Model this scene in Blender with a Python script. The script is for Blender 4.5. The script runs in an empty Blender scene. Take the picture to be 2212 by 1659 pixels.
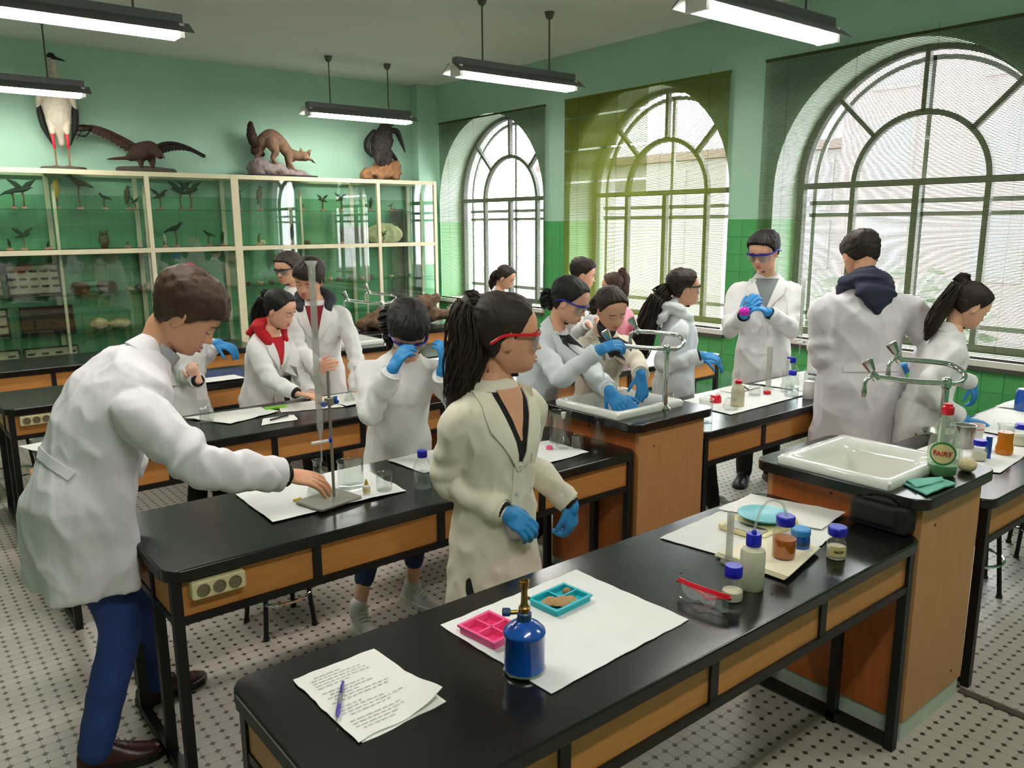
import bpy, bmesh, math, random
import numpy as np
from math import sin, cos, pi, radians, atan2, sqrt, hypot
from mathutils import Vector, Matrix, noise
from mathutils.bvhtree import BVHTree
random.seed(7); np.random.seed(7)
S = bpy.context.scene
COL = S.collection

# ------------------------------------------------------------------ camera, sky, exposure
FPX = 1736.0
YAW, PIT, ROL = radians(51.0), radians(11.25), radians(-0.33)
cam = bpy.data.cameras.new('camera'); cam.sensor_width = 36.0; cam.lens = 36.0*FPX/2212; cam.clip_start = 0.05
camo = bpy.data.objects.new('camera', cam); COL.objects.link(camo)
_f = Vector((cos(PIT)*cos(YAW), cos(PIT)*sin(YAW), -sin(PIT)))
_r = Vector((sin(YAW), -cos(YAW), 0)); _u = _r.cross(_f)
_r2 = cos(ROL)*_r + sin(ROL)*_u; _u2 = -sin(ROL)*_r + cos(ROL)*_u
camo.matrix_world = Matrix(((_r2.x, _u2.x, -_f.x, 0), (_r2.y, _u2.y, -_f.y, 0), (_r2.z, _u2.z, -_f.z, 1.72), (0, 0, 0, 1)))
S.camera = camo
W = bpy.data.worlds.new('overcast_sky'); S.world = W; W.use_nodes = True
W.node_tree.nodes['Background'].inputs[0].default_value = (0.96, 0.98, 1.0, 1)
W.node_tree.nodes['Background'].inputs[1].default_value = 20.0
S.view_settings.view_transform = 'Standard'; S.view_settings.look = 'None'
S.view_settings.exposure = 0.2; S.view_settings.gamma = 1.0; S.view_settings.use_curve_mapping = False
S.cycles.use_denoising = True
S.cycles.max_bounces = 10; S.cycles.diffuse_bounces = 4; S.cycles.glossy_bounces = 4
S.cycles.transmission_bounces = 8; S.cycles.transparent_max_bounces = 24
S.cycles.caustics_reflective = False; S.cycles.caustics_refractive = False
S.cycles.sample_clamp_indirect = 6.0
LAMP = 52.0

# ------------------------------------------------------------------ materials
def s2l(c):
    return tuple(((v/255)/12.92 if v/255 <= 0.04045 else (((v/255)+0.055)/1.055)**2.4) for v in c)
MATS = {}
def mat(name, rgb, rough=0.5, metal=0.0, spec=0.5, var=0.0, vscale=8.0, bump=0.0, bscale=60.0, stretch=(1, 1, 1), trans=0.0, ior=1.45, emit=0.0, sheen=0.0, coat=0.0, alpha=1.0, sss=0.0):
    m = bpy.data.materials.new(name); m.use_nodes = True
    nt = m.node_tree; b = nt.nodes['Principled BSDF']; col = s2l(rgb)
    b.inputs['Base Color'].default_value = (*col, 1)
    b.inputs['Roughness'].default_value = rough; b.inputs['Metallic'].default_value = metal
    b.inputs['Specular IOR Level'].default_value = spec; b.inputs['IOR'].default_value = ior
    b.inputs['Transmission Weight'].default_value = trans; b.inputs['Alpha'].default_value = alpha
    b.inputs['Sheen Weight'].default_value = sheen; b.inputs['Coat Weight'].default_value = coat
    if sss: b.inputs['Subsurface Weight'].default_value = sss; b.inputs['Subsurface Radius'].default_value = (0.02, 0.008, 0.004); b.inputs['Subsurface Scale'].default_value = 0.3
    if emit: b.inputs['Emission Color'].default_value = (*col, 1); b.inputs['Emission Strength'].default_value = emit
    if var or bump:
        tc = nt.nodes.new('ShaderNodeTexCoord'); mp = nt.nodes.new('ShaderNodeMapping'); mp.inputs['Scale'].default_value = stretch
        nt.links.new(tc.outputs['Object'], mp.inputs['Vector'])
        if var:
            n = nt.nodes.new('ShaderNodeTexNoise'); n.inputs['Scale'].default_value = vscale; n.inputs['Detail'].default_value = 5
            nt.links.new(mp.outputs['Vector'], n.inputs['Vector'])
            r = nt.nodes.new('ShaderNodeValToRGB'); r.color_ramp.elements[0].position = 0.3; r.color_ramp.elements[1].position = 0.7
            r.color_ramp.elements[0].color = (*[c*(1-var) for c in col], 1); r.color_ramp.elements[1].color = (*[min(1, c*(1+var)) for c in col], 1)
            nt.links.new(n.outputs['Fac'], r.inputs['Fac']); nt.links.new(r.outputs['Color'], b.inputs['Base Color'])
        if bump:
            n2 = nt.nodes.new('ShaderNodeTexNoise'); n2.inputs['Scale'].default_value = bscale; n2.inputs['Detail'].default_value = 4
            nt.links.new(mp.outputs['Vector'], n2.inputs['Vector'])
            bp = nt.nodes.new('ShaderNodeBump'); bp.inputs['Strength'].default_value = bump; bp.inputs['Distance'].default_value = 0.01
            nt.links.new(n2.outputs['Fac'], bp.inputs['Height']); nt.links.new(bp.outputs['Normal'], b.inputs['Normal'])
    MATS[name] = m; return m
def glassy(name, rgb=(255, 255, 255), refl=0.10, haze=0.0):
    # thin clear sheet: mostly see-through with a mirror-like fresnel sheen
    m = bpy.data.materials.new(name); m.use_nodes = True; nt = m.node_tree; nt.nodes.clear()
    o = nt.nodes.new('ShaderNodeOutputMaterial'); t = nt.nodes.new('ShaderNodeBsdfTransparent'); g = nt.nodes.new('ShaderNodeBsdfGlossy')
    lw = nt.nodes.new('ShaderNodeLayerWeight'); lw.inputs['Blend'].default_value = 0.5
    pw = nt.nodes.new('ShaderNodeMath'); pw.operation = 'POWER'; pw.inputs[1].default_value = 4.0
    ml = nt.nodes.new('ShaderNodeMath'); ml.operation = 'MULTIPLY_ADD'; ml.inputs[1].default_value = 0.75; ml.inputs[2].default_value = refl*0.35
    nt.links.new(lw.outputs['Facing'], pw.inputs[0]); nt.links.new(pw.outputs[0], ml.inputs[0])
    t.inputs['Color'].default_value = (*s2l(rgb), 1); g.inputs['Roughness'].default_value = 0.02
    mx = nt.nodes.new('ShaderNodeMixShader')
    nt.links.new(ml.outputs[0], mx.inputs['Fac']); nt.links.new(t.outputs[0], mx.inputs[1]); nt.links.new(g.outputs[0], mx.inputs[2])
    out = mx.outputs[0]
    if haze:   # milky plastic: part of the light is scattered
        d = nt.nodes.new('ShaderNodeBsdfDiffuse'); d.inputs['Color'].default_value = (0.8, 0.8, 0.78, 1)
        tr = nt.nodes.new('ShaderNodeBsdfTranslucent'); tr.inputs['Color'].default_value = (0.8, 0.8, 0.78, 1)
        m1 = nt.nodes.new('ShaderNodeMixShader'); m1.inputs[0].default_value = 0.5; m2 = nt.nodes.new('ShaderNodeMixShader'); m2.inputs[0].default_value = haze
        nt.links.new(d.outputs[0], m1.inputs[1]); nt.links.new(tr.outputs[0], m1.inputs[2]); nt.links.new(out, m2.inputs[1]); nt.links.new(m1.outputs[0], m2.inputs[2]); out = m2.outputs[0]
    nt.links.new(out, o.inputs['Surface']); MATS[name] = m; return m

mat('wall_paint', (162, 200, 176), 0.55, var=0.04, vscale=1.5, bump=0.05, bscale=40)
mat('dado_paint', (104, 166, 122), 0.35, var=0.05, vscale=2)
mat('dado_tile', (80, 156, 92), 0.22, var=0.06, vscale=3)
mat('reveal_paint', (205, 222, 205), 0.6)
mat('reveal_dado', (150, 205, 150), 0.5)
mat('ceiling_paint', (232, 233, 232), 0.8, var=0.03, vscale=1.2, bump=0.04, bscale=30)
mat('grout', (166, 158, 147), 0.8, var=0.1)
mat('tile_white', (182, 172, 161), 0.38, var=0.06, vscale=5)
mat('tile_dark', (66, 50, 44), 0.4, var=0.15, vscale=9)
mat('drain', (74, 66, 52), 0.7, var=0.2)
mat('baseboard', (196, 204, 192), 0.5, var=0.05)
mat('black_top', (17, 17, 17), 0.20, var=0.12, vscale=7, bump=0.015, bscale=90, spec=0.5)
mat('black_edge', (18, 16, 15), 0.45)
mat('grey_edge', (52, 48, 48), 0.6, var=0.15)
mat('steel_black', (12, 11, 11), 0.45)
mat('beech', (196, 132, 68), 0.42, var=0.10, vscale=5, stretch=(1.2, 14, 14), bump=0.03, bscale=30)
mat('beech_v', (196, 140, 90), 0.42, var=0.09, vscale=5, stretch=(14, 14, 1.0), bump=0.03, bscale=30)
mat('orange_wood', (178, 96, 44), 0.45, var=0.12, vscale=5, stretch=(10, 10, 1))
mat('ceramic', (236, 236, 228), 0.12, coat=0.4)
mat('chrome', (225, 225, 222), 0.08, metal=1.0)
mat('chrome_worn', (190, 188, 182), 0.25, metal=1.0)
mat('brass', (150, 118, 66), 0.35, metal=1.0, var=0.2)
mat('cream_metal', (214, 204, 172), 0.45, var=0.04)
mat('lamp_housing', (104, 104, 106), 0.4, metal=0.3)
mat('lamp_reflector', (240, 240, 236), 0.4)
mat('tube_light', (255, 253, 246), 0.5, emit=LAMP)
mat('rod_metal', (96, 92, 84), 0.4, metal=0.6)
mat('window_steel', (92, 92, 90), 0.5)
mat('window_outer', (196, 194, 192), 0.6)
mat('sill', (224, 222, 212), 0.4)
mat('sill_edge', (70, 66, 60), 0.5)
glassy('glass_pane', (250, 252, 252), 0.04)
glassy('glass_cabinet', (247, 251, 248), 0.22)
glassy('glass_clear', (250, 252, 251), 0.22)
glassy('glass_shelf', (222, 240, 230), 0.10)
glassy('lens', (240, 243, 243), 0.25, 0.05)
glassy('clear_plastic', (244, 245, 242), 0.25, 0.22)
glassy('soap_plastic', (240, 248, 236), 0.2, 0.22)
glassy('water', (246, 250, 250), 0.15)
mat('paper', (236, 234, 228), 0.75, var=0.02)
mat('paper_cream', (236, 228, 200), 0.75, var=0.02)
mat('towel', (232, 232, 228), 0.9, var=0.03, vscale=12, bump=0.12, bscale=220)
mat('ink', (184, 182, 184), 0.8)
mat('coat_white', (232, 230, 229), 0.9, bump=0.35, bscale=11, sheen=0.1)
mat('coat_cream', (230, 221, 202), 0.9, bump=0.35, bscale=11, sheen=0.1)
mat('coat_cool', (222, 226, 232), 0.9, bump=0.35, bscale=11, sheen=0.1)
mat('coat_pink', (222, 140, 156), 0.9, bump=0.35, bscale=11)
mat('coat_lilac', (232, 226, 232), 0.9, bump=0.35, bscale=11, sheen=0.1)
mat('skin', (222, 168, 140), 0.5, var=0.05, vscale=20, sss=0.15)
mat('skin_tan', (216, 158, 126), 0.5, var=0.05, vscale=20, sss=0.15)
mat('skin_pale', (226, 176, 150), 0.5, var=0.05, vscale=20, sss=0.15)
mat('lip', (176, 92, 84), 0.4)
mat('hair_black', (20, 16, 15), 0.58, spec=0.35, bump=0.25, bscale=90, var=0.3, vscale=40, stretch=(1, 1, 0.2))
mat('hair_dark', (40, 28, 22), 0.58, spec=0.35, bump=0.25, bscale=90, var=0.35, vscale=40, stretch=(1, 1, 0.2))
mat('hair_brown', (66, 46, 34), 0.58, spec=0.35, bump=0.25, bscale=90, var=0.3, vscale=40, stretch=(1, 1, 0.2))
mat('hair_grey', (58, 50, 44), 0.58, spec=0.35, bump=0.25, bscale=90, var=0.3, vscale=40)
mat('eye_white', (226, 222, 216), 0.2)
mat('iris', (30, 20, 14), 0.15)
mat('glove', (44, 134, 198), 0.5, var=0.08, vscale=14, bump=0.15, bscale=50)
mat('cloth_black', (18, 17, 18), 0.85, bump=0.1, bscale=30)
mat('cloth_red', (176, 14, 28), 0.85, bump=0.1, bscale=30)
mat('cloth_darkred', (128, 26, 36), 0.85)
mat('cloth_charcoal', (46, 48, 54), 0.85, bump=0.1, bscale=30)
mat('cloth_navy', (38, 42, 62), 0.85, bump=0.1, bscale=30)
mat('cloth_grey', (120, 124, 124), 0.85)
mat('cloth_lightgrey', (170, 168, 176), 0.85)
mat('denim', (38, 62, 128), 0.8, var=0.25, vscale=10, bump=0.1, bscale=120)
mat('denim_dark', (26, 44, 84), 0.8, var=0.2, vscale=10)
mat('trouser_black', (20, 20, 23), 0.8)
mat('shoe_brown', (62, 26, 22), 0.35, var=0.2)
mat('shoe_white', (214, 210, 208), 0.5)
mat('shoe_black', (24, 20, 19), 0.4)
mat('plastic_red', (214, 24, 44), 0.25)
mat('plastic_blue', (34, 38, 150), 0.25)
mat('cap_blue', (18, 24, 168), 0.35)
mat('can_blue', (14, 72, 158), 0.18, coat=0.5)
mat('blue_dark', (24, 60, 96), 0.4)
mat('pink_tray', (244, 92, 150), 0.4)
mat('pink_deep', (226, 50, 110), 0.4)
mat('teal_tray', (36, 176, 190), 0.4)
mat('teal_dish', (112, 192, 204), 0.35)
mat('sand', (170, 132, 92), 0.9, var=0.15, bump=0.3, bscale=150)
mat('squeeze_plastic', (226, 222, 196), 0.4, trans=0.25, ior=1.2)
mat('beige_plastic', (226, 212, 160), 0.45)
mat('amber_liquid', (176, 92, 22), 0.15)
mat('amber_glass', (190, 108, 14), 0.1)
mat('powder', (226, 216, 190), 0.9)
mat('label_cream', (216, 196, 140), 0.7)
mat('label_green', (30, 120, 52), 0.5)
mat('label_red', (196, 48, 40), 0.5)
mat('fairy_green', (30, 140, 44), 0.2)
mat('cloth_teal', (118, 186, 170), 0.9, bump=0.2, bscale=120)
mat('sponge', (224, 204, 160), 0.95, var=0.08, bump=0.4, bscale=120)
mat('magenta', (208, 36, 180), 0.2)
mat('marker_green', (16, 116, 84), 0.35)
mat('lime', (130, 200, 60), 0.5)
mat('white_plastic', (226, 224, 216), 0.4)
mat('socket_cream', (226, 214, 168), 0.4)
mat('socket_dark', (120, 108, 84), 0.6)
mat('pen_blue', (58, 44, 150), 0.3)
mat('pen_grey', (120, 118, 130), 0.35)
mat('steel', (168, 166, 160), 0.3, metal=1.0)
mat('steel_dull', (150, 146, 136), 0.5, metal=0.8)
mat('black_fabric', (16, 15, 16), 0.8)
def slat(name, rgb, tl):
    m = bpy.data.materials.new(name); m.use_nodes = True; nt = m.node_tree; nt.nodes.clear(); c = (*s2l(rgb), 1)
    o = nt.nodes.new('ShaderNodeOutputMaterial'); d = nt.nodes.new('ShaderNodeBsdfDiffuse'); t = nt.nodes.new('ShaderNodeBsdfTranslucent'); x = nt.nodes.new('ShaderNodeMixShader')
    d.inputs[0].default_value = c; t.inputs[0].default_value = c; x.inputs[0].default_value = tl
    nt.links.new(d.outputs[0], x.inputs[1]); nt.links.new(t.outputs[0], x.inputs[2]); nt.links.new(x.outputs[0], o.inputs[0]); MATS[name] = m
slat('blind_slat', (108, 116, 52), 0.16)
slat('blind_slat_dark', (76, 84, 54), 0.15)
mat('cord', (60, 58, 44), 0.7)
mat('feather_white', (206, 194, 176), 0.9, var=0.1, vscale=30, bump=0.3, bscale=60)
mat('feather_black', (24, 22, 24), 0.7, bump=0.3, bscale=60)
mat('feather_brown', (64, 44, 34), 0.85, var=0.35, vscale=25, bump=0.4, bscale=60)
mat('feather_dark', (38, 32, 30), 0.85, var=0.4, vscale=25, bump=0.4, bscale=60)
mat('beak_red', (196, 44, 56), 0.5)
mat('fox_fur', (116, 90, 70), 0.9, var=0.3, vscale=18, bump=0.5, bscale=90)
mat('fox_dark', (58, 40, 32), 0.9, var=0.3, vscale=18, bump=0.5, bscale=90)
mat('rock_grey', (128, 114, 112), 0.95, var=0.25, vscale=14, bump=0.8, bscale=26)
mat('rock_ochre', (130, 92, 62), 0.95, var=0.3, vscale=9, bump=0.8, bscale=26)
mat('rock_brown', (98, 74, 56), 0.95, var=0.35, vscale=22, bump=0.8, bscale=40)
mat('rock_cream', (206, 190, 150), 0.95, var=0.2, vscale=22, bump=0.6, bscale=40)
mat('stand_dark', (72, 66, 56), 0.8)
mat('bird_dark', (44, 50, 40), 0.85, var=0.3, vscale=50)
mat('bird_mid', (92, 76, 56), 0.85, var=0.35, vscale=50)
mat('bird_yellow', (196, 160, 40), 0.85)
mat('twig', (128, 96, 66), 0.9)
mat('stand_pink', (196, 138, 112), 0.8)
mat('card_cream', (186, 178, 150), 0.8, var=0.1, vscale=6)
mat('dark_wood', (58, 40, 28), 0.6, var=0.15)
mat('cabinet_dark', (40, 38, 32), 0.6)
mat('brick_wall', (162, 138, 134), 0.9, var=0.12, vscale=3)
mat('brick_trim', (156, 150, 146), 0.9)
mat('far_glass', (138, 138, 142), 0.2)
mat('far_roof', (104, 84, 78), 0.9)
mat('leaf', (128, 140, 122), 0.8, var=0.3, vscale=4)
mat('bark', (60, 50, 44), 0.9)
mat('ground', (112, 110, 106), 0.9, var=0.1)
mat('facade_pale', (150, 148, 146), 0.9)
mat('hdr_red', (150, 30, 46), 0.6)

# ------------------------------------------------------------------ mesh builder
class MB:
    def __init__(s): s.v = []; s.f = []
    def add(s, vs, fs):
        o = len(s.v); s.v += [tuple(map(float, p)) for p in vs]; s.f += [tuple(i+o for i in f) for f in fs]; return s
    def box(s, c, d, R=None):
        hx, hy, hz = d[0]/2, d[1]/2, d[2]/2
        P = [Vector((x, y, z)) for x in (-hx, hx) for y in (-hy, hy) for z in (-hz, hz)]
        if R is not None: P = [R @ p for p in P]
        P = [p + Vector(c) for p in P]
        return s.add(P, [(0, 1, 3, 2), (4, 6, 7, 5), (0, 4, 5, 1), (2, 3, 7, 6), (0, 2, 6, 4), (1, 5, 7, 3)])
    def b2(s, x0, x1, y0, y1, z0, z1):
        return s.box(((x0+x1)/2, (y0+y1)/2, (z0+z1)/2), (abs(x1-x0), abs(y1-y0), abs(z1-z0)))
    def rings(s, R, cap=True, closed=False):
        n = len(R[0]); V = [p for r in R for p in r]; F = []; m = len(R)
        for i in range(m if closed else m-1):
            a, b = i*n, ((i+1) % m)*n
            for j in range(n): k = (j+1) % n; F.append((a+j, a+k, b+k, b+j))
        if cap and not closed:
            F.append(tuple(range(n-1, -1, -1))); F.append(tuple((m-1)*n+j for j in range(n)))
        return s.add(V, F)
    def lathe(s, prof, n=20, c=(0, 0, 0), axis=None):
        Q = Vector((0, 0, 1)).rotation_difference(Vector(axis)).to_matrix() if axis is not None else Matrix.Identity(3)
        R = []
        for r, z in prof:
            R.append([Vector(c) + Q @ Vector((max(r, 1e-5)*cos(2*pi*j/n), max(r, 1e-5)*sin(2*pi*j/n), z)) for j in range(n)])
        return s.rings(R)
    def cyl(s, p0, p1, r, n=12, r2=None):
        p0, p1 = Vector(p0), Vector(p1); d = p1-p0
        return s.lathe([(r, 0), (r if r2 is None else r2, d.length)], n, p0, d)
    def tube(s, pts, r, n=8, closed=False, flat=None):
        P = [Vector(p) for p in pts]; m = len(P); R = []
        up = None
        for i in range(m):
            a = P[(i-1) % m] if (closed or i > 0) else P[i]; b = P[(i+1) % m] if (closed or i < m-1) else P[i]
            t = (b-a).normalized()
            if up is None:
                up = Vector((0, 0, 1)) if abs(t.z) < 0.9 else Vector((1, 0, 0))
            x = t.cross(up).normalized(); up = x.cross(t).normalized()
            ri = r[i] if isinstance(r, (list, tuple)) else r
            fl = 1.0 if flat is None else flat
            R.append([P[i] + ri*(cos(2*pi*j/n)*x + fl*sin(2*pi*j/n)*up) for j in range(n)])
        return s.rings(R, closed=closed)
    def prism(s, poly, z0, z1):
        n = len(poly)
        return s.add([(x, y, z0) for x, y in poly] + [(x, y, z1) for x, y in poly],
                     [tuple(range(n-1, -1, -1)), tuple(range(n, 2*n))] + [(i, (i+1) % n, n+(i+1) % n, n+i) for i in range(n)])
    def ell(s, c, r, nu=14, nv=8, R=None):
        RR = []
        for i in range(nv+1):
            t = pi*i/nv
            ring = []
            for j in range(nu):
                p = Vector((r[0]*max(sin(t), 1e-4)*cos(2*pi*j/nu), r[1]*max(sin(t), 1e-4)*sin(2*pi*j/nu), -r[2]*cos(t)))
                if R is not None: p = R @ p
                ring.append(p + Vector(c))
            RR.append(ring)
        return s.rings(RR)
    def mesh(s, name, mats, smooth=True, angle=40):
        me = bpy.data.meshes.new(name); me.from_pydata(s.v, [], s.f); me.update()
        if len(s.f) > 7 and len(s.f) < 60000:
            bm = bmesh.new(); bm.from_mesh(me); bmesh.ops.recalc_face_normals(bm, faces=bm.faces); bm.to_mesh(me); bm.free()
        for m in (mats if isinstance(mats, (list, tuple)) else [mats]): me.materials.append(MATS[m] if isinstance(m, str) else m)
        if smooth:
            me.polygons.foreach_set('use_smooth', [True]*len(me.polygons))
            try: me.set_sharp_from_angle(angle=radians(angle))
            except Exception: pass
        return me
    def obj(s, name, mats, parent=None, smooth=True, loc=None, angle=40, label=None, bevel=0):
        o = bpy.data.objects.new(name, s.mesh(name, mats, smooth, angle)); COL.objects.link(o)
        if parent is not None: o.parent = parent
        if loc is not None: o.location = loc
        if label: o['label'] = label
        if bevel:
            md = o.modifiers.new('bevel', 'BEVEL'); md.width = bevel; md.segments = 2; md.limit_method = 'ANGLE'; md.angle_limit = radians(50)
        return o
def tag(o, label, cat, group=None):
    o['label'] = label; o['category'] = cat
    if group: o['group'] = group
    return o
def thing(name, label, cat, loc=(0, 0, 0), rz=0.0, group=None):
    o = bpy.data.objects.new(name, None); o.empty_display_size = 0.05; COL.objects.link(o)
    o.location = loc; o.rotation_euler = (0, 0, rz)
    return tag(o, label, cat, group)
def struct(o): o['kind'] = 'structure'; return o
def part(me, name, parent, loc=(0, 0, 0), rot=(0, 0, 0)):
    o = bpy.data.objects.new(name, me); COL.objects.link(o); o.parent = parent; o.location = loc; o.rotation_euler = rot; return o
def dup(root, loc, rz=0.0, label=None, group=None):
    def cp(o, par):
        c = o.copy(); COL.objects.link(c)
        if par is not None: c.parent = par
        for ch in o.children: cp(ch, c)
        return c
    r = cp(root, None); r.location = loc; r.rotation_euler = (0, 0, rz)
    if label: r['label'] = label
    if group: r['group'] = group
    return r
def rrect(x0, x1, y0, y1, r, n=6):
    P = []
    for cx, cy, a in ((x1-r, y1-r, 0), (x0+r, y1-r, 90), (x0+r, y0+r, 180), (x1-r, y0+r, 270)):
        for k in range(n+1): t = radians(a + 90*k/n); P.append((cx+r*cos(t), cy+r*sin(t)))
    return P
def add_bevel(o, w, seg=2):
    md = o.modifiers.new('bevel', 'BEVEL'); md.width = w; md.segments = seg; md.limit_method = 'ANGLE'; md.angle_limit = radians(40); return o
# ------------------------------------------------------------------ room shell
XL, XW, YF, YB, HC = -2.6, 6.04, -2.4, 9.15, 3.45
WT = 0.50
DADO = 1.75
fl = struct(MB().b2(XL-0.2, XW+0.6, YF-0.2, YB+0.2, -0.2, -0.004).obj('floor', 'grout', smooth=False))
struct(MB().b2(XL-0.2, XW+0.6, YF-0.2, YB+0.2, HC, HC+0.2).obj('ceiling', 'ceiling_paint', smooth=False))
wb = struct(MB().b2(XL-0.2, XW, YB, YB+0.2, 0, HC).obj('wall_back', 'wall_paint', smooth=False))
struct(MB().b2(XW-0.28, XW, YB-0.17, YB, 0, HC).obj('trim_1', 'wall_paint', smooth=False))
wl = struct(MB().b2(XL-0.2, XL, YF-0.2, YB+0.2, 0, HC).obj('wall_left', 'wall_paint', smooth=False))
wf = struct(MB().b2(XL-0.2, XW, YF-0.2, YF, 0, HC).obj('wall_front', 'wall_paint', smooth=False))
struct(MB().b2(XL, XL+0.008, YF, YB, 0, DADO).obj('baseboard_left', 'dado_paint', smooth=False))
struct(MB().b2(XL, XW, YF, YF+0.008, 0, DADO).obj('baseboard_front', 'dado_paint', smooth=False))
# the green dado of the back wall reaches higher and is one painted field of faint tiles
DB = 2.03
bd = MB()
for i in range(int((5.76-XL)/0.15)+1):
    for k in range(14):
        x0 = XL+i*0.15; z1 = DB-k*0.145
        if x0 > 5.6: continue
        bd.b2(x0+0.0008, x0+0.1492, YB-0.006, YB, max(z1-0.1442, 0), z1-0.0008)
o = bd.obj('tile_field', 'dado_paint', wb, smooth=False); o['kind'] = 'stuff'
cd = MB().b2(XW-0.286, XW, YB-0.176, YB-0.1, 0, DB).b2(XW-0.286, XW-0.27, YB-0.176, YB, 0, DB)
struct(cd.obj('trim_2', 'dado_paint', smooth=False))

# window wall with three arched openings
WC = [7.91, 5.44, 2.955]          # centres along the wall; window 1 is the farthest
SILL, SPR, RW = 0.76, 1.985, 1.02
NA = 28
def wall_window():
    mb = MB(); idx = []
    V, F, M = [], [], []
    def quad(a, b, c, d, m):
        o = len(V); V.extend([a, b, c, d]); F.append((o, o+1, o+2, o+3)); M.append(m)
    x = XW
    def rect(y0, y1, z0, z1, m): quad((x, y0, z0), (x, y1, z0), (x, y1, z1), (x, y0, z1), m)
    edges = [YF-0.2] + sum([[c-RW, c+RW] for c in sorted(WC)], []) + [YB]
    for i in range(0, len(edges), 2):
        rect(edges[i], edges[i+1], 0, DADO, 1); rect(edges[i], edges[i+1], DADO, HC, 0)
    x2 = XW+WT
    for c in WC:
        rect(c-RW, c+RW, 0, SILL, 1)
        P = [(c+RW*cos(pi*k/NA), SPR+RW*sin(pi*k/NA)) for k in range(NA+1)]
        for k in range(NA):
            (ya, za), (yb, zb) = P[k], P[k+1]
            quad((x, yb, zb), (x, ya, za), (x, ya, HC), (x, yb, HC), 0)
            quad((x, ya, za), (x, yb, zb), (x2, yb, zb), (x2, ya, za), 2)
        for y in (c-RW, c+RW):
            quad((x, y, DADO), (x2, y, DADO), (x2, y, SPR), (x, y, SPR), 2)
            quad((x, y, SILL), (x2, y, SILL), (x2, y, DADO), (x, y, DADO), 3)
        quad((x, c-RW, SILL), (x, c+RW, SILL), (x2, c+RW, SILL), (x2, c-RW, SILL), 2)
    # outer face
    for i in range(0, len(edges), 2):
        quad((x2, edges[i], 0), (x2, edges[i+1], 0), (x2, edges[i+1], HC), (x2, edges[i], HC), 0)
    for c in WC:
        quad((x2, c-RW, 0), (x2, c+RW, 0), (x2, c+RW, SILL), (x2, c-RW, SILL), 0)
        P = [(c+RW*cos(pi*k/NA), SPR+RW*sin(pi*k/NA)) for k in range(NA+1)]
        for k in range(NA):
            (ya, za), (yb, zb) = P[k], P[k+1]
            quad((x2, yb, zb), (x2, ya, za), (x2, ya, HC), (x2, yb, HC), 0)
    me = bpy.data.meshes.new('wall_right'); me.from_pydata(V, [], F)
    for m in ('wall_paint', 'dado_paint', 'reveal_paint', 'reveal_dado'): me.materials.append(MATS[m])
    me.polygons.foreach_set('material_index', M); me.update()
    o = bpy.data.objects.new('wall_right', me); COL.objects.link(o); return struct(o)
wr = wall_window()
tm = MB().b2(-0.006, 0, -0.0735, 0.0735, -0.0735, 0.0735).mesh('tile', 'dado_tile', False)
def dado_tiles(y0, y1, z0, z1):
    n = max(1, round((y1-y0)/0.15)); w = (y1-y0)/n
    k = 0
    while z1-(k+1)*0.15 > z0-0.08:
        for i in range(n):
            t = part(tm, 'tile', wr, (XW, y0+(i+0.5)*w, z1-(k+0.5)*0.15)); t.scale = (1, w/0.15, 1)
        k += 1
dado_tiles(3.985, 4.41, 0.4, DADO); dado_tiles(6.47, 6.88, 0.4, DADO); dado_tiles(1.5, 1.925, 0.4, DADO)
for c in WC: dado_tiles(c-RW, c+RW, 0.30, 0.70)
def arc_tube(c, z, r, x, w, d, a0=0, a1=pi, n=32):
    R = []
    for k in range(n+1):
        t = a0+(a1-a0)*k/n
        R.append([(x+dx, c+(r+dr)*cos(t), z+(r+dr)*sin(t)) for dx, dr in ((-d/2, -w/2), (d/2, -w/2), (d/2, w/2), (-d/2, w/2))])
    return MB().rings(R)
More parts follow.
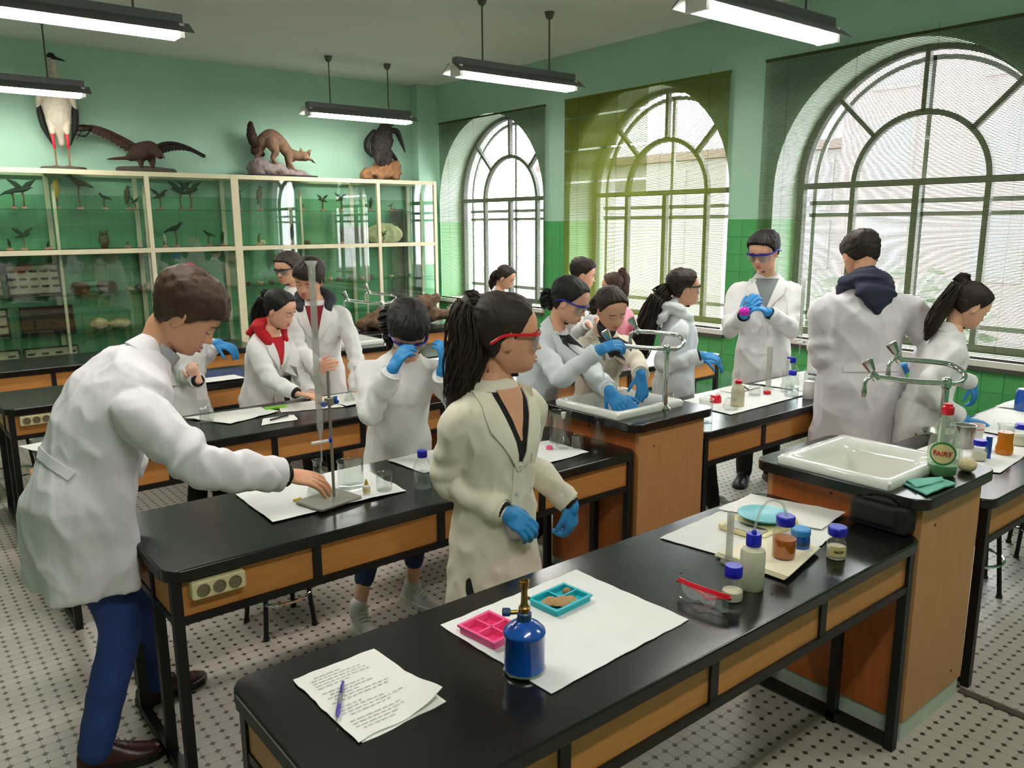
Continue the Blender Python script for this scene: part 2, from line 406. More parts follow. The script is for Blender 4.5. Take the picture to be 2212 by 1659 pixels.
for wi, c in enumerate(WC):
    root = bpy.data.objects.new('window_%d' % (wi+1), None); COL.objects.link(root); root.location = (0, 0, 0); struct(root)
    xf, wb_ = 6.40, 0.042
    zb, zs, R0, R1 = SILL+0.02, 2.02, 0.975, 0.51
    fr = arc_tube(c, zs, R0, xf, 0.06, 0.06)
    for s in (-1, 1): fr.box((xf, c+s*R0, (zb+zs)/2), (0.06, 0.06, zs-zb))
    fr.box((xf, c, zb+0.02), (0.06, 2*R0, 0.05))
    fr.obj('frame', 'window_steel', root, smooth=False)
    arc_tube(c, zs, R1, xf, wb_, 0.05).obj('glazing_bar', 'window_steel', root, smooth=False)
    for a in (45, 90, 135):
        t = radians(a); p0 = Vector((xf, c+R1*cos(t), zs+R1*sin(t))); p1 = Vector((xf, c+R0*cos(t), zs+R0*sin(t)))
        Q = Matrix.Rotation(t, 3, 'X')
        MB().box((p0+p1)/2, (0.05, (p1-p0).length, 0.036), Q).obj('glazing_bar', 'window_steel', root, smooth=False)
    MB().box((xf, c, zs), (0.055, 2*R0, 0.05)).obj('transom', 'window_steel', root, smooth=False)
    for dy in (-R1, 0, R1): MB().box((xf, c+dy, (zb+zs)/2), (0.05, wb_*(1.2 if dy == 0 else 1), zs-zb)).obj('mullion', 'window_steel', root, smooth=False)
    for y0, y1 in ((-R0, -R1), (-R1, 0), (0, R1), (R1, R0)):
        MB().b2(xf-0.002, xf+0.002, c+y0+0.02, c+y1-0.02, zb+0.03, zs-0.02).obj('pane', 'glass_pane', root, smooth=False)
    fan = [(c+R0*cos(pi*k/24), zs+R0*sin(pi*k/24)) for k in range(25)]
    pn = MB(); n = len(fan)
    pn.add([(xf-0.002, y, z) for y, z in fan]+[(xf+0.002, y, z) for y, z in fan], [tuple(range(n)), tuple(range(2*n-1, n-1, -1))])
    pn.obj('pane', 'glass_pane', root, smooth=False)
    # the second, outer sash in pale paint
    xo = 6.50
    of = arc_tube(c, zs, R0-0.07, xo, 0.035, 0.03)
    of.box((xo, c, (zb+zs+R0)/2), (0.03, 0.035, zs+R0-0.1-zb)).box((xo, c, zs-0.14), (0.03, 1.9, 0.03)).box((xo, c, zs-0.24), (0.03, 1.9, 0.03))
    for s in (-1, 1): of.box((xo, c+s*(R0-0.07), (zb+zs)/2), (0.03, 0.035, zs-zb))
    of.box((xo, c, zb+0.16), (0.03, 1.9, 0.03))
    of.obj('outer_sash', 'window_outer', root, smooth=False)
    MB().b2(XW-0.045, XW+WT, c-RW-0.03, c+RW+0.03, SILL-0.03, SILL+0.012).obj('window_sill', 'sill', root, smooth=False)
    MB().b2(XW-0.04, XW-0.005, c-RW-0.02, c+RW+0.02, SILL-0.06, SILL-0.03).obj('sill_edge', 'sill_edge', root, smooth=False)

# slatted roller blinds hanging in front of the openings, let down to the sill
for bi, (y0, y1, zt, m, lab) in enumerate(((6.82, 8.87, 3.02, 'blind_slat_dark', 'dark green slatted blind hanging over the arched window nearest the glass cabinet'),
        (4.43, 6.51, 3.03, 'blind_slat', 'olive slatted blind hanging over the middle arched window'),
        (1.93, 4.09, 3.06, 'blind_slat_dark', 'dark green slatted blind hanging over the big arched window at the right'))):
    xb = XW-0.035
    t = thing('slatted_blind', lab, 'blind', (xb, (y0+y1)/2, SILL))
    hw = (y1-y0)/2; zz = zt-SILL
    V, F = [], []
    pitch = 0.0105; k = 0; z = 0.03
    while z < zz-0.05:
        jit = 0.0006*sin(k*12.9)
        # the middle blind hangs almost closed in its upper part, most of all towards the left
        gr = min(1, max(0, (z-0.95)/0.6))
        for ya, yb, wide in ((-hw, -0.28, 0.0076+0.0029*gr), (-0.28, 0.12, 0.0099 if z > 1.22 else 0.0064), (0.12, hw, 0.0074 if z > 1.22 else 0.0060)) if bi == 1 else ((-hw, hw, 0.0052),):
            if bi == 1: ya, yb = -yb, -ya
            wd = wide
            if bi == 1 and z > 1.22 and ya > -1 and (k % 31 in (4, 5)): wd = wide*0.55
            o_ = len(V); V += [(-0.0012, ya, z+jit), (-0.0012, yb, z+jit), (0.0012, yb, z+jit+wd), (0.0012, ya, z+jit+wd)]
            F.append((o_, o_+1, o_+2, o_+3))
        z += pitch; k += 1
    mb = MB(); mb.v = V; mb.f = F
    o = mb.obj('slats', m, t, smooth=False); o['kind'] = 'stuff'
    MB().b2(-0.006, 0.01, -hw, hw, zz-0.055, zz-0.035).obj('head_rail', m, t, smooth=False)
    MB().b2(-0.008, 0.008, -hw, hw, 0.016, 0.034).obj('bottom_rail', 'sill_edge', t, smooth=False)
    for q in (-0.8, -0.27, 0.27, 0.8):
        MB().cyl((-0.003, q*hw, 0.02), (-0.003, q*hw, zz), 0.0012, 5).obj('cord', 'cord', t, smooth=False)

# mosaic floor: white octagons with dark dots on a 5 cm grid
TP = 0.05; TX0, TY0 = 2.9384, 1.0348
def octo(h):
    a, c = TP/2-0.0003, 0.0100
    P = [(a, -a+c), (a, a-c), (a-c, a), (-a+c, a), (-a, a-c), (-a, -a+c), (-a+c, -a), (a-c, -a)]
    return P
def tile_mesh(name, P, h, m):
    n = len(P); k = 0.97
    V = [(x, y, -0.004) for x, y in P]+[(x, y, h-0.0006) for x, y in P]+[(x*k, y*k, h) for x, y in P]
    F = [(i, (i+1) % n, n+(i+1) % n, n+i) for i in range(n)]+[(n+i, n+(i+1) % n, 2*n+(i+1) % n, 2*n+i) for i in range(n)]+[tuple(range(2*n, 3*n))]
    return V, F
OV, OF = tile_mesh('o', octo(0), 0.0, 0)
d_ = 0.0102
DV, DF = tile_mesh('d', [(d_, 0), (0, d_), (-d_, 0), (0, -d_)], 0.0002, 0)
ZFAR = 5.6
# beyond that the tiles are only a few pixels: one plain field, the dots in its material
def far_floor():
    m = bpy.data.materials.new('tile_far'); m.use_nodes = True; nt = m.node_tree; b = nt.nodes['Principled BSDF']; b.inputs['Roughness'].default_value = 0.4
    tc = nt.nodes.new('ShaderNodeTexCoord'); sx = nt.nodes.new('ShaderNodeSeparateXYZ'); nt.links.new(tc.outputs['Object'], sx.inputs[0])
    def mth(op, a, b_=None):
        q = nt.nodes.new('ShaderNodeMath'); q.operation = op
        for k, v in ((0, a), (1, b_)):
            if v is None: continue
            if isinstance(v, (int, float)): q.inputs[k].default_value = v
            else: nt.links.new(v, q.inputs[k])
        return q.outputs[0]
    ds = [mth('ABSOLUTE', mth('SUBTRACT', mth('FRACT', mth('ADD', mth('DIVIDE', mth('SUBTRACT', sx.outputs[k], o), TP), 0.5)), 0.5)) for k, o in ((0, TX0), (1, TY0))]
    f = mth('LESS_THAN', mth('ADD', ds[0], ds[1]), 0.0102/TP)
    mx = nt.nodes.new('ShaderNodeMix'); mx.data_type = 'RGBA'; mx.inputs[6].default_value = (*s2l((182, 172, 161)), 1); mx.inputs[7].default_value = (*s2l((66, 50, 44)), 1)
    nt.links.new(f, mx.inputs[0]); nt.links.new(mx.outputs[2], b.inputs['Base Color']); MATS['tile_far'] = m
    mb = MB(); st = 0.25; x = XL
    while x < XW:
        y = YF
        while y < YB:
            c = Vector((x+st/2, y+st/2, 0))-camo.matrix_world.translation
            if c.dot(_f) > ZFAR-0.15 or c.dot(_f) < 0.3 or abs(c.dot(_r2)) > 0.66*c.dot(_f)+0.2: mb.add([(x, y, -0.0025), (min(x+st, XW), y, -0.0025), (min(x+st, XW), min(y+st, YB), -0.0025), (x, min(y+st, YB), -0.0025)], [(0, 1, 2, 3)])
            y += st
        x += st
    o = mb.obj('far_tiles', 'tile_far', fl, smooth=False); o['kind'] = 'stuff'
far_floor()
def seen(x, y):
    v = (Vector((x, y, 0))-camo.matrix_world.translation); z = v.dot(_f)
    if z < 0.3: return None
    px, py = 1106+FPX*v.dot(_r2)/z, 829.5-FPX*v.dot(_u2)/z
    return (px, py, z) if -60 < px < 2272 and py < 1720 and z < ZFAR else None
tiles = []; dots = []
for i in range(-60, 70):
    for j in range(-40, 130):
        x, y = TX0+i*TP, TY0+j*TP
        if XL < x < XW and YF < y < YB:
            s1 = seen(x+TP/2, y+TP/2)
            if s1 and not (2.99 < x+TP/2 < 3.04 and y < 1.06): tiles.append((s1[2]+(6 if 0.55 < x < 2.5 and 1.09 < y < 1.6 else 0), x+TP/2, y+TP/2, s1))
            s2 = seen(x, y)
            if s2 and not (2.99 < x < 3.04 and y < 1.06): dots.append((s2[2], x, y, s2))
tiles.sort(); dots.sort()
def emit_tiles(L, V, F, name, m, npart):
    me = bpy.data.meshes.new(name); me.from_pydata(V, [], F); me.materials.append(MATS[m])
    rest = []
    c = 0
    for t in L:
        px, py, _ = t[3]
        vis = (px < 520 and py > 900) or (px > 1330 and py > 1350) or px > 2060 or (500 < px < 960 and 1200 < py < 1500)
        if c < npart and vis and 0 < px < 2212 and py < 1659: part(me, name, fl, (t[1], t[2], 0)); c += 1
        else: rest.append((t[1], t[2]))
    A = np.array(V)[None]+np.array([(x, y, 0) for x, y in rest])[:, None]; nv = len(V)
    fs = [tuple(i+k*nv for i in f) for k in range(len(rest)) for f in F]
    me2 = bpy.data.meshes.new(name+'_field'); me2.from_pydata(A.reshape(-1, 3).tolist(), [], fs); me2.materials.append(MATS[m])
    o = bpy.data.objects.new(name+'_field', me2); COL.objects.link(o); o.parent = fl; o['kind'] = 'stuff'
emit_tiles(tiles, OV, OF, 'floor_tile', 'tile_white', 300)
emit_tiles(dots, DV, DF, 'dot_tile', 'tile_dark', 300)
struct(MB().b2(2.998, 3.032, YF, 1.07, -0.006, 0.001).obj('trim_3', 'drain', smooth=False))

# ------------------------------------------------------------------ the street outside
struct(MB().b2(7.2, 60, -40, 50, -1.6, -1.5).obj('trim_4', 'ground', smooth=False))
def far_building(name, label, x, y0, y1, h, m, rows, cols):
    t = thing(name, label, 'building', (x, (y0+y1)/2, -1.5))
    w = y1-y0
    MB().b2(0, 8, -w/2, w/2, 0, h).obj('wall', m, t, smooth=False)
    MB().b2(-0.4, 8.4, -w/2-0.4, w/2+0.4, h, h+0.35).obj('roof', 'far_roof', t, smooth=False)
    for r in range(rows):
        for k in range(cols):
            yc = -w/2+(k+0.5)*w/cols; zc = 1.2+(r+0.5)*(h-1.4)/rows
            f = MB().b2(-0.08, 0.05, yc-0.7, yc+0.7, zc-0.95, zc+0.95).obj('window_frame', 'brick_trim', t, smooth=False)
            MB().b2(-0.10, -0.081, yc-0.58, yc+0.58, zc-0.82, zc+0.82).obj('pane', 'far_glass', f, smooth=False)
far_building('apartment_building', 'red brick building seen hazily through the big right window', 24, -2, 13.5, 9.5, 'brick_wall', 3, 5)
far_building('apartment_building', 'pale building across the street seen through the middle window', 30, 16, 34, 6.0, 'facade_pale', 2, 5)
def bush(loc, r, label):
    t = thing('bush', label, 'bush', loc)
    mb = MB(); rnd = random.Random(int(loc[1]*10))
    for k in range(260):
        a, b = rnd.uniform(0, 2*pi), rnd.uniform(-0.2, 1)
        rr = r*rnd.uniform(0.6, 1.0)
        p = Vector((rr*cos(a)*sqrt(1-b*b*0.9), rr*sin(a)*sqrt(1-b*b*0.9), r*0.9+rr*0.8*b))
        q = Matrix.Rotation(rnd.uniform(0, 6), 3, 'Z') @ Matrix.Rotation(rnd.uniform(0, 3), 3, 'X')
        w = r*0.16
        mb.add([p+q @ Vector(v) for v in ((-w, 0, 0), (0, -w*0.5, 0.02), (w, 0, 0), (0, w*0.5, 0.02))], [(0, 1, 2, 3)])
    mb.obj('foliage', 'leaf', t, smooth=False)['kind'] = 'stuff'
    MB().cyl((0, 0, 0), (0, 0, r), r*0.06, 7).obj('stem', 'bark', t)
bush((13, 6.3, -1.5), 1.5, 'green bush outside behind the man with the dark hood')
bush((15, 2.6, -1.5), 1.2, 'smaller green bush outside at the right window')
# ------------------------------------------------------------------ union of overlapping solids into one skin
SHOP = bpy.data.scenes.new('workshop')   # an empty scene in which solids are fused; dropped at the end
def weld(mb, name, mats, voxel=0.01, smooth=3, parent=None, dec=None, fac=0.5, post=None):
    me = bpy.data.meshes.new(name); me.from_pydata(mb.v, [], mb.f)
    tmp = bpy.data.objects.new('tmp', me); SHOP.collection.objects.link(tmp)
    r = tmp.modifiers.new('r', 'REMESH'); r.mode = 'VOXEL'; r.voxel_size = voxel; r.use_smooth_shade = True
    if smooth: s = tmp.modifiers.new('s', 'SMOOTH'); s.factor = fac; s.iterations = smooth
    if dec: d = tmp.modifiers.new('d', 'DECIMATE'); d.ratio = dec
    SHOP.view_layers[0].update(); dg = SHOP.view_layers[0].depsgraph; dg.update(); ev = tmp.evaluated_get(dg)
    out = bpy.data.meshes.new_from_object(ev); out.name = name
    bpy.data.objects.remove(tmp); bpy.data.meshes.remove(me)
    out.materials.clear()
    for m in (mats if isinstance(mats, (list, tuple)) else [mats]): out.materials.append(MATS[m])
    if post: post(out)
    out.polygons.foreach_set('use_smooth', [True]*len(out.polygons))
    o = bpy.data.objects.new(name, out); COL.objects.link(o)
    if parent is not None: o.parent = parent
    return o
def displace(me, fn):
    # move every vertex along its normal by fn(position); fn may return (distance, new z)
    n = len(me.vertices); co = np.empty(n*3, 'f'); no = np.empty(n*3, 'f')
    me.vertices.foreach_get('co', co); me.vertex_normals.foreach_get('vector', no)
    co = co.reshape(-1, 3); no = no.reshape(-1, 3)
    d = np.array([fn(Vector(p)) for p in co], 'f'); co += no*d[:, None]
    me.vertices.foreach_set('co', co.ravel()); me.update(); return co
def crom(P, n):
    P = [Vector(p) for p in P]; Q = [P[0]*2-P[1]]+P+[P[-1]*2-P[-2]]; out = []
    for i in range(1, len(Q)-2):
        for k in range(n):
            t = k/n; a, b, c, d = Q[i-1], Q[i], Q[i+1], Q[i+2]
            out.append(0.5*((2*b)+(-a+c)*t+(2*a-5*b+4*c-d)*t*t+(-a+3*b-3*c+d)*t**3))
    out.append(Q[-2]); return out
def lerpl(L, n):
    out = []
    for i in range(len(L)-1):
        for k in range(n): out.append(L[i]+(L[i+1]-L[i])*k/n)
    out.append(L[-1]); return out
def limb(mb, P, R, n=12, sub=4, flat=1.0, side=None, fold=None, caps=True):
    # tapered tube along P with round ends; side = direction of the wide axis when flat != 1
    C_ = crom(P, sub); RR = lerpl(list(R), sub); m = len(C_)
    if caps:
        t0 = (C_[0]-C_[1]).normalized(); t1 = (C_[-1]-C_[-2]).normalized()
        C_ = [C_[0]+t0*RR[0]*0.92, C_[0]+t0*RR[0]*0.6]+C_+[C_[-1]+t1*RR[-1]*0.6, C_[-1]+t1*RR[-1]*0.92]
        RR = [RR[0]*0.35, RR[0]*0.78]+RR+[RR[-1]*0.78, RR[-1]*0.35]
    m = len(C_); up = Vector(side) if side is not None else None; rings = []; L = 0
    for i in range(m):
        a = C_[max(i-1, 0)]; b = C_[min(i+1, m-1)]; t = (b-a).normalized()
        if up is None: up = Vector((0, 0, 1)) if abs(t.z) < 0.9 else Vector((1, 0, 0))
        x = (up-t*up.dot(t)).normalized(); y = t.cross(x)
        if side is None: up = x
        if i: L += (C_[i]-C_[i-1]).length
        ring = []
        for j in range(n):
            th = 2*pi*j/n; r = RR[i]*(1+(fold(L, th) if fold else 0))
            ring.append(C_[i]+x*(r*cos(th))+y*(r*flat*sin(th)))
        rings.append(ring)
    mb.rings(rings); return mb

# ------------------------------------------------------------------ hanging strip lamps
def make_lamp():
    t = thing('strip_lamp', 'x', 'lamp')
    MB().b2(-0.625, 0.625, -0.035, 0.035, 0, 0.06).obj('housing', 'lamp_housing', t, smooth=False, bevel=0.006)
    mb = MB(); V = []
    # white inside / dark outside trough
    for x in (-0.66, 0.66):
        V += [(x, -0.035, 0.002), (x, -0.115, -0.058), (x, 0.115, -0.058), (x, 0.035, 0.002), (x, -0.035, 0.010), (x, -0.120, -0.054), (x, 0.120, -0.054), (x, 0.035, 0.010)]
    mb.add(V, [(0, 1, 9, 8), (2, 3, 11, 10), (3, 0, 8, 11)]); mb.obj('reflector', 'lamp_reflector', t, smooth=False)
    mb = MB(); mb.add(V, [(4, 12, 13, 5), (6, 14, 15, 7), (1, 5, 13, 9), (2, 10, 14, 6), (0, 4, 5, 1), (2, 6, 7, 3), (8, 9, 13, 12), (10, 11, 15, 14)])
    mb.obj('reflector_shell', 'lamp_housing', t, smooth=False)
    for y in (-0.04, 0.04):
        MB().cyl((-0.59, y, -0.058), (0.59, y, -0.060), 0.024, 14).obj('tube', 'tube_light', t)
    for x in (-0.605, 0.605):
        MB().b2(x-0.014, x+0.014, -0.066, 0.066, -0.082, 0.0).obj('tube_holder', 'white_plastic', t, smooth=False)
    h = HC-0.0
    return t
LZ = 2.925
def lamp(proto, x, y, z, label):
    t = dup(proto, (x, y, z), 0, label, 'hanging strip lamps')
    for dx in (-0.352, 0.352):
        MB().cyl((dx, 0, 0.05), (dx, 0, HC-z), 0.007, 8).obj('rod', 'rod_metal', t)
        MB().lathe([(0.012, HC-z-0.06), (0.03, HC-z-0.045), (0.042, HC-z-0.004), (0.042, HC-z)], 12, (dx, 0, 0)).obj('ceiling_rose', 'rod_metal', t)
    return t
lp = make_lamp()
lamp(lp, 4.415, 5.363, LZ, 'hanging strip lamp in front of the farthest and middle windows')
lamp(lp, 4.47, 8.10, LZ-0.01, 'hanging strip lamp over the glass cabinet, before the bird on the ochre rock')
lamp(lp, 1.135, 8.10, LZ-0.02, 'hanging strip lamp crossing in front of the stuffed stork')
lamp(lp, 1.125, 5.363, LZ, 'hanging strip lamp at the top left corner of the photo')
lamp(lp, 4.01, 2.73, LZ-0.095, 'hanging strip lamp at the top, before the big right window')
lamp(lp, 0.75, 2.73, LZ-0.03, 'hanging strip lamp over the near end of the middle bench')
lamp(lp, 4.0, 0.1, LZ-0.03, 'hanging strip lamp at the front right of the room')
lamp(lp, 0.75, 0.1, LZ-0.03, 'hanging strip lamp over the photographer')
for c in list(lp.children): bpy.data.objects.remove(c)
bpy.data.objects.remove(lp)

# ------------------------------------------------------------------ lab benches
def socket_strip(parent, x, y, z, n=3):
    s = MB(); s.prism(rrect(-0.08, 0.08, -0.0275, 0.0275, 0.008), 0, 0.035)
    R = Matrix.Rotation(pi/2, 3, 'X'); s.v = [tuple(R @ Vector(v)) for v in s.v]
    o = s.obj('power_strip', 'socket_cream', parent, loc=(x, y, z), bevel=0.004)
    for k in range(n):
        cx = (k-(n-1)/2)*0.047
        f = MB().lathe([(0.0195, 0), (0.0195, 0.003), (0.0165, 0.003), (0.0155, -0.001), (0.001, -0.001)], 18, (0, 0, 0), (0, -1, 0))
        for dx in (-0.0075, 0.0075): f.cyl((dx, 0.002, 0), (dx, -0.0022, 0), 0.003, 8)
        f.obj('socket', 'socket_dark', o, loc=(cx, -0.036, 0))
ZT = 0.745
def bench(x0, x1, y0, y1, label, strip=False, div=0.487, off=0.46, ends=(True, True)):
    t = thing('lab_bench', label, 'bench', (x0, y0, 0), group='laboratory benches'); w, d = x1-x0, y1-y0
    o = MB().prism(rrect(0, w, 0, d, 0.055), ZT-0.037, ZT).obj('worktop', 'black_top', t, bevel=0.005)
    MB().b2(-0.0025, 0.004, 0.06, d-0.06, ZT-0.036, ZT-0.004).obj('worn_edge', 'grey_edge', t, smooth=False)
    fr = MB()
    for y in (0.02, d-0.045):
        fr.b2(0.02, w-0.02, y, y+0.025, 0.565, 0.588)
        fr.b2(0.02, w-0.02, y, y+0.025, ZT-0.045, ZT-0.037)
    for x in (0.02, w-0.045):
        fr.b2(x, x+0.025, 0.03, d-0.03, 0.565, 0.588)
    fr.obj('frame', 'steel_black', t, smooth=False)
    xs = [0.02]; x = off
    while x < w-0.12: xs.append(x); x += div
    xs.append(w-0.045)
    for i in range(len(xs)-1):
        for y in (0.03, d-0.036): MB().b2(xs[i]+0.03, xs[i+1], y, y+0.012, 0.589, ZT-0.038).obj('apron_panel', 'beech', t, smooth=False)
    for x in xs[1:-1]:
        for y in (0.022, d-0.047): MB().b2(x, x+0.03, y, y+0.025, 0.57, ZT-0.038).obj('divider', 'steel_black', t, smooth=False)
    for x in (0.024, w-0.040):
        MB().b2(x, x+0.012, 0.05, 0.22, 0.589, ZT-0.038).obj('end_panel', 'beech', t, smooth=False)
        MB().b2(x, x+0.012, 0.26, d-0.05, 0.589, ZT-0.038).obj('end_panel', 'beech', t, smooth=False)
    for x in (0.018, w-0.047):
        for y in (0.018, 0.225, d-0.047):
            MB().b2(x, x+0.03, y, y+0.03, 0.0, ZT-0.04).obj('leg', 'steel_black', t, smooth=False)
        MB().b2(x, x+0.03, 0.05, d-0.05, 0.012, 0.042).obj('foot_bar', 'steel_black', t, smooth=False)
    if strip: socket_strip(t, 0.148, 0.028, 0.672)
    return t
ROWS = [1.035, 2.285, 3.67, 5.03, 6.40]
DEP = 0.60
names = ['nearest', 'second', 'third', 'fourth', 'fifth']
lab_a = ['black topped bench nearest the camera, with the blue gas burner on it',
         'black topped bench with a power strip, under the hand of the bending man',
         'black topped bench behind the bending man, with loose papers',
         'black topped bench with a power strip at the left edge, fourth from the front',
         'black topped bench in front of the glass cabinet at the left']
lab_b = ['black topped bench at the right edge with the amber flask and the sheet of paper',
         'black topped bench before the tall man in blue goggles, with blue capped bottles',
         'black topped bench behind the girl with the long ponytail',
         'black topped bench below the farthest window',
         'black topped bench at the right end of the glass cabinet']
XS = [0.515, 0.575, 0.53, 0.53, 0.53]; XE = [2.505, 2.565, 2.52, 2.52, 2.52]
for i in range(5):
    bench(XS[i], XE[i], ROWS[i], ROWS[i]+DEP, lab_a[i], strip=(i in (1, 3)))
    bench(3.03, 5.03, ROWS[i], ROWS[i]+DEP, lab_b[i], off=0.5)

# ------------------------------------------------------------------ sink units with their taps
ZU = 0.87
def sink_unit(x0, y0, label):
    t = thing('sink_unit', label, 'cabinet', (x0, y0, 0)); w, d = 0.45, 0.56
    b = MB().b2(0, w, 0, 0.02, 0.075, ZU-0.04).b2(0, w, d-0.02, d, 0.075, ZU-0.04)
    MB().b2(0, w, 0, 0.02, 0.075, ZU-0.04).obj('side_panel', 'beech_v', t, smooth=False)
    MB().b2(0, w, d-0.02, d, 0.075, ZU-0.04).obj('side_panel', 'beech_v', t, smooth=False)
    MB().b2(0, 0.018, 0.02, d-0.02, 0.075, ZU-0.04).obj('end_panel', 'orange_wood', t, smooth=False)
    MB().b2(w-0.018, w, 0.02, d-0.02, 0.075, ZU-0.04).obj('end_panel', 'orange_wood', t, smooth=False)
    MB().b2(0.006, w-0.006, 0.006, d-0.006, 0, 0.075).obj('plinth', 'baseboard', t, smooth=False)
    for p in ((0.10, -0.001, 0.75), (0.36, -0.001, 0.13)):
        MB().cyl((p[0], 0.004, p[2]), (p[0], -0.0015, p[2]), 0.005, 10).obj('screw_cap', 'dark_wood', t)
    MB().cyl((-0.0015, 0.31, 0.80), (0.004, 0.31, 0.80), 0.005, 10).obj('screw_cap', 'dark_wood', t)
    # slab with a square hole under the basin
    O = rrect(-0.055, w+0.055, -0.03, d+0.035, 0.06); n = len(O)
    cx, cy = 0.19, 0.30; hx, hy = 0.185, 0.165
    I = rrect(cx-hx, cx+hx, cy-hy, cy+hy, 0.05)
    mb = MB(); V = []
    for z in (ZU-0.038, ZU): V += [(x, y, z) for x, y in O]+[(x, y, z) for x, y in I]
    F = []
    for k in range(n):
        q = (k+1) % n
        F += [(2*n+k, 2*n+q, 3*n+q, 3*n+k), (k, n+k, n+q, q), (k, q, 2*n+q, 2*n+k), (n+k, 3*n+k, 3*n+q, n+q)]
    mb.add(V, F); mb.obj('slab', 'black_top', t, bevel=0.004)
    # basin: rim on the slab, walls, floor
    rings = []
    def rr(h1, h2, r, z): return [(x, y, z) for x, y in rrect(cx-h1, cx+h1, cy-h2, cy+h2, r, 5)]
    for h1, h2, r, z in ((0.225, 0.205, 0.012, ZU), (0.228, 0.208, 0.014, ZU+0.022), (0.220, 0.200, 0.018, ZU+0.031), (0.196, 0.176, 0.03, ZU+0.030), (0.188, 0.168, 0.036, ZU+0.024),
                         (0.176, 0.156, 0.045, ZU+0.020), (0.160, 0.140, 0.045, ZU-0.01), (0.150, 0.130, 0.045, ZU-0.12), (0.12, 0.10, 0.04, ZU-0.165), (0.02, 0.02, 0.015, ZU-0.172)):
        rings.append(rr(h1, h2, r, z))
    mb = MB(); mb.rings(rings, cap=False); m0 = len(mb.v); nn = len(rings[0]); mb.f.append(tuple(range((len(rings)-1)*nn, len(rings)*nn)))
    mb.obj('basin', 'ceramic', t, angle=60)
    MB().lathe([(0.001, ZU-0.169), (0.02, ZU-0.169), (0.022, ZU-0.171)], 14, (cx, cy, 0)).obj('drain', 'chrome_worn', t)
    return t
def tap(x, y, z, label, yaw=(170, 150)):
    t = thing('twin_tap', label, 'tap', (x, y, z), radians(-42)); h = 0.285
    MB().lathe([(0.027, 0), (0.027, 0.008), (0.016, 0.02), (0.0125, 0.024), (0.0125, h-0.02), (0.017, h-0.015), (0.017, h+0.012), (0.012, h+0.02), (0.001, h+0.022)], 18).obj('column', 'chrome', t)
    U = crom([(-0.25, 0, h+0.022), (-0.12, 0, h+0.006), (0, 0, h), (0.05, 0.008, h+0.002), (0.085, 0.05, h+0.022), (0.065, 0.105, h+0.046), (0.0, 0.122, h+0.056), (-0.12, 0.124, h+0.066)], 6)
    u = MB().tube(U, 0.0098, 12).obj('spout_tube', 'chrome', t)
    for e in (U[0], U[-1]):
        MB().lathe([(0.013, -0.012), (0.0145, 0), (0.011, 0.012), (0.008, 0.02)], 12, e, (-0.5, 0, 0.87)).obj('valve', 'chrome', u)
        b = e+Vector((-0.5, 0, 0.87))*0.02
        MB().lathe([(0.006, 0), (0.013, 0.006), (0.020, 0.038), (0.021, 0.048), (0.015, 0.052), (0.001, 0.053)], 8, b, (-0.5, 0, 0.87)).obj('knob', 'chrome_worn', u, angle=25)
        MB().tube(crom([e, e+Vector((-0.022, 0, -0.004)), e+Vector((-0.034, 0, -0.022)), e+Vector((-0.035, 0, -0.045))], 4), 0.0075, 10).obj('nozzle', 'chrome', u)
        MB().lathe([(0.008, 0), (0.010, -0.012), (0.006, -0.03)], 10, e+Vector((-0.035, 0, -0.045))).obj('nozzle_tip', 'chrome_worn', u)
    return t
UX = [2.53, 2.56, 2.53, 2.53, 2.53]; UY = [1.06, 2.285, 3.67, 5.03, 6.4]
ul = ['wooden sink unit nearest the camera, with the green soap bottle on its slab', 'wooden sink unit where two girls work with blue gloves',
      'wooden sink unit behind the girl adjusting her goggles', 'wooden sink unit behind the boy with the dark hood', 'wooden sink unit in front of the glass cabinet']
for i in range(4):
    sink_unit(UX[i], UY[i], ul[i])
    if i == 1: tap(2.845, 2.385, ZU, 'chrome twin tap with running water beside the white sink of the two girls')
    else: tap(UX[i]+0.445, UY[i]+0.15, ZU, ('chrome twin tap over the empty white sink, right', '', 'chrome twin tap behind the woman in red goggles', 'chrome twin tap before the glass cabinet, left of the boys')[i])

# ------------------------------------------------------------------ stools
def make_stool():
    t = thing('lab_stool', 'x', 'stool')
    MB().lathe([(0.001, 0.462), (0.15, 0.462), (0.158, 0.47), (0.158, 0.485), (0.15, 0.492), (0.001, 0.494)], 24).obj('seat', 'beech', t)
    for a in (45, 135, 225, 315):
        c, s = cos(radians(a)), sin(radians(a))
        MB().cyl((0.105*c, 0.105*s, 0.462), (0.155*c, 0.155*s, 0.012), 0.0105, 10).obj('leg', 'steel_black', t)
        MB().cyl((0.155*c, 0.155*s, 0.0), (0.155*c, 0.155*s, 0.014), 0.014, 10).obj('foot', 'steel_black', t)
    MB().tube([(0.143*cos(2*pi*k/28), 0.143*sin(2*pi*k/28), 0.155) for k in range(28)], 0.0075, 8, closed=True).obj('foot_ring', 'chrome', t)
    return t
st = make_stool(); st.location = (1.262, 3.19, 0); tag(st, 'round stool tucked in behind the bench with the power strip', 'stool', 'black legged stools')
dup(st, (3.97, 1.43, 0), 0.63, 'round stool under the bench at the right edge of the photo')
dup(st, (4.66, 1.36, 0), 0.5, 'second round stool under the right bench, farther from the camera')
dup(st, (0.72, 4.62, 0), 0.1, 'round stool between the two left benches behind the bending man')
dup(st, (0.62, 5.95, 0), 0.7, 'round stool at the far left before the glass cabinet')
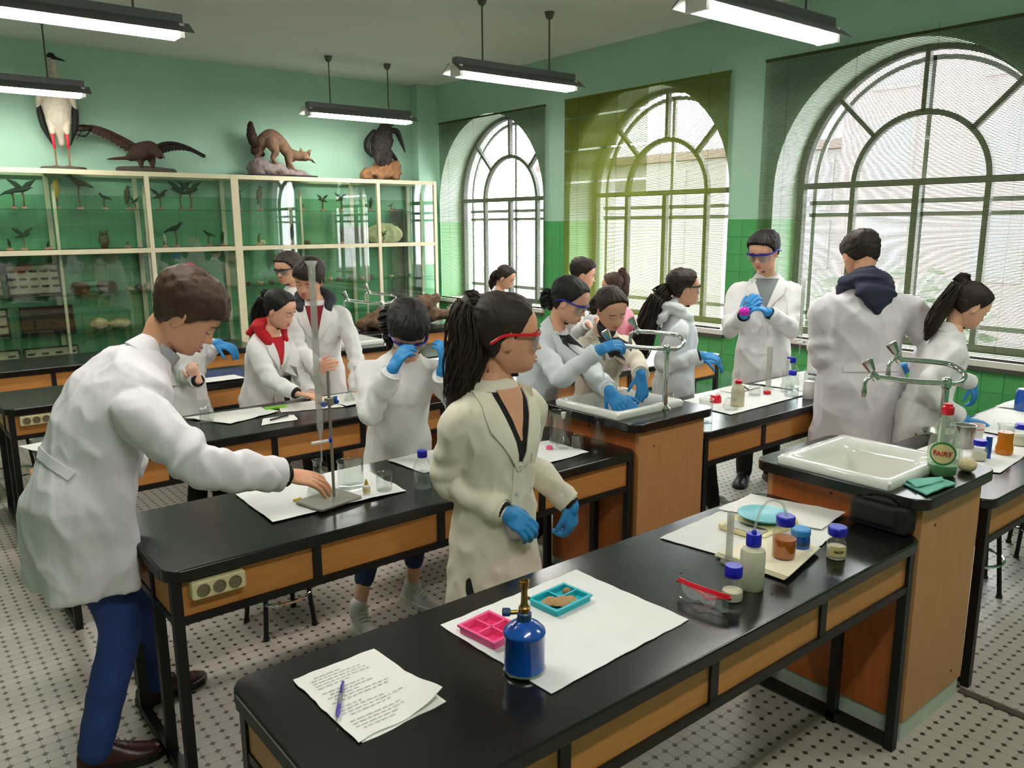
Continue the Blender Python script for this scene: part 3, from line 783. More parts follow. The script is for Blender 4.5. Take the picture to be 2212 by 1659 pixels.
# ------------------------------------------------------------------ glass display cabinets along the back wall
CY0, CY1, CZT, CZM, CZB = 8.65, 9.125, 2.25, 1.485, 0.40
def cabinet(x0, x1, posts, backs, label):
    t = thing('display_cabinet', label, 'cabinet', (x0, CY0, 0)); w, d = x1-x0, CY1-CY0
    tf = MB()
    for y in (0.0, d-0.035): tf.b2(0, w, y, y+0.035, CZT-0.045, CZT)
    for x in [0.0]+[q-x0-0.0175 for q in backs[1:-1]]+[w-0.035]: tf.b2(x, x+0.035, 0.035, d-0.035, CZT-0.03, CZT-0.008)
    tf.obj('top_frame', 'cream_metal', t, smooth=False)
    MB().b2(0.02, w-0.02, 0.02, d-0.02, CZT-0.008, CZT).obj('glass_top', 'glass_shelf', t, smooth=False)
    MB().b2(0, w, 0, 0.03, CZM-0.025, CZM+0.02).obj('rail', 'cream_metal', t, smooth=False)
    MB().b2(0.01, w-0.01, 0.03, d, CZM-0.01, CZM+0.018).obj('shelf', 'dark_wood', t, smooth=False)
    MB().b2(0.01, w-0.01, 0.0, d, 0.06, CZB).obj('base', 'cabinet_dark', t, smooth=False)
    MB().b2(0, w, 0, 0.03, CZB-0.02, CZB+0.02).obj('rail', 'cream_metal', t, smooth=False)
    MB().b2(0.02, w-0.02, 0.03, d-0.03, 0, 0.06).obj('plinth', 'steel_black', t, smooth=False)
    for x in posts: MB().b2(x-x0-0.02, x-x0+0.02, -0.004, 0.035, CZB-0.02, CZT).obj('post', 'cream_metal', t, smooth=False)
    for x in backs:
        MB().b2(x-x0-0.022, x-x0+0.022, d-0.03, d, CZB, CZT-0.045).obj('post', 'cream_metal', t, smooth=False)
        MB().b2(x-x0-0.013, x-x0+0.013, 0.14, 0.16, CZB, CZT-0.14).obj('bracket_rail', 'cream_metal', t, smooth=False)
    for z in (1.885, 1.07, 0.70):
        MB().b2(0.02, w-0.02, 0.07, d-0.04, z-0.008, z).obj('glass_shelf', 'glass_shelf', t, smooth=False)
    xs = sorted(posts)
    for a, b in zip(xs[:-1], xs[1:]):
        for z0, z1 in ((CZB+0.02, CZM-0.025), (CZM+0.02, CZT-0.045)):
            MB().b2(a-x0+0.02, b-x0-0.02, 0.010, 0.014, z0, z1).obj('glass_door', 'glass_cabinet', t, smooth=False)
    return t
cabinet(0.63, 3.24, [0.65, 2.36, 3.22], [0.74, 1.55, 2.36], 'cream framed glass cabinet of stuffed birds, left, with the stork on top')
cabinet(3.24, 5.80, [3.26, 4.97, 5.78], [3.26, 4.04, 4.85, 5.66], 'cream framed glass cabinet of stuffed birds, right, with the fox on top')

# ------------------------------------------------------------------ stuffed animals on the cabinets
def stork(x, y, z):
    t = thing('stuffed_stork', 'stuffed white stork with black wings standing on the cabinet', 'stuffed animal', (x, y, z), radians(-15))
    # faces -Y; local
    MB().lathe([(0.001, 0), (0.20, 0), (0.20, 0.018), (0.19, 0.028), (0.001, 0.030)], 26).obj('base', 'stand_dark', t)
    b = MB()
    limb(b, [(0, 0.05, 0.33), (0, 0.02, 0.46), (0, -0.01, 0.60), (0, -0.03, 0.72)], [0.045, 0.105, 0.135, 0.085], 16, 5, 0.9)
    limb(b, [(0, -0.03, 0.72), (0, -0.02, 0.80), (0, -0.015, 0.90), (0, -0.02, 0.985)], [0.09, 0.05, 0.034, 0.034], 12, 5)
    b.ell((0, -0.035, 1.005), (0.042, 0.055, 0.042))
    limb(b, [(0, 0.05, 0.38), (0, 0.07, 0.25)], [0.05, 0.028], 10, 3)
    for s in (-1, 1): limb(b, [(s*0.055, 0, 0.46), (s*0.062, -0.005, 0.34)], [0.055, 0.022], 10, 3)
    weld(b, 'body', 'feather_white', 0.008, 3, t)
    hd = MB(); hd.ell((0.0, -0.045, 1.02), (0.038, 0.048, 0.036)); hd.obj('head_cap', 'feather_dark', t)
    MB().lathe([(0.020, 0), (0.014, 0.05), (0.007, 0.12), (0.001, 0.15)], 10, (0.015, -0.085, 1.01), (0.75, -0.6, -0.3)).obj('beak', 'feather_dark', t)
    for s in (-1, 1):
        w = MB(); limb(w, [(s*0.10, 0.0, 0.70), (s*0.145, 0.02, 0.56), (s*0.13, 0.05, 0.40), (s*0.075, 0.07, 0.24)], [0.03, 0.062, 0.055, 0.012], 12, 5, 0.5, (0, 1, 0))
        wo = weld(w, 'wing', 'feather_black', 0.008, 2, t)
        w = MB(); limb(w, [(s*0.07, -0.03, 0.74), (s*0.13, -0.03, 0.66), (s*0.155, -0.01, 0.56)], [0.03, 0.055, 0.02], 12, 4, 0.7, (0, 1, 0))
        weld(w, 'shoulder_feathers', 'feather_white', 0.008, 2, wo)
        l = MB(); limb(l, [(s*0.062, -0.005, 0.38), (s*0.06, -0.01, 0.27), (s*0.058, 0.01, 0.21)], [0.017, 0.014, 0.013], 10, 3)
        l.obj('upper_leg', 'beak_red', t)
        l = MB(); limb(l, [(s*0.058, 0.01, 0.215), (s*0.056, 0.0, 0.10), (s*0.055, 0.0, 0.04)], [0.009, 0.0065, 0.009], 8, 3)
        for a in (-35, 0, 35): limb(l, [(s*0.055, 0, 0.042), (s*0.055+0.06*sin(radians(a)), -0.06*cos(radians(a)), 0.034)], [0.008, 0.004], 6, 2)
        l.obj('foot', 'twig', t)
    return t
stork(1.68, 8.88, CZT)
def feathers(mb, root, dirv, n, L, w, spread, axis):
    for k in range(n):
        a = (k/(n-1)-0.5)*spread
        d = (Matrix.Rotation(a, 3, axis) @ Vector(dirv)).normalized()
        limb(mb, [Vector(root), Vector(root)+d*L*0.6, Vector(root)+d*L], [w*0.7, w, w*0.3], 6, 2, 0.25, None)
def eagle(x, y, z):
    t = thing('stuffed_eagle', 'stuffed brown bird of prey with long spread wings on the cabinet', 'stuffed animal', (x, y, z), radians(0))
    p = MB(); limb(p, [(-0.26, 0, 0.025), (0, 0.0, 0.03), (0.27, 0, 0.02)], [0.03, 0.04, 0.03], 10, 4, 0.7); p.obj('perch', 'stand_dark', t)
    b = MB(); limb(b, [(-0.12, 0.05, 0.16), (-0.05, 0.0, 0.20), (0.04, -0.06, 0.23), (0.08, -0.12, 0.20)], [0.05, 0.095, 0.085, 0.05], 14, 5)
    b.ell((0.10, -0.15, 0.17), (0.04, 0.05, 0.04))
    limb(b, [(-0.10, 0.05, 0.15), (-0.26, 0.06, 0.135), (-0.34, 0.06, 0.125)], [0.04, 0.03, 0.014], 10, 4, 0.5, (0, 1, 0))
    for s in (-0.05, 0.06): limb(b, [(s, 0, 0.15), (s, -0.02, 0.08), (s, -0.02, 0.05)], [0.045, 0.025, 0.012], 8, 3)
    weld(b, 'body', 'feather_brown', 0.009, 3, t)
    MB().lathe([(0.014, 0), (0.010, 0.02), (0.002, 0.045)], 8, (0.115, -0.185, 0.165), (0.3, -0.6, -0.7)).obj('beak', 'stand_dark', t)
    for s in (-1, 1):
        w = MB()
        if s < 0:
            A = [(-0.06, 0.02, 0.24), (-0.18, 0.03, 0.32), (-0.32, 0.03, 0.39), (-0.46, 0.02, 0.42), (-0.585, 0.0, 0.395)]
        else:
            A = [(0.08, 0.02, 0.22), (0.18, 0.03, 0.29), (0.28, 0.03, 0.31), (0.42, 0.02, 0.28), (0.60, 0.0, 0.19)]
        C_ = crom(A, 5); n = len(C_)
        limb(w, A, [0.055, 0.042, 0.026, 0.014, 0.006], 10, 5, 0.55, (0, 1, 0))
        C2 = crom(A, 12); n2 = len(C2)
        for i in range(1, n2-1):
            f = i/(n2-1); L = 0.095*(1-f)**0.8+0.016
            d = Vector((s*(-0.25+0.9*f), 0.35-0.3*f, -0.9+0.55*f)).normalized()
            limb(w, [C2[i], C2[i]+d*L*0.6, C2[i]+d*L*(0.92+0.16*((i*7) % 3)/2)], [0.020, 0.021, 0.008], 6, 2, 0.3, Vector((0, 1, 0)).cross(d))
        if s < 0:
            for a in (-0.16, -0.05, 0.06): limb(w, [C_[-3], C_[-1]+Vector((-0.03, 0, a*0.6-0.01))], [0.016, 0.006], 6, 3, 0.4, (0, 1, 0))
        o = w.obj('wing', 'feather_dark' if s > 0 else 'feather_brown', t)
        if s < 0:
            q = MB()
            for a in (0.02, -0.03, -0.08): limb(q, [C_[-6], (C_[-2]+C_[-4])*0.5+Vector((0, -0.012, a)), C_[-1]+Vector((-0.06, -0.01, a*0.7+0.01))], [0.014, 0.022, 0.008], 6, 3, 0.4, (0, 1, 0))
            q.obj('wing_tip', 'feather_black', o)
    return t
eagle(2.43, 8.88, CZT)
def rocky(name, parent, m, pts, seed, voxel=0.012, amp=0.02):
    b = MB()
    for c, r in pts: b.ell(c, r, 12, 8)
    def post(me):
        co = displace(me, lambda p: noise.noise(p*14+Vector((seed, 0, 0)))*amp+noise.noise(p*38+Vector((seed, 5, 0)))*amp*0.4)
        co[:, 2] = np.maximum(co[:, 2], 0); me.vertices.foreach_set('co', co.ravel())
    return weld(b, name, m, voxel, 2, parent, post=post)
def fox(x, y, z):
    t = thing('stuffed_fox', 'stuffed brown fox bending down off a grey rock on the cabinet', 'stuffed animal', (x, y, z))
    MB().prism(rrect(-0.37, 0.40, -0.15, 0.15, 0.03), 0, 0.022).obj('base_board', 'steel_black', t, smooth=False)
    rocky('rock', t, 'rock_grey', [((-0.22, 0, 0.08), (0.15, 0.14, 0.115)), ((-0.06, 0, 0.07), (0.17, 0.13, 0.095)), ((0.14, 0, 0.035), (0.22, 0.12, 0.055)), ((0.30, 0, 0.02), (0.10, 0.11, 0.035))], 3)
    b = MB()
    limb(b, [(-0.17, 0.02, 0.38), (-0.08, 0.0, 0.43), (0.02, 0, 0.38), (0.10, -0.01, 0.28), (0.15, -0.02, 0.22)], [0.075, 0.092, 0.075, 0.065, 0.05], 14, 5, 0.85)
    # hind legs with hocks
    limb(b, [(-0.10, -0.05, 0.36), (-0.06, -0.06, 0.27), (-0.10, -0.06, 0.20), (-0.05, -0.065, 0.14), (-0.02, -0.07, 0.13)], [0.07, 0.045, 0.024, 0.017, 0.018], 10, 4)
    limb(b, [(-0.18, 0.05, 0.35), (-0.20, 0.06, 0.27), (-0.24, 0.06, 0.20), (-0.22, 0.06, 0.15)], [0.065, 0.04, 0.022, 0.017], 10, 4)
    limb(b, [(0.10, -0.04, 0.25), (0.10, -0.055, 0.16), (0.14, -0.06, 0.09), (0.17, -0.06, 0.07)], [0.05, 0.027, 0.018, 0.018], 10, 4)
    limb(b, [(0.12, 0.03, 0.25), (0.12, 0.04, 0.16), (0.13, 0.04, 0.08)], [0.045, 0.025, 0.018], 10, 4)
    # neck, head (turned to the camera), muzzle
    limb(b, [(0.13, -0.02, 0.26), (0.20, -0.05, 0.24), (0.25, -0.08, 0.235)], [0.06, 0.055, 0.052], 12, 4)
    b.ell((0.265, -0.09, 0.235), (0.062, 0.055, 0.055))
    limb(b, [(0.28, -0.11, 0.225), (0.325, -0.14, 0.195)], [0.034, 0.014], 10, 3)
    weld(b, 'body', 'fox_fur', 0.008, 3, t)
    for dx, dy, ax in ((0.235, -0.09, (-0.25, -0.1, 1)), (0.315, -0.085, (0.65, 0.1, 0.8))):
        MB().lathe([(0.027, 0), (0.020, 0.025), (0.002, 0.062)], 8, (dx, dy, 0.27), ax).obj('ear', 'fox_fur', t)
    MB().ell((0.332, -0.147, 0.192), (0.009, 0.009, 0.008)).obj('nose', 'feather_black', t)
    for dx in (-0.018, 0.022): MB().ell((0.282+dx, -0.142+abs(dx)*0.2, 0.245), (0.008, 0.006, 0.008)).obj('eye', 'iris', t)
    MB().lathe([(0.012, 0), (0.004, 0.045)], 7, (0.335, -0.13, 0.185), (0.8, -0.2, -0.45)).obj('jaw', 'fox_dark', t)
    tl = MB(); limb(tl, [(-0.20, 0.02, 0.38), (-0.26, 0.03, 0.36), (-0.285, 0.03, 0.45), (-0.29, 0.03, 0.56)], [0.035, 0.05, 0.056, 0.03], 12, 5)
    def post(me):
        displace(me, lambda p: noise.noise(p*60)*0.008)
    weld(tl, 'tail', 'fox_dark', 0.008, 1, t, post=post)
    bl = MB(); limb(bl, [(-0.21, 0.07, 0.34), (-0.23, 0.075, 0.28), (-0.16, 0.07, 0.25)], [0.05, 0.06, 0.03], 10, 4); bl.obj('dark_flank', 'fox_dark', t)  # hind flank piece in the darker fur colour
    return t
fox(3.85, 8.88, CZT)
def raptor(x, y, z):
    t = thing('stuffed_raptor', 'stuffed dark bird with drooping wings on an ochre rock, right end of the cabinet', 'stuffed animal', (x, y, z))
    rocky('rock', t, 'rock_ochre', [((-0.12, 0, 0.06), (0.17, 0.13, 0.10)), ((0.06, 0, 0.10), (0.20, 0.14, 0.15)), ((0.14, 0, 0.16), (0.12, 0.11, 0.10))], 9, amp=0.03)
    b = MB()
    limb(b, [(-0.02, -0.04, 0.22), (-0.02, -0.03, 0.36), (0.02, -0.02, 0.50), (0.04, -0.04, 0.60)], [0.075, 0.12, 0.13, 0.08], 14, 5)
    b.ell((0.06, -0.09, 0.66), (0.06, 0.07, 0.055))
    for s in (-0.09, 0.06): limb(b, [(s, -0.08, 0.30), (s-0.02, -0.10, 0.22), (s-0.03, -0.11, 0.19)], [0.05, 0.03, 0.016], 8, 3)
    def post(me):
        displace(me, lambda p: noise.noise(p*45)*0.012)
    weld(b, 'body', 'feather_dark', 0.009, 2, t, post=post)
    MB().lathe([(0.016, 0), (0.012, 0.02), (0.002, 0.05)], 8, (0.06, -0.16, 0.66), (0.1, -0.6, -0.6)).obj('beak', 'stand_dark', t)
    w = MB(); limb(w, [(-0.10, 0, 0.56), (-0.18, 0, 0.46), (-0.19, 0.0, 0.36), (-0.13, 0, 0.28)], [0.05, 0.06, 0.05, 0.02], 12, 4, 0.6, (0, 1, 0)); weld(w, 'wing', 'feather_black', 0.009, 2, t)
    w = MB(); limb(w, [(0.10, 0, 0.58), (0.22, 0, 0.60), (0.28, 0, 0.50), (0.34, 0, 0.36)], [0.06, 0.055, 0.04, 0.014], 12, 4, 0.6, (0, 1, 0)); weld(w, 'wing', 'feather_black', 0.009, 2, t)
    w = MB(); limb(w, [(0.10, 0.03, 0.40), (0.20, 0.04, 0.30), (0.27, 0.04, 0.22)], [0.05, 0.045, 0.02], 12, 4, 0.5, (0, 1, 0)); weld(w, 'tail', 'feather_black', 0.009, 2, t)
    return t
raptor(5.16, 8.88, CZT)

# small birds, stones and boxes on the shelves
def small_bird(x, z, h, label, flip=1, m='bird_dark', pose='perch', y=8.93, stand='stand_pink'):
    t = thing('stuffed_bird', label, 'stuffed animal', (x, y, z), group='small stuffed birds in the glass cabinets')
    bl = min(h*0.55, 0.15); zb = h-bl*0.35
    mb = MB(); f = flip
    if pose == 'perch':
        limb(mb, [(-f*bl*0.85, 0, zb-bl*0.30), (-f*bl*0.45, 0, zb-bl*0.10), (0, 0, zb), (f*bl*0.32, 0, zb+bl*0.25)], [bl*0.05, bl*0.13, bl*0.22, bl*0.12], 10, 3)
        mb.ell((f*bl*0.42, 0, zb+bl*0.38), (bl*0.15, bl*0.13, bl*0.13), 10, 6)
        bk = ((f*bl*0.52, 0, zb+bl*0.38), (f, 0, -0.15))
    elif pose == 'upright':
        limb(mb, [(-f*bl*0.15, 0, zb-bl*0.95), (-f*bl*0.05, 0, zb-bl*0.45), (0, 0, zb), (f*bl*0.05, 0, zb+bl*0.25)], [bl*0.08, bl*0.25, bl*0.24, bl*0.13], 10, 3)
        mb.ell((f*bl*0.08, 0, zb+bl*0.38), (bl*0.15, bl*0.14, bl*0.15), 10, 6)
        bk = ((f*bl*0.2, 0, zb+bl*0.38), (f, 0, -0.2))
    else:  # wings raised
        limb(mb, [(-f*bl*0.7, 0, zb-bl*0.2), (0, 0, zb), (f*bl*0.4, 0, zb+bl*0.1)], [bl*0.06, bl*0.20, bl*0.12], 10, 3)
        mb.ell((f*bl*0.5, 0, zb+bl*0.18), (bl*0.13, bl*0.12, bl*0.12), 10, 6)
        bk = ((f*bl*0.6, 0, zb+bl*0.18), (f, 0, -0.1))
    mb.obj('body', m, t)
    if pose == 'wings':
        for s in (-1, 1):
            w = MB(); limb(w, [(0, 0, zb+bl*0.05), (s*bl*0.5, s*0.02, zb+bl*0.45), (s*bl*0.95, s*0.02, zb+bl*0.75)], [bl*0.16, bl*0.20, bl*0.05], 8, 3, 0.4, (0, 0, 1)); w.obj('wing', m, t)
    MB().lathe([(bl*0.05, 0), (0.001, bl*0.2)], 6, bk[0], bk[1]).obj('beak', 'stand_dark', t)
    if zb-bl*0.2 > 0.05:
        MB().tube([(0, 0, 0.01), (0.006*f, 0, zb*0.5), (0, 0, zb-bl*0.1)], 0.007, 6).obj('perch', 'twig', t)
    for s in (-1, 1): MB().cyl((s*bl*0.07, 0, zb-bl*0.15), (s*bl*0.05, 0, max(0.02, zb-bl*0.42)), 0.004, 5).obj('leg', 'twig', t)
    MB().lathe([(0.035, 0), (0.035, 0.008), (0.02, 0.022), (0.001, 0.024)], 12).obj('stand', stand, t)
    return t
def stone(x, z, r, label, m, y=8.93):
    t = thing('mineral_rock', label, 'rock', (x, y, z), group='stones in the glass cabinets')
    rocky('stone', t, m, [((0, 0, r[2]*0.9), r), ((r[0]*0.3, 0, r[2]*0.7), (r[0]*0.6, r[1]*0.8, r[2]*0.7))], x*7, 0.012, 0.014)
    return t
Z1, Z2, Z3, Z4 = 1.885, CZM+0.018, 1.07, 0.70
BD = [  # x, shelf, height, flip, material, pose, label
 (1.235, Z1, 0.20, 1, 'bird_dark', 'perch', 'little dark bird on the far left of the upper glass shelf'),
 (1.32, Z1, 0.22, 1, 'bird_dark', 'wings', 'small bird on a tall thin perch at the left of the upper glass shelf'),
 (1.60, Z1, 0.27, 1, 'bird_yellow', 'upright', 'yellow breasted bird on the upper glass shelf left'),
 (1.80, Z1, 0.31, -1, 'bird_mid', 'perch', 'long tailed bird on a thin perch in the middle of the left upper shelf'),
 (2.02, Z1, 0.15, -1, 'bird_dark', 'perch', 'tiny bird on a thin perch right of the long tailed bird'),
 (2.24, Z1, 0.22, 1, 'bird_mid', 'upright', 'upright pale bird left of the spread winged dark bird'),
 (2.30, Z1, 0.10, 1, 'bird_dark', 'wings', 'dark bird with spread wings low on the upper shelf by the post'),
 (2.55, Z1, 0.17, 1, 'bird_dark', 'wings', 'dark bird with a raised tail just right of the first cabinet post'),
 (2.76, Z1, 0.24, -1, 'bird_dark', 'wings', 'larger dark bird with both wings raised on a stand'),
 (2.86, Z1, 0.24, 1, 'bird_dark', 'wings', 'dark bird with raised wings touching the larger winged bird'),
 (3.38, Z1, 0.20, 1, 'bird_dark', 'upright', 'slim bird on the upper shelf right of the second post'),
 (3.62, Z1, 0.25, 1, 'bird_mid', 'upright', 'grey bird in the reflection on the upper shelf below the fox'),
 (4.12, Z1, 0.06, 1, 'bird_dark', 'wings', 'tiny winged bird low on the upper shelf below the fox'),
 (4.38, Z1, 0.15, -1, 'bird_dark', 'wings', 'bird on a pale stand, left of the pair below the raptor'),
 (4.62, Z1, 0.17, 1, 'bird_dark', 'wings', 'bird with a long raised wing on the upper shelf left of the third post'),
 (5.02, Z1, 0.15, 1, 'bird_dark', 'upright', 'dark upright bird behind the third cabinet post'),
 (5.30, Z1, 0.09, 1, 'bird_mid', 'perch', 'small pale bird at the right end of the upper shelf'),
 (1.16, Z2, 0.10, -1, 'bird_dark', 'upright', 'round dark bird at the left end of the middle shelf'),
 (1.28, Z2, 0.17, 1, 'bird_dark', 'wings', 'small bird on a twig, middle shelf far left'),
 (1.48, Z2, 0.07, 1, 'bird_dark', 'upright', 'tiny dark bird on the middle shelf near the back post'),
 (2.20, Z2, 0.06, 1, 'bird_mid', 'perch', 'tiny brown bird right of the owl on the middle shelf'),
 (2.68, Z2, 0.24, 1, 'bird_dark', 'perch', 'dark bird leaning forward on a tall stand, middle shelf'),
 (2.56, Z2, 0.13, -1, 'feather_white', 'upright', 'pale bird at the foot of the leaning dark bird'),
 (3.02, Z2, 0.16, -1, 'bird_dark', 'perch', 'black bird with a long tail left of the second post, middle shelf'),
 (3.17, Z2, 0.14, 1, 'bird_dark', 'upright', 'black bird right beside the second post, middle shelf'),
 (3.58, Z2, 0.12, 1, 'bird_mid', 'upright', 'brown bird by the pale block on the middle shelf'),
 (3.98, Z2, 0.21, 1, 'bird_dark', 'upright', 'big dark upright bird standing alone on the middle shelf'),
 (4.62, Z2, 0.15, -1, 'bird_mid', 'perch', 'small bird on a thin perch left of the framed relief'),
 (5.18, Z2, 0.12, 1, 'bird_mid', 'wings', 'brown bird with raised wings before the pale stone slab'),
]
for x, z, h, fl_, m, po, lb in BD: small_bird(x, z, h, lb, fl_, m, po)
ow = thing('stuffed_owl', 'squat brown owl on the middle shelf of the left cabinet', 'stuffed animal', (1.98, 8.93, Z2))
b_ = MB(); limb(b_, [(0, 0, 0.03), (0, 0, 0.08), (0, 0, 0.13)], [0.04, 0.055, 0.045], 12, 3); b_.obj('body', 'bird_mid', ow)
for s in (-1, 1):
    MB().lathe([(0.012, 0), (0.002, 0.03)], 6, (s*0.028, -0.01, 0.16), (s*0.4, 0, 1)).obj('ear_tuft', 'bird_mid', ow)
    MB().ell((s*0.018, -0.043, 0.14), (0.010, 0.006, 0.010), 8, 5).obj('eye', 'iris', ow)
ST = [(1.72, Z3, (0.095, 0.07, 0.06), 'rock_brown', 'largest brown rough stone on the lower glass shelf, left'),
 (1.93, Z3, (0.06, 0.05, 0.065), 'rock_grey', 'grey stone second from left on the lower glass shelf'),
 (2.01, Z3, (0.055, 0.05, 0.06), 'rock_brown', 'dark brown stone touching the grey stone on the lower shelf'),
 (2.18, Z3, (0.04, 0.04, 0.026), 'rock_cream', 'small pale flat stone on the lower glass shelf'),
 (2.26, Z3, (0.04, 0.035, 0.035), 'rock_brown', 'small blackish stone beside the small pale stone'),
 (2.36, Z3, (0.05, 0.04, 0.04), 'rock_cream', 'tan stone at the right of the lower shelf stones'),
 (1.86, Z4, (0.09, 0.07, 0.06), 'rock_cream', 'large pale stone at the bottom of the cabinet behind the bending man'),
 (2.05, Z4, (0.11, 0.08, 0.05), 'rock_cream', 'wide sandy stone beside the large pale stone at the cabinet bottom'),
 (2.92, Z4, (0.08, 0.06, 0.05), 'rock_cream', 'pale stone behind the girl with the red headband'),
 (3.62, Z2, (0.035, 0.03, 0.03), 'rock_cream', 'pale little block on the middle shelf'),
 (4.15, Z2, (0.05, 0.03, 0.02), 'rock_brown', 'flat brown stone at the foot of the big dark bird'),
]
ORD = ['leftmost', 'second', 'third', 'fourth', 'fifth', 'sixth', 'seventh', 'eighth', 'ninth', 'tenth', 'eleventh', 'twelfth', 'thirteenth', 'third from the right', 'last but one', 'rightmost']
for k in range(16):
    x = 3.42+k*0.142
    ST.append((x, Z3, (0.035+0.015*((k*7) % 3)/2, 0.03, 0.014+0.010*((k*5) % 4)/3), ('rock_brown', 'rock_cream', 'rock_grey')[k % 3], ('brown', 'pale', 'grey')[k % 3]+' flat stone on the lower shelf of the right cabinet, '+ORD[k]))
for x, z, r, m, lb in ST: stone(x, z, r, lb, m)
def insect_box(x, z, w, h, label, m='card_cream', rows=3, cols=5, lean=0.25, y=8.98, d=0.05):
    t = thing('specimen_box', label, 'display box', (x, y, z)); t.rotation_euler = (-lean, 0, 0)
    MB().b2(-w/2, w/2, 0, d, 0, h).obj('case', m, t, smooth=False)
    for a in ((-w/2, -w/2+0.015, 0, h), (w/2-0.015, w/2, 0, h), (-w/2, w/2, 0, 0.015), (-w/2, w/2, h-0.015, h)):
        MB().b2(a[0], a[1], -0.012, 0, a[2], a[3]).obj('frame', 'dark_wood' if m != 'card_cream' else 'stand_dark', t, smooth=False)
    for r in range(rows):
        for c in range(cols):
            cx = -w/2+(c+0.5)*w/cols; cz = h*(0.14+0.74*(r+0.5)/rows)
            mb = MB(); mb.ell((cx, -0.006, cz), (0.006, 0.005, 0.016), 6, 4)
            for s in (-1, 1): mb.ell((cx+s*0.018, -0.005, cz+0.004), (0.018, 0.003, 0.012), 6, 4)
            mb.obj('insect', ('bird_dark', 'bird_mid', 'stand_dark')[(r*2+c) % 3], t)
    return t
insect_box(1.34, Z3+0.002, 0.46, 0.30, 'cream framed box of pinned insects on the lower shelf, far left')
insect_box(1.42, Z4, 0.46, 0.26, 'dark framed box of brown specimens below the insect box', 'dark_wood', 2, 6)
insect_box(0.94, Z4, 0.30, 0.26, 'pale framed box at the extreme left bottom of the cabinet', 'card_cream', 2, 3)
insect_box(0.92, Z3+0.002, 0.32, 0.30, 'pale framed box of insects at the left edge of the lower shelf', 'card_cream', 3, 3)
insect_box(1.00, CZB+0.02, 0.30, 0.14, 'low pale specimen box at the left of the cabinet floor', 'card_cream', 1, 2)
insect_box(1.42, CZB+0.02, 0.48, 0.14, 'low wide specimen box on the cabinet floor behind the left benches', 'card_cream', 1, 4)
t = thing('relief_slab', 'mottled pale stone slab leaning behind the right end of the middle shelf', 'slab', (5.24, 9.02, Z2)); rocky('slab', t, 'rock_cream', [((0, 0, 0.12), (0.24, 0.02, 0.13)), ((-0.1, 0, 0.1), (0.16, 0.02, 0.12)), ((0.12, 0, 0.1), (0.16, 0.02, 0.12))], 4, 0.012, 0.012)
t = thing('relief_slab', 'plain grey slab left of the mottled slab behind the third post', 'slab', (4.82, 9.02, Z2)); MB().b2(-0.15, 0.15, -0.02, 0.02, 0, 0.2).obj('slab', 'rock_grey', t, bevel=0.006)
t = thing('curtain_panel', 'grey pleated panel inside the right end of the cabinet', 'curtain', (5.48, 9.06, CZB+0.02))
mb = MB(); n = 24
mb.rings([[(-0.10+0.2*k/n, 0.02+0.012*sin(k*1.6), z) for k in range(n+1)]+[(-0.10+0.2*k/n, 0.012*sin(k*1.6)+0.024, z) for k in range(n, -1, -1)] for z in (0, 1.5)]); mb.obj('panel', 'rock_grey', t)
# ------------------------------------------------------------------ papers and towels
def sheet(name, label, cat, poly, z, m='towel', th=0.0015, wav=0.003, seed=0, n=14, group=None, curl=None):
    # a four cornered sheet, gently rumpled; poly = 4 world corners in order
    A = [Vector((p[0], p[1], 0)) for p in poly]; c = sum(A, Vector())/4
    t = None; V = []; F = []
    for side in (0, 1):
        for i in range(n+1):
            for j in range(n+1):
                u, v = i/n, j/n
                p = (A[0]*(1-u)+A[1]*u)*(1-v)+(A[3]*(1-u)+A[2]*u)*v
                e = min(u, 1-u, v, 1-v)
                q = Vector((p.x*9+seed, p.y*9, seed*1.7))
                w = wav*(0.5+0.5*noise.noise(q))+wav*0.5*max(0, noise.noise(q*2.3))
                if e == 0: p = p+Vector((noise.noise(q*3)*0.004, noise.noise(q*3+Vector((4, 4, 4)))*0.004, 0)); w *= 1.3
                if curl: w += curl(u, v)
                V.append((p.x-c.x, p.y-c.y, 0.0004+w+(th if side == 0 else 0)))
    N = (n+1)*(n+1)
    for i in range(n):
        for j in range(n):
            a = i*(n+1)+j
            F.append((a, a+n+1, a+n+2, a+1)); F.append((N+a, N+a+1, N+a+n+2, N+a+n+1))
    for k in range(n):
        for a, b in ((k, k+1), (n*(n+1)+k+1, n*(n+1)+k), ((k+1)*(n+1), k*(n+1)), (k*(n+1)+n, (k+1)*(n+1)+n)): F.append((a, b, N+b, N+a))
    mb = MB(); mb.v = V; mb.f = F
    o = mb.obj(name, m, None, loc=(c.x, c.y, z)); tag(o, label, cat, group); return o
Z0 = ZT
sheet('paper_towel', 'large white paper towel under the blue gas burner and the two trays', 'towel', [(1.015, 1.54), (1.495, 1.56), (1.51, 1.167), (1.027, 1.144)], Z0, wav=0.002, seed=1)
sheet('paper_towel', 'white paper towel under the bottles at the sink end of the nearest bench', 'towel', [(1.862, 1.565), (2.36, 1.60), (2.40, 1.24), (1.93, 1.17)], Z0, wav=0.004, seed=2)
sheet('printed_sheet', 'white printed sheet lying against the sink unit of the nearest bench', 'paper', [(2.20, 1.60), (2.42, 1.615), (2.505, 1.30), (2.30, 1.27)], Z0+0.006, 'paper', wav=0.004, seed=3)
fp = thing('folded_towel', 'cream folded paper towels in layers under the amber bottle', 'towel', (1.99, 1.235, Z0+0.006))
for k in range(3):
    MB().prism([(x+0.004*k, y-0.003*k) for x, y in ((-0.115, 0.13), (0.14, 0.12), (0.15, -0.045), (-0.105, -0.098))], 0.004*k, 0.004*k+0.003).obj('layer', 'paper_cream', fp, smooth=False)
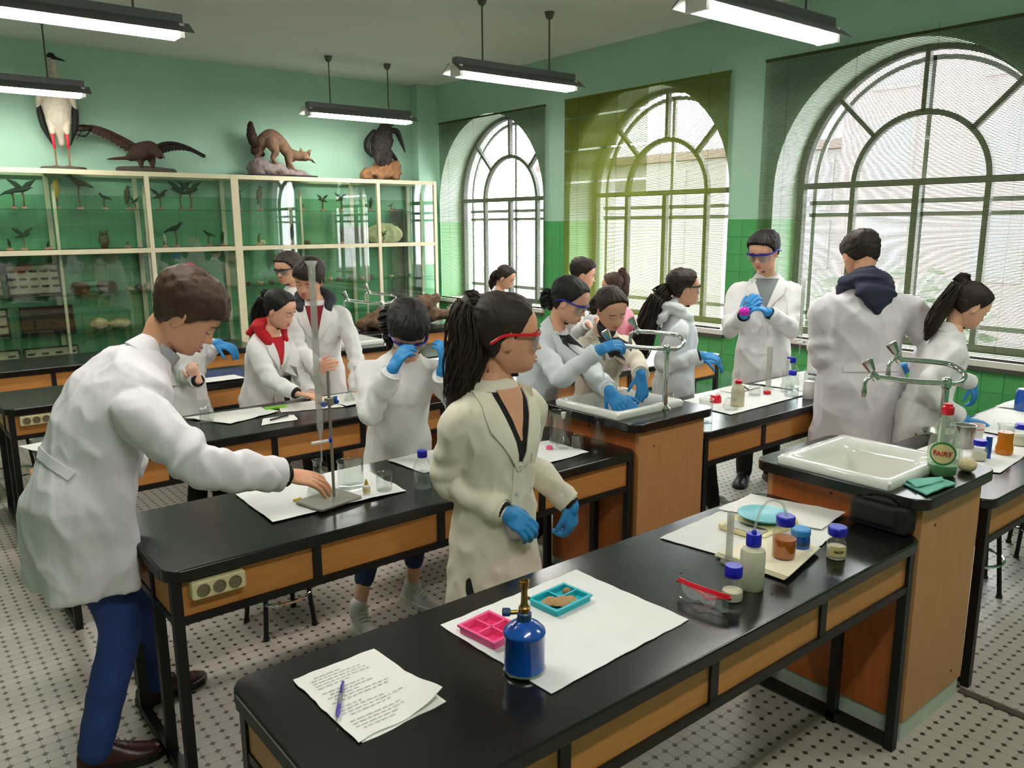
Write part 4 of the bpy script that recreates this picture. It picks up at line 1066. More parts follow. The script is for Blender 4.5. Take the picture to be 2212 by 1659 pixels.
# the folded hand-out with the pen
def curlA(u, v): return 0.030*max(0, (u-0.55)/0.45)**1.6*max(0.0, (v-0.45)/0.55)**1.2
ho = sheet('printed_handout', 'folded printed hand-out with a curled corner under the blue pen', 'paper', [(0.627, 1.539), (0.829, 1.543), (0.838, 1.265), (0.632, 1.257)], Z0+0.002, 'paper', wav=0.0015, seed=4, n=16, curl=curlA)
un = sheet('lower_page', 'x', 'x', [(0.634, 1.536), (0.832, 1.538), (0.842, 1.262), (0.640, 1.252)], Z0, 'paper', wav=0.0006, seed=5, n=6)
for k in ('label', 'category'): del un[k]
un.parent = ho; un.location = un.location-ho.location
mb = MB(); rnd = random.Random(5); hc = ho.location
cx0, cy0 = 0.652, 1.515
for k in range(21):
    y = 1.512-k*0.0112
    if k in (5, 11, 16): continue
    L = rnd.uniform(0.09, 0.145) if k % 4 else rnd.uniform(0.05, 0.08)
    x = cx0+rnd.choice((0, 0, 0.012))
    while L > 0.006:
        w = min(L, rnd.uniform(0.006, 0.016)); u = (x+w/2-0.627)/0.2; v = (1.54-y)/0.28
        zz = 0.0042+curlA(min(u, 1), min(v, 1))
        mb.b2(x-hc.x, x+w-hc.x, y-0.0013-hc.y, y+0.0013-hc.y, zz, zz+0.0002); x += w+0.004; L -= w+0.004
mb.obj('print', 'ink', ho, smooth=False)['kind'] = 'stuff'
pn = thing('ballpoint_pen', 'blue ballpoint pen lying on the printed hand-out', 'pen', (0.668, 1.396, Z0+0.0125), atan2(0.112, 0.072))
MB().lathe([(0.0012, 0.0), (0.004, 0.012), (0.0048, 0.02), (0.0048, 0.045)], 10, (-0.067, 0, 0), (1, 0, 0)).obj('grip', 'pen_blue', pn)
MB().cyl((-0.022, 0, 0), (0.05, 0, 0), 0.0046, 10).obj('barrel', 'pen_grey', pn)
MB().cyl((0.05, 0, 0), (0.064, 0, 0), 0.003, 8).obj('push_button', 'pen_blue', pn)
MB().b2(0.018, 0.056, -0.002, 0.002, 0.0045, 0.007).obj('clip', 'pen_blue', pn, smooth=False)
MB().lathe([(0.0008, 0), (0.0016, 0.009)], 8, (-0.074, 0, 0), (1, 0, 0)).obj('tip', 'chrome', pn)

# ------------------------------------------------------------------ nearest bench
gb = thing('gas_burner', 'blue gas cartridge burner with a brass nozzle standing on the big paper towel', 'burner', (1.045, 1.252, Z0+0.003))
MB().lathe([(0.001, 0), (0.043, 0), (0.046, 0.004), (0.045, 0.012), (0.0455, 0.086), (0.0475, 0.090), (0.0475, 0.094), (0.045, 0.098), (0.034, 0.109), (0.020, 0.118), (0.014, 0.121), (0.001, 0.121)], 36).obj('cartridge', 'can_blue', gb)
MB().lathe([(0.0462, 0.001), (0.0475, 0.004), (0.0462, 0.008)], 36).obj('bottom_rim', 'chrome_worn', gb)
MB().lathe([(0.014, 0.119), (0.016, 0.121), (0.016, 0.136), (0.013, 0.139), (0.001, 0.139)], 20).obj('collar', 'blue_dark', gb)
v_ = MB().cyl((-0.010, 0.010, 0.137), (-0.030, 0.023, 0.137), 0.005, 10).obj('valve_stem', 'brass', gb)
MB().lathe([(0.007, 0), (0.0095, 0.002), (0.0095, 0.016), (0.007, 0.018), (0.001, 0.018)], 10, (-0.024, 0.019, 0.138), (-0.8, 0.55, 0.05)).obj('valve_knob', 'blue_dark', v_, angle=25)
MB().lathe([(0.011, 0.137), (0.013, 0.142), (0.013, 0.150), (0.009, 0.154), (0.0078, 0.160), (0.0070, 0.185), (0.0078, 0.192), (0.0105, 0.198), (0.011, 0.212), (0.0095, 0.2125), (0.007, 0.205), (0.001, 0.205)], 18).obj('nozzle', 'brass', gb)
MB().b2(0.004, 0.014, -0.004, 0.004, 0.166, 0.170).obj('air_ring', 'brass', gb, smooth=False)
def cell_tray(name, label, loc, rz, m, mi, w, d, h, nx, ny, filled=()):
    t = thing(name, label, 'tray', loc, rz)
    b = MB(); th = 0.005
    b.b2(-w/2, w/2, -d/2, d/2, 0, 0.003)
    for i in range(nx+1):
        x = -w/2+i*w/nx; b.b2(x-th/2, x+th/2, -d/2, d/2, 0, h)
    for j in range(ny+1):
        y = -d/2+j*d/ny; b.b2(-w/2, w/2, y-th/2, y+th/2, 0, h)
    b.obj('body', m, t, smooth=False)
    fl_ = MB(); 
    for s in (-1, 1):
        fl_.b2(-w/2-0.006, w/2+0.006, s*(d/2+0.0025)-0.0035, s*(d/2+0.0025)+0.0035, h-0.004, h+0.0006); fl_.b2(s*(w/2+0.0025)-0.0035, s*(w/2+0.0025)+0.0035, -d/2+0.001, d/2-0.001, h-0.004, h+0.0006)
    fl_.obj('rim', m, t, smooth=False)
    for i in range(nx):
        for j in range(ny):
            x, y = -w/2+(i+0.5)*w/nx, -d/2+(j+0.5)*d/ny
            MB().b2(x-w/nx/2+0.004, x+w/nx/2-0.004, y-d/ny/2+0.004, y+d/ny/2-0.004, 0.003, 0.0045).obj('cell_floor', mi, t, smooth=False)
    for x, y, r in filled:
        q = MB(); q.ell((x, y, h*0.75), (r, r*0.8, h*0.45), 12, 6)
        for v in range(len(q.v)):
            p = Vector(q.v[v]); q.v[v] = tuple(p+Vector((noise.noise(p*90), noise.noise(p*90+Vector((3, 3, 3))), noise.noise(p*120)))*0.004)
        q.obj('paste', 'sand', t)
    return t
cell_tray('mould_tray', 'pink moulded tray with four empty cells beside the blue gas burner', (1.085, 1.425, Z0+0.004), 0.12, 'pink_tray', 'pink_deep', 0.095, 0.115, 0.019, 2, 2)
cell_tray('mould_tray', 'turquoise moulded tray half full of brown paste on the paper towel', (1.322, 1.437, Z0+0.004), 0.08, 'teal_tray', 'teal_tray', 0.125, 0.092, 0.017, 2, 2, [(-0.034, 0.004, 0.027), (-0.008, -0.016, 0.033), (0.006, -0.022, 0.024), (0.043, 0.018, 0.012)])
def goggles_mesh(root, frame, lens, scale=1.0, M=None, folded=False, bow=1.0):
    # worn or lying safety spectacles: local x across, y forward, z up; origin between the eyes
    def tr(p): return (M @ Vector(p)) if M is not None else Vector(p)
    W_ = 0.075*scale
    def arc(k, n=14, f=bow): a = -1.15+2.3*k/n; return (W_*sin(a)/sin(1.15), 0.030*scale*f*(cos(a)-cos(1.15))/(1-cos(1.15)), 0)
    mb = MB(); R = []
    for k in range(15):
        x, y, _ = arc(k); w = 0.0055*scale
        R.append([tr((x, y+0.003, 0.014*scale-w)), tr((x, y+0.003, 0.014*scale+w)), tr((x, y-0.003, 0.014*scale+w)), tr((x, y-0.003, 0.014*scale-w))])
    mb.rings(R); g = mb.obj('goggles', frame, root, smooth=False)
    mb = MB(); R = []
    for k in range(15):
        x, y, _ = arc(k); u = abs(k-7)/7
        zl = -0.032*scale+0.016*scale*(1-min(1, u*3.2))+0.010*scale*u**4
        R.append([tr((x, y+0.001, 0.012*scale)), tr((x, y-0.0005, 0.012*scale)), tr((x, y-0.0045, zl)), tr((x, y-0.003, zl))])
    mb.rings(R); ln_ = mb.obj('lens', lens, g)
    MB().tube([r_[2] for r_ in R], 0.0016*scale, 5).obj('lens_rim', 'clear_plastic', g)
    for s in (-1, 1):
        P = [(s*W_, 0, 0.013*scale), (s*(W_+0.009), -0.035*scale, 0.012*scale), (s*(W_+0.013), -0.082*scale, 0.008*scale), (s*(W_+0.009), -0.116*scale, -0.014*scale)]
        if folded: P = [(s*W_, 0, 0.011), (s*(W_-0.012), -0.022, 0.004), (s*(W_-0.05), -0.03, -0.006), (s*(W_-0.085), -0.034, -0.018)]
        mb = MB(); limb(mb, [tr(p) for p in P], [0.0042*scale]*4, 8, 4, 0.55 if not folded else 1, None); mb.obj('temple_arm', frame, g)
    return g
gg = thing('safety_spectacles', 'red framed clear safety spectacles lying on the nearest bench', 'goggles', (1.600, 1.195, Z0+0.034), radians(96))
goggles_mesh(gg, 'plastic_red', 'lens', 1.0, Matrix.Rotation(radians(16), 3, 'X'), folded=True, bow=.45)

def bottle(name, label, cat, loc, prof_body, body_m, liquid=None, liq_m=None, cap=None, cap_m='cap_blue', extra=None, group=None, n=24):
    t = thing(name, label, cat, loc, group=group)
    MB().lathe(prof_body, n).obj('body', body_m, t)
    if liquid: MB().lathe(liquid, n).obj('contents', liq_m, t)
    if cap: MB().lathe(cap, n).obj('cap', cap_m, t, angle=30)
    if extra: extra(t)
    return t
def lab_bottle_prof(r, h, rn): return [(0.001, 0.001), (r*0.92, 0.0), (r, 0.006), (r, h*0.62), (r*0.96, h*0.70), (r*0.70, h*0.84), (rn, h*0.92), (rn, h)]
def capp(r, z0, h): return [(r, z0), (r*1.04, z0+0.002), (r*1.04, z0+h-0.004), (r*0.95, z0+h), (0.001, z0+h)]
bottle('reagent_bottle', 'small clear bottle with a blue cap and yellowish liquid behind the red spectacles', 'bottle', (1.690, 1.168, Z0), lab_bottle_prof(0.027, 0.072, 0.02), 'glass_clear',
       [(0.001, 0.002), (0.0255, 0.002), (0.0265, 0.008), (0.0262, 0.026), (0.001, 0.027)], 'powder', capp(0.0225, 0.066, 0.03))
def squeeze_extra(t):
    tb = MB().tube(crom([(0, 0, 0.16), (0.004, -0.002, 0.19), (0.012, -0.009, 0.225), (0.030, -0.024, 0.250), (0.055, -0.044, 0.240), (0.066, -0.053, 0.205)], 5), 0.0036, 8); tb.obj('bent_tube', 'clear_plastic', t)
    MB().lathe([(0.008, 0.156), (0.006, 0.165), (0.003, 0.168)], 10).obj('tube_nut', 'cap_blue', t)
bottle('wash_bottle', 'tall translucent wash bottle with a blue cap and a bent tube', 'bottle', (1.785, 1.175, Z0), [(0.001, 0), (0.030, 0), (0.033, 0.004), (0.033, 0.104), (0.030, 0.113), (0.019, 0.119), (0.017, 0.130), (0.001, 0.130)], 'squeeze_plastic', None, None, capp(0.0195, 0.124, 0.034), extra=squeeze_extra)
cy = thing('graduated_cylinder', 'clear plastic measuring cylinder behind the tall wash bottle', 'cylinder', (1.872, 1.312, Z0+0.004))
MB().lathe([(0.024, 0), (0.024, 0.004), (0.010, 0.008), (0.0105, 0.012), (0.0105, 0.150), (0.012, 0.153), (0.0095, 0.152), (0.0092, 0.012), (0.001, 0.011)], 18).obj('tube', 'clear_plastic', cy)
bottle('amber_bottle', 'clear bottle of amber liquid with a blue cap on the folded towels', 'bottle', (2.000, 1.215, Z0+0.019), lab_bottle_prof(0.034, 0.106, 0.022), 'glass_clear',
       [(0.001, 0.002), (0.0305, 0.002), (0.032, 0.008), (0.033, 0.058), (0.001, 0.058)], 'amber_liquid', capp(0.026, 0.098, 0.028))
bj = thing('blue_jar', 'small blue plastic jar with a dark label right of the amber bottle', 'jar', (2.108, 1.228, Z0+0.006))
MB().lathe([(0.001, 0), (0.028, 0), (0.029, 0.003), (0.0275, 0.05), (0.001, 0.05)], 20).obj('body', 'can_blue', bj); MB().lathe([(0.028, 0.05), (0.029, 0.052), (0.029, 0.066), (0.026, 0.069), (0.001, 0.069)], 20).obj('lid', 'glove', bj)
MB().lathe([(0.0285, 0.02), (0.0286, 0.034)], 20).obj('label', 'blue_dark', bj)
def jl(t):
    mb = MB(); R = []
    for k in range(9):
        a = radians(-192+14*k); R.append([(0.0278*cos(a), 0.0278*sin(a), 0.012), (0.0284*cos(a), 0.0284*sin(a), 0.012), (0.0284*cos(a), 0.0284*sin(a), 0.044), (0.0278*cos(a), 0.0278*sin(a), 0.044)])
    mb.rings(R); l = mb.obj('label', 'label_cream', t)
    text_on(l, 'NaOH', 0.0105, [(0.0288, radians(-136), 0.0245)])
def text_on(parent, s, size, where, m='cabinet_dark', bold=True, ext=0.0003, stretch=1.0):
    # lettering wrapped round a cylinder of radius r, centred on angle a at height z
    r, a, z = where[0]
    cu = bpy.data.curves.new('t', 'FONT'); cu.body = s; cu.size = size; cu.align_x = 'CENTER'; cu.extrude = ext; cu.offset = 0.0004 if bold else 0
    to = bpy.data.objects.new('t', cu); SHOP.collection.objects.link(to)
    SHOP.view_layers[0].update(); dg = SHOP.view_layers[0].depsgraph; dg.update(); me = bpy.data.meshes.new_from_object(to.evaluated_get(dg))
    bpy.data.objects.remove(to); bpy.data.curves.remove(cu)
    for v in me.vertices:
        th = a+v.co.x*stretch/r; rr = r+v.co.z; v.co = Vector((rr*cos(th), rr*sin(th), z+v.co.y))
    me.name = 'lettering'; me.materials.clear(); me.materials.append(MATS[m])
    o = bpy.data.objects.new('lettering', me); COL.objects.link(o); o.parent = parent; return o
bottle('sample_jar', 'little clear jar with a cream label and a blue cap by the bench edge', 'jar', (2.150, 1.135, Z0), lab_bottle_prof(0.0275, 0.078, 0.0225), 'glass_clear', [(0.001, 0.002), (0.026, 0.002), (0.0262, 0.036), (0.001, 0.036)], 'powder', capp(0.0265, 0.073, 0.025), extra=jl)
# balance with its round dish
bl = thing('kitchen_balance', 'low beige balance with a turquoise dish and a metal plate', 'balance', (2.165, 1.42, Z0+0.006), radians(4))
MB().prism(rrect(-0.10, 0.13, -0.085, 0.085, 0.02), 0, 0.016).obj('base', 'beige_plastic', bl, bevel=0.003)
MB().prism(rrect(-0.095, -0.035, -0.065, 0.065, 0.008), 0.016, 0.0185).obj('metal_plate', 'steel', bl, smooth=False)
MB().lathe([(0.03, 0.016), (0.03, 0.024), (0.070, 0.026), (0.083, 0.034), (0.084, 0.0365), (0.078, 0.036), (0.066, 0.029), (0.001, 0.028)], 32, (0.045, 0, 0)).obj('dish', 'teal_dish', bl)
# black bag under the slab
bg = thing('black_case', 'black soft case leaning on the sink unit at the end of the nearest bench', 'bag', (2.440, 1.165, Z0))
b_ = MB(); b_.box((0.045, 0.0, 0.048), (0.075, 0.185, 0.084)); b_.box((0.035, 0.01, 0.055), (0.075, 0.14, 0.06))
weld(b_, 'shell', 'black_fabric', 0.005, 8, bg)
MB().tube(crom([(0.03, -0.05, 0.094), (0.012, -0.02, 0.103), (0.012, 0.03, 0.103), (0.03, 0.06, 0.094)], 5), 0.004, 8).obj('handle', 'black_fabric', bg)
for p, lb_ in (((1.665, 1.33), 'tiny dark crumb nearest the red spectacles'), ((1.715, 1.36), 'tiny dark crumb farther back on the black top'), ((1.80, 1.12), 'tiny dark crumb in front of the tall wash bottle')):
    o = MB().ell((0, 0, 0.001), (0.006, 0.003, 0.0015), 8, 4).obj('crumb', 'cabinet_dark', None, loc=(p[0], p[1], Z0)); tag(o, lb_, 'crumb', 'crumbs on the nearest bench')

# ------------------------------------------------------------------ sink unit slab, near right
fb = thing('soap_bottle', 'green washing-up liquid bottle with a red cap and a round label by the sink', 'bottle', (2.800, 1.125, ZU), radians(288)); fb.scale = (1.36, 1.36, 1.42)
def ovalring(w, d, z, n=28): return [(w*cos(2*pi*k/n), d*sin(2*pi*k/n), z) for k in range(n)]
SH = [(0.026, 0.020, 0.0), (0.032, 0.023, 0.005), (0.034, 0.024, 0.02), (0.037, 0.026, 0.05), (0.036, 0.025, 0.075), (0.030, 0.022, 0.105), (0.020, 0.016, 0.130), (0.0135, 0.0135, 0.142), (0.0125, 0.0125, 0.152)]
MB().rings([ovalring(*a) for a in SH]).obj('body', 'soap_plastic', fb)
MB().rings([ovalring(a[0]*0.95, a[1]*0.95, a[2]+0.001) for a in SH[:3]]+[ovalring(0.0335, 0.0235, 0.027)]).obj('soap', 'fairy_green', fb)
MB().lathe([(0.013, 0.150), (0.0145, 0.152), (0.0145, 0.168), (0.012, 0.170), (0.010, 0.171), (0.010, 0.176), (0.001, 0.176)], 16).obj('cap', 'plastic_red', fb)
def disc_on(name, m, a, b, off, parent, zc=0.058):
    V = []; n = 30
    for k in range(n):
        x = a*cos(2*pi*k/n); z = zc+b*sin(2*pi*k/n)
        wd = np.interp(z, [s[2] for s in SH], [s[0] for s in SH]); dp = np.interp(z, [s[2] for s in SH], [s[1] for s in SH])
        y = -dp*sqrt(max(0.02, 1-(x/wd)**2))-off; V.append((x, y, z))
    V.append((0, -0.0262-off, zc)); mb = MB(); mb.add(V, [(k, (k+1) % n, n) for k in range(n)])
    mb.add([(x, y+0.0005, z) for x, y, z in V], [((k+1) % n, k, n) for k in range(n)])
    return mb.obj(name, m, parent)
lb_ = disc_on('label', 'label_green', 0.030, 0.0285, 0.0006, fb); disc_on('label_disc', 'label_cream', 0.0255, 0.0235, 0.0012, lb_)
def flat_text(parent, s, size, x, y, z, m, ext=0.0003, off=0.0004):
    cu = bpy.data.curves.new('t', 'FONT'); cu.body = s; cu.size = size; cu.align_x = 'CENTER'; cu.extrude = ext; cu.offset = off
    to = bpy.data.objects.new('t', cu); SHOP.collection.objects.link(to); SHOP.view_layers[0].update(); dg = SHOP.view_layers[0].depsgraph; dg.update()
    me = bpy.data.meshes.new_from_object(to.evaluated_get(dg)); bpy.data.objects.remove(to); bpy.data.curves.remove(cu)
    for v in me.vertices:
        xx = v.co.x+x; v.co = Vector((xx, y+0.0262*(1-sqrt(max(0.02, 1-(xx/0.0365)**2)))-v.co.z, z+v.co.y))
    me.name = 'lettering'; me.materials.clear(); me.materials.append(MATS[m])
    o = bpy.data.objects.new('lettering', me); COL.objects.link(o); o.parent = parent; return o
flat_text(lb_, 'FAIRY', 0.0172, 0, -0.0285, 0.0530, 'label_red', off=0.00028)
cl = sheet('cleaning_cloth', 'folded turquoise cleaning cloth at the corner of the sink slab', 'cloth', [(2.595, 1.165), (2.735, 1.10), (2.715, 1.045), (2.535, 1.055)], ZU, 'cloth_teal', th=0.005, wav=0.006, seed=8)
c2 = sheet('upper_fold', 'x', 'x', [(2.61, 1.16), (2.735, 1.098), (2.70, 1.075), (2.565, 1.10)], ZU+0.008, 'cloth_teal', th=0.004, wav=0.004, seed=9, n=8)
for k in ('label', 'category'): del c2[k]
c2.parent = cl; c2.location = c2.location-cl.location
sp = thing('bath_sponge', 'cream rounded sponge right of the green soap bottle', 'sponge', (2.905, 1.085, ZU)); b_ = MB(); b_.ell((0, 0, 0.024), (0.036, 0.030, 0.025)); b_.ell((0.018, 0.01, 0.02), (0.026, 0.026, 0.021)); weld(b_, 'sponge_body', 'sponge', 0.005, 2, sp)
gj = thing('glass_jar', 'small empty glass jar behind the green soap bottle', 'jar', (2.885, 1.155, ZU)); MB().lathe([(0.024, 0), (0.026, 0.004), (0.026, 0.055), (0.021, 0.066), (0.021, 0.075), (0.019, 0.075), (0.019, 0.066), (0.024, 0.054), (0.024, 0.006), (0.001, 0.005)], 20).obj('body', 'glass_clear', gj)
wst = MB().lathe([(0.0038, 0), (0.003, -0.08), (0.0026, -0.286)], 8).obj('water_stream', 'clear_plastic', None, loc=(2.633, 2.576, ZU+0.232)); tag(wst, 'thin stream of water running from the tap into the sink of the two girls', 'water')
wp = MB().prism([(x, y) for x, y in rrect(-0.145, 0.145, -0.125, 0.125, 0.04)], 0, 0.002).obj('sink_water', 'water', None, loc=(UX[1]+0.19, UY[1]+0.30, ZU-0.055)); tag(wp, 'shallow water standing in the sink of the two girls', 'water')

# ------------------------------------------------------------------ glassware helpers
def beaker(x, y, z, r, h, label, m='glass_clear', group='glass beakers', liquid=None):
    t = thing('beaker', label, 'beaker', (x, y, z), group=group)
    MB().lathe([(0.001, 0.0), (r*0.95, 0.0), (r, 0.004), (r, h*0.95), (r*1.08, h), (r*1.04, h), (r*0.95, h*0.94), (r*0.95, 0.006), (0.001, 0.004)], 24).obj('wall', m, t)
    if liquid: MB().lathe([(0.001, 0.005), (r*0.93, 0.005), (r*0.93, h*liquid[1]), (0.001, h*liquid[1])], 20).obj('contents', liquid[0], t)
    return t
def conical(x, y, z, r, h, label, stop=False, liquid=None, group='conical flasks'):
    t = thing('conical_flask', label, 'flask', (x, y, z), group=group)
    rn = r*0.36
    MB().lathe([(0.001, 0.001), (r*0.93, 0), (r, 0.006), (r*0.95, h*0.12), (rn, h*0.68), (rn, h*0.95), (rn*1.35, h), (rn*1.25, h), (rn*0.85, h*0.94), (rn*0.85, h*0.68), (r*0.90, h*0.13), (0.001, 0.006)], 24).obj('wall', 'glass_clear', t)
    if liquid: MB().lathe([(0.001, 0.006), (r*0.9, 0.006), (r*0.62, h*0.32), (0.001, h*0.32)], 20).obj('contents', liquid, t)
    return t
def volumetric(x, y, z, r, h, label):
    t = thing('volumetric_flask', label, 'flask', (x, y, z))
    MB().lathe([(0.001, 0.002), (r*0.7, 0), (r*0.98, r*0.35), (r, r*0.7), (r*0.75, r*1.35), (r*0.28, r*2.0), (r*0.22, r*2.6), (r*0.22, h-0.012), (r*0.3, h)], 20).obj('wall', 'glass_clear', t)
    MB().lathe([(r*0.2, h-0.01), (r*0.28, h+0.004), (r*0.34, h+0.018), (0.001, h+0.018)], 12).obj('stopper', 'white_plastic', t)
    return t
def stand_burette(x, y, z, rz, label, blabel, H=0.62, side=-0.11, bh=0.85, zb=0.20, base=(0.115, 0.075), flip=1):
    t = thing('retort_stand', label, 'stand', (x, y, z), rz)
    MB().prism(rrect(-base[0], base[0]*0.6, -base[1], base[1], 0.01), 0, 0.010).obj('base_plate', 'steel_dull', t, bevel=0.002)
    MB().cyl((0, 0, 0.01), (0, 0, H), 0.0055, 12).obj('rod', 'steel_dull', t)
    zc = zb+0.165
    c = MB().cyl((0.02, 0, zc), (side*0.55, 0, zc), 0.005, 10).obj('clamp', 'steel', t)
    MB().box((0, 0, zc), (0.026, 0.024, 0.028)).obj('boss_head', 'steel_dull', c, smooth=False, bevel=0.003)
    MB().lathe([(0.013, 0), (0.015, 0.004), (0.015, 0.014), (0.011, 0.018), (0.001, 0.018)], 8, (0.018, 0, zc), (1, 0, 0)).obj('screw_knob', 'can_blue', c, angle=25)
    for s in (-1, 1): MB().tube(crom([(side*0.55, 0, zc), (side*0.8, s*0.014, zc), (side+0.004*s*0, s*0.012, zc)], 4), 0.0045, 8).obj('jaw', 'steel', c)
    MB().lathe([(0.008, 0), (0.010, 0.012), (0.001, 0.013)], 8, (side*0.9, -0.015, zc), (-0.2, -1, 0)).obj('jaw_screw', 'can_blue', c)
    b = thing('glass_burette', blabel, 'burette', tuple(Vector((x, y, z))+Matrix.Rotation(rz, 3, 'Z') @ Vector((side, 0, zb))))
    MB().lathe([(0.0025, -0.045), (0.003, 0.0), (0.004, 0.04), (0.0115, 0.08), (0.0115, bh-0.03), (0.0115, bh-0.02), (0.022, bh), (0.021, bh), (0.0098, bh-0.02), (0.0098, 0.08), (0.002, 0.04)], 16).obj('tube', 'clear_plastic', b)
    s = MB().cyl((-0.035, 0, 0.028), (0.030, 0, 0.028), 0.0062, 10).obj('stopcock', 'white_plastic', b)
    MB().cyl((0.028, 0, 0.028), (0.040, 0, 0.028), 0.0075, 10).obj('stopcock_nut', 'cap_blue', s)
    return t

# ------------------------------------------------------------------ second bench
sheet('paper_towel', 'rumpled white paper towel under the burette stand before the bending man', 'towel', [(0.985, 2.84), (1.50, 2.86), (1.49, 2.47), (0.975, 2.475)], Z0, wav=0.007, seed=11)
stand_burette(1.235, 2.545, Z0+0.008, radians(12), 'grey retort stand with blue screws on the rumpled towel', 'tall clear burette with a funnel top clamped to the near stand', H=0.47, side=-0.045, bh=0.655, zb=0.195)
conical(1.205, 2.605, Z0+0.014, 0.044, 0.135, 'conical flask below the burette, touched by the bending man')
beaker(1.345, 2.625, Z0+0.008, 0.048, 0.105, 'big clear beaker behind the retort stand')
beaker(1.43, 2.525, Z0+0.006, 0.030, 0.066, 'small clear beaker at the right edge of the rumpled towel')
db = thing('dropper_bottle', 'tiny white dropper bottle with a yellow tip between two beakers', 'bottle', (1.352, 2.518, Z0+0.006))
MB().lathe([(0.001, 0), (0.013, 0), (0.0135, 0.003), (0.0135, 0.034), (0.006, 0.039), (0.001, 0.04)], 14).obj('body', 'white_plastic', db)
MB().lathe([(0.0138, 0.012), (0.0138, 0.028)], 14).obj('label', 'label_cream', db)
MB().lathe([(0.0065, 0.038), (0.0065, 0.046), (0.002, 0.060), (0.001, 0.060)], 10).obj('tip', 'bird_yellow', db)
ys = thing('wooden_stub', 'little yellow stub beside the grey stand base', 'stub', (1.112, 2.615, Z0+0.006)); MB().cyl((0, 0, 0.006), (0.03, 0.004, 0.006), 0.005, 8).obj('stub', 'bird_yellow', ys)
bottle('water_bottle', 'clear water bottle with a blue cap left of the woman in red goggles', 'bottle', (1.565, 2.47, Z0), lab_bottle_prof(0.035, 0.125, 0.017), 'glass_clear', [(0.001, 0.002), (0.033, 0.004), (0.034, 0.06), (0.001, 0.06)], 'water', capp(0.018, 0.120, 0.026))
sheet('paper_towel', 'white paper towel before the girl adjusting her goggles', 'towel', [(1.64, 2.86), (2.06, 2.875), (2.10, 2.60), (1.66, 2.61)], Z0, wav=0.004, seed=12)
sheet('paper_towel', 'white paper towel under the glassware at the sink end of the second bench', 'towel', [(2.10, 2.70), (2.36, 2.66), (2.375, 2.405), (2.06, 2.39)], Z0, wav=0.004, seed=13)
beaker(2.385, 2.60, Z0+0.003, 0.050, 0.145, 'tall clear beaker beside the sink unit behind the woman')
volumetric(2.325, 2.515, Z0+0.005, 0.032, 0.145, 'round bellied volumetric flask with a white stopper on the towel')
beaker(2.375, 2.475, Z0+0.003, 0.028, 0.062, 'short clear beaker right of the stoppered flask')
conical(2.50, 2.47, Z0, 0.040, 0.125, 'empty conical flask standing on the bare black top by the sink unit')
ct = thing('bottle_cap', 'pink cap lying on the towel beside the stoppered flask', 'cap', (2.27, 2.545, Z0+0.005)); MB().lathe([(0.014, 0), (0.015, 0.012), (0.012, 0.015), (0.001, 0.015)], 14).obj('cap', 'pink_tray', ct)

# ------------------------------------------------------------------ bench before the tall man
sheet('paper_towel', 'white paper towel under the cream wash bottle and the jar', 'towel', [(3.44, 2.80), (4.15, 2.82), (4.22, 2.45), (3.42, 2.43)], Z0, wav=0.004, seed=14)
sheet('paper_towel', 'bright paper towel under the far burette stand by the window', 'towel', [(4.22, 2.84), (4.95, 2.85), (4.96, 2.42), (4.24, 2.42)], Z0, wav=0.003, seed=15)
def wash(x, y, z, label):
    t = thing('wash_bottle', label, 'bottle', (x, y, z))
    MB().lathe([(0.001, 0), (0.034, 0), (0.036, 0.004), (0.036, 0.085), (0.030, 0.105), (0.019, 0.117), (0.017, 0.125), (0.001, 0.125)], 22).obj('body', 'squeeze_plastic', t)
    MB().lathe([(0.0362, 0.004), (0.0362, 0.018)], 22).obj('contents', 'beige_plastic', t)
    MB().lathe([(0.019, 0.122), (0.019, 0.138), (0.014, 0.142), (0.001, 0.142)], 16).obj('cap', 'plastic_red', t)
    MB().lathe([(0.007, 0.140), (0.004, 0.165), (0.002, 0.200), (0.001, 0.200)], 10).obj('nozzle', 'clear_plastic', t)
wash(3.625, 2.535, Z0+0.004, 'cream wash bottle with a red cap and pointed nozzle')
gj = thing('glass_dish', 'low round glass jar in front of the cream wash bottle', 'jar', (3.525, 2.505, Z0+0.004)); MB().lathe([(0.001, 0), (0.036, 0), (0.042, 0.012), (0.040, 0.024), (0.032, 0.032), (0.032, 0.046), (0.034, 0.048), (0.034, 0.056), (0.001, 0.058)], 22).obj('body', 'glass_clear', gj)
rc = thing('red_bulb', 'big red rubber bulb left of the cream wash bottle', 'bulb', (3.60, 2.66, Z0+0.004)); MB().lathe([(0.001, 0.0), (0.030, 0.0), (0.032, 0.006), (0.030, 0.03), (0.024, 0.042), (0.001, 0.045)], 18).obj('shell', 'plastic_red', rc)
for k, (x, y) in enumerate(((3.83, 2.665), (4.0, 2.60))):
    rc = thing('red_stopper', ('left', 'right')[k]+'hand red stopper lying among the glassware before the tall man', 'stopper', (x, y, Z0+0.006)); MB().lathe([(0.016, 0), (0.022, 0.004), (0.022, 0.016), (0.001, 0.018)], 14).obj('stopper_body', 'plastic_red', rc)
beaker(3.92, 2.63, Z0+0.005, 0.032, 0.055, 'small clear beaker between the two red stoppers')
cy = thing('graduated_cylinder', 'tall frosted measuring cylinder before the tall man', 'cylinder', (4.13, 2.68, Z0+0.004)); MB().lathe([(0.034, 0), (0.034, 0.006), (0.016, 0.012), (0.0165, 0.25), (0.019, 0.255), (0.015, 0.253), (0.015, 0.014), (0.001, 0.013)], 18).obj('tube', 'clear_plastic', cy)
volumetric(4.14, 2.565, Z0+0.004, 0.038, 0.175, 'long necked volumetric flask left of the blue capped bottles')
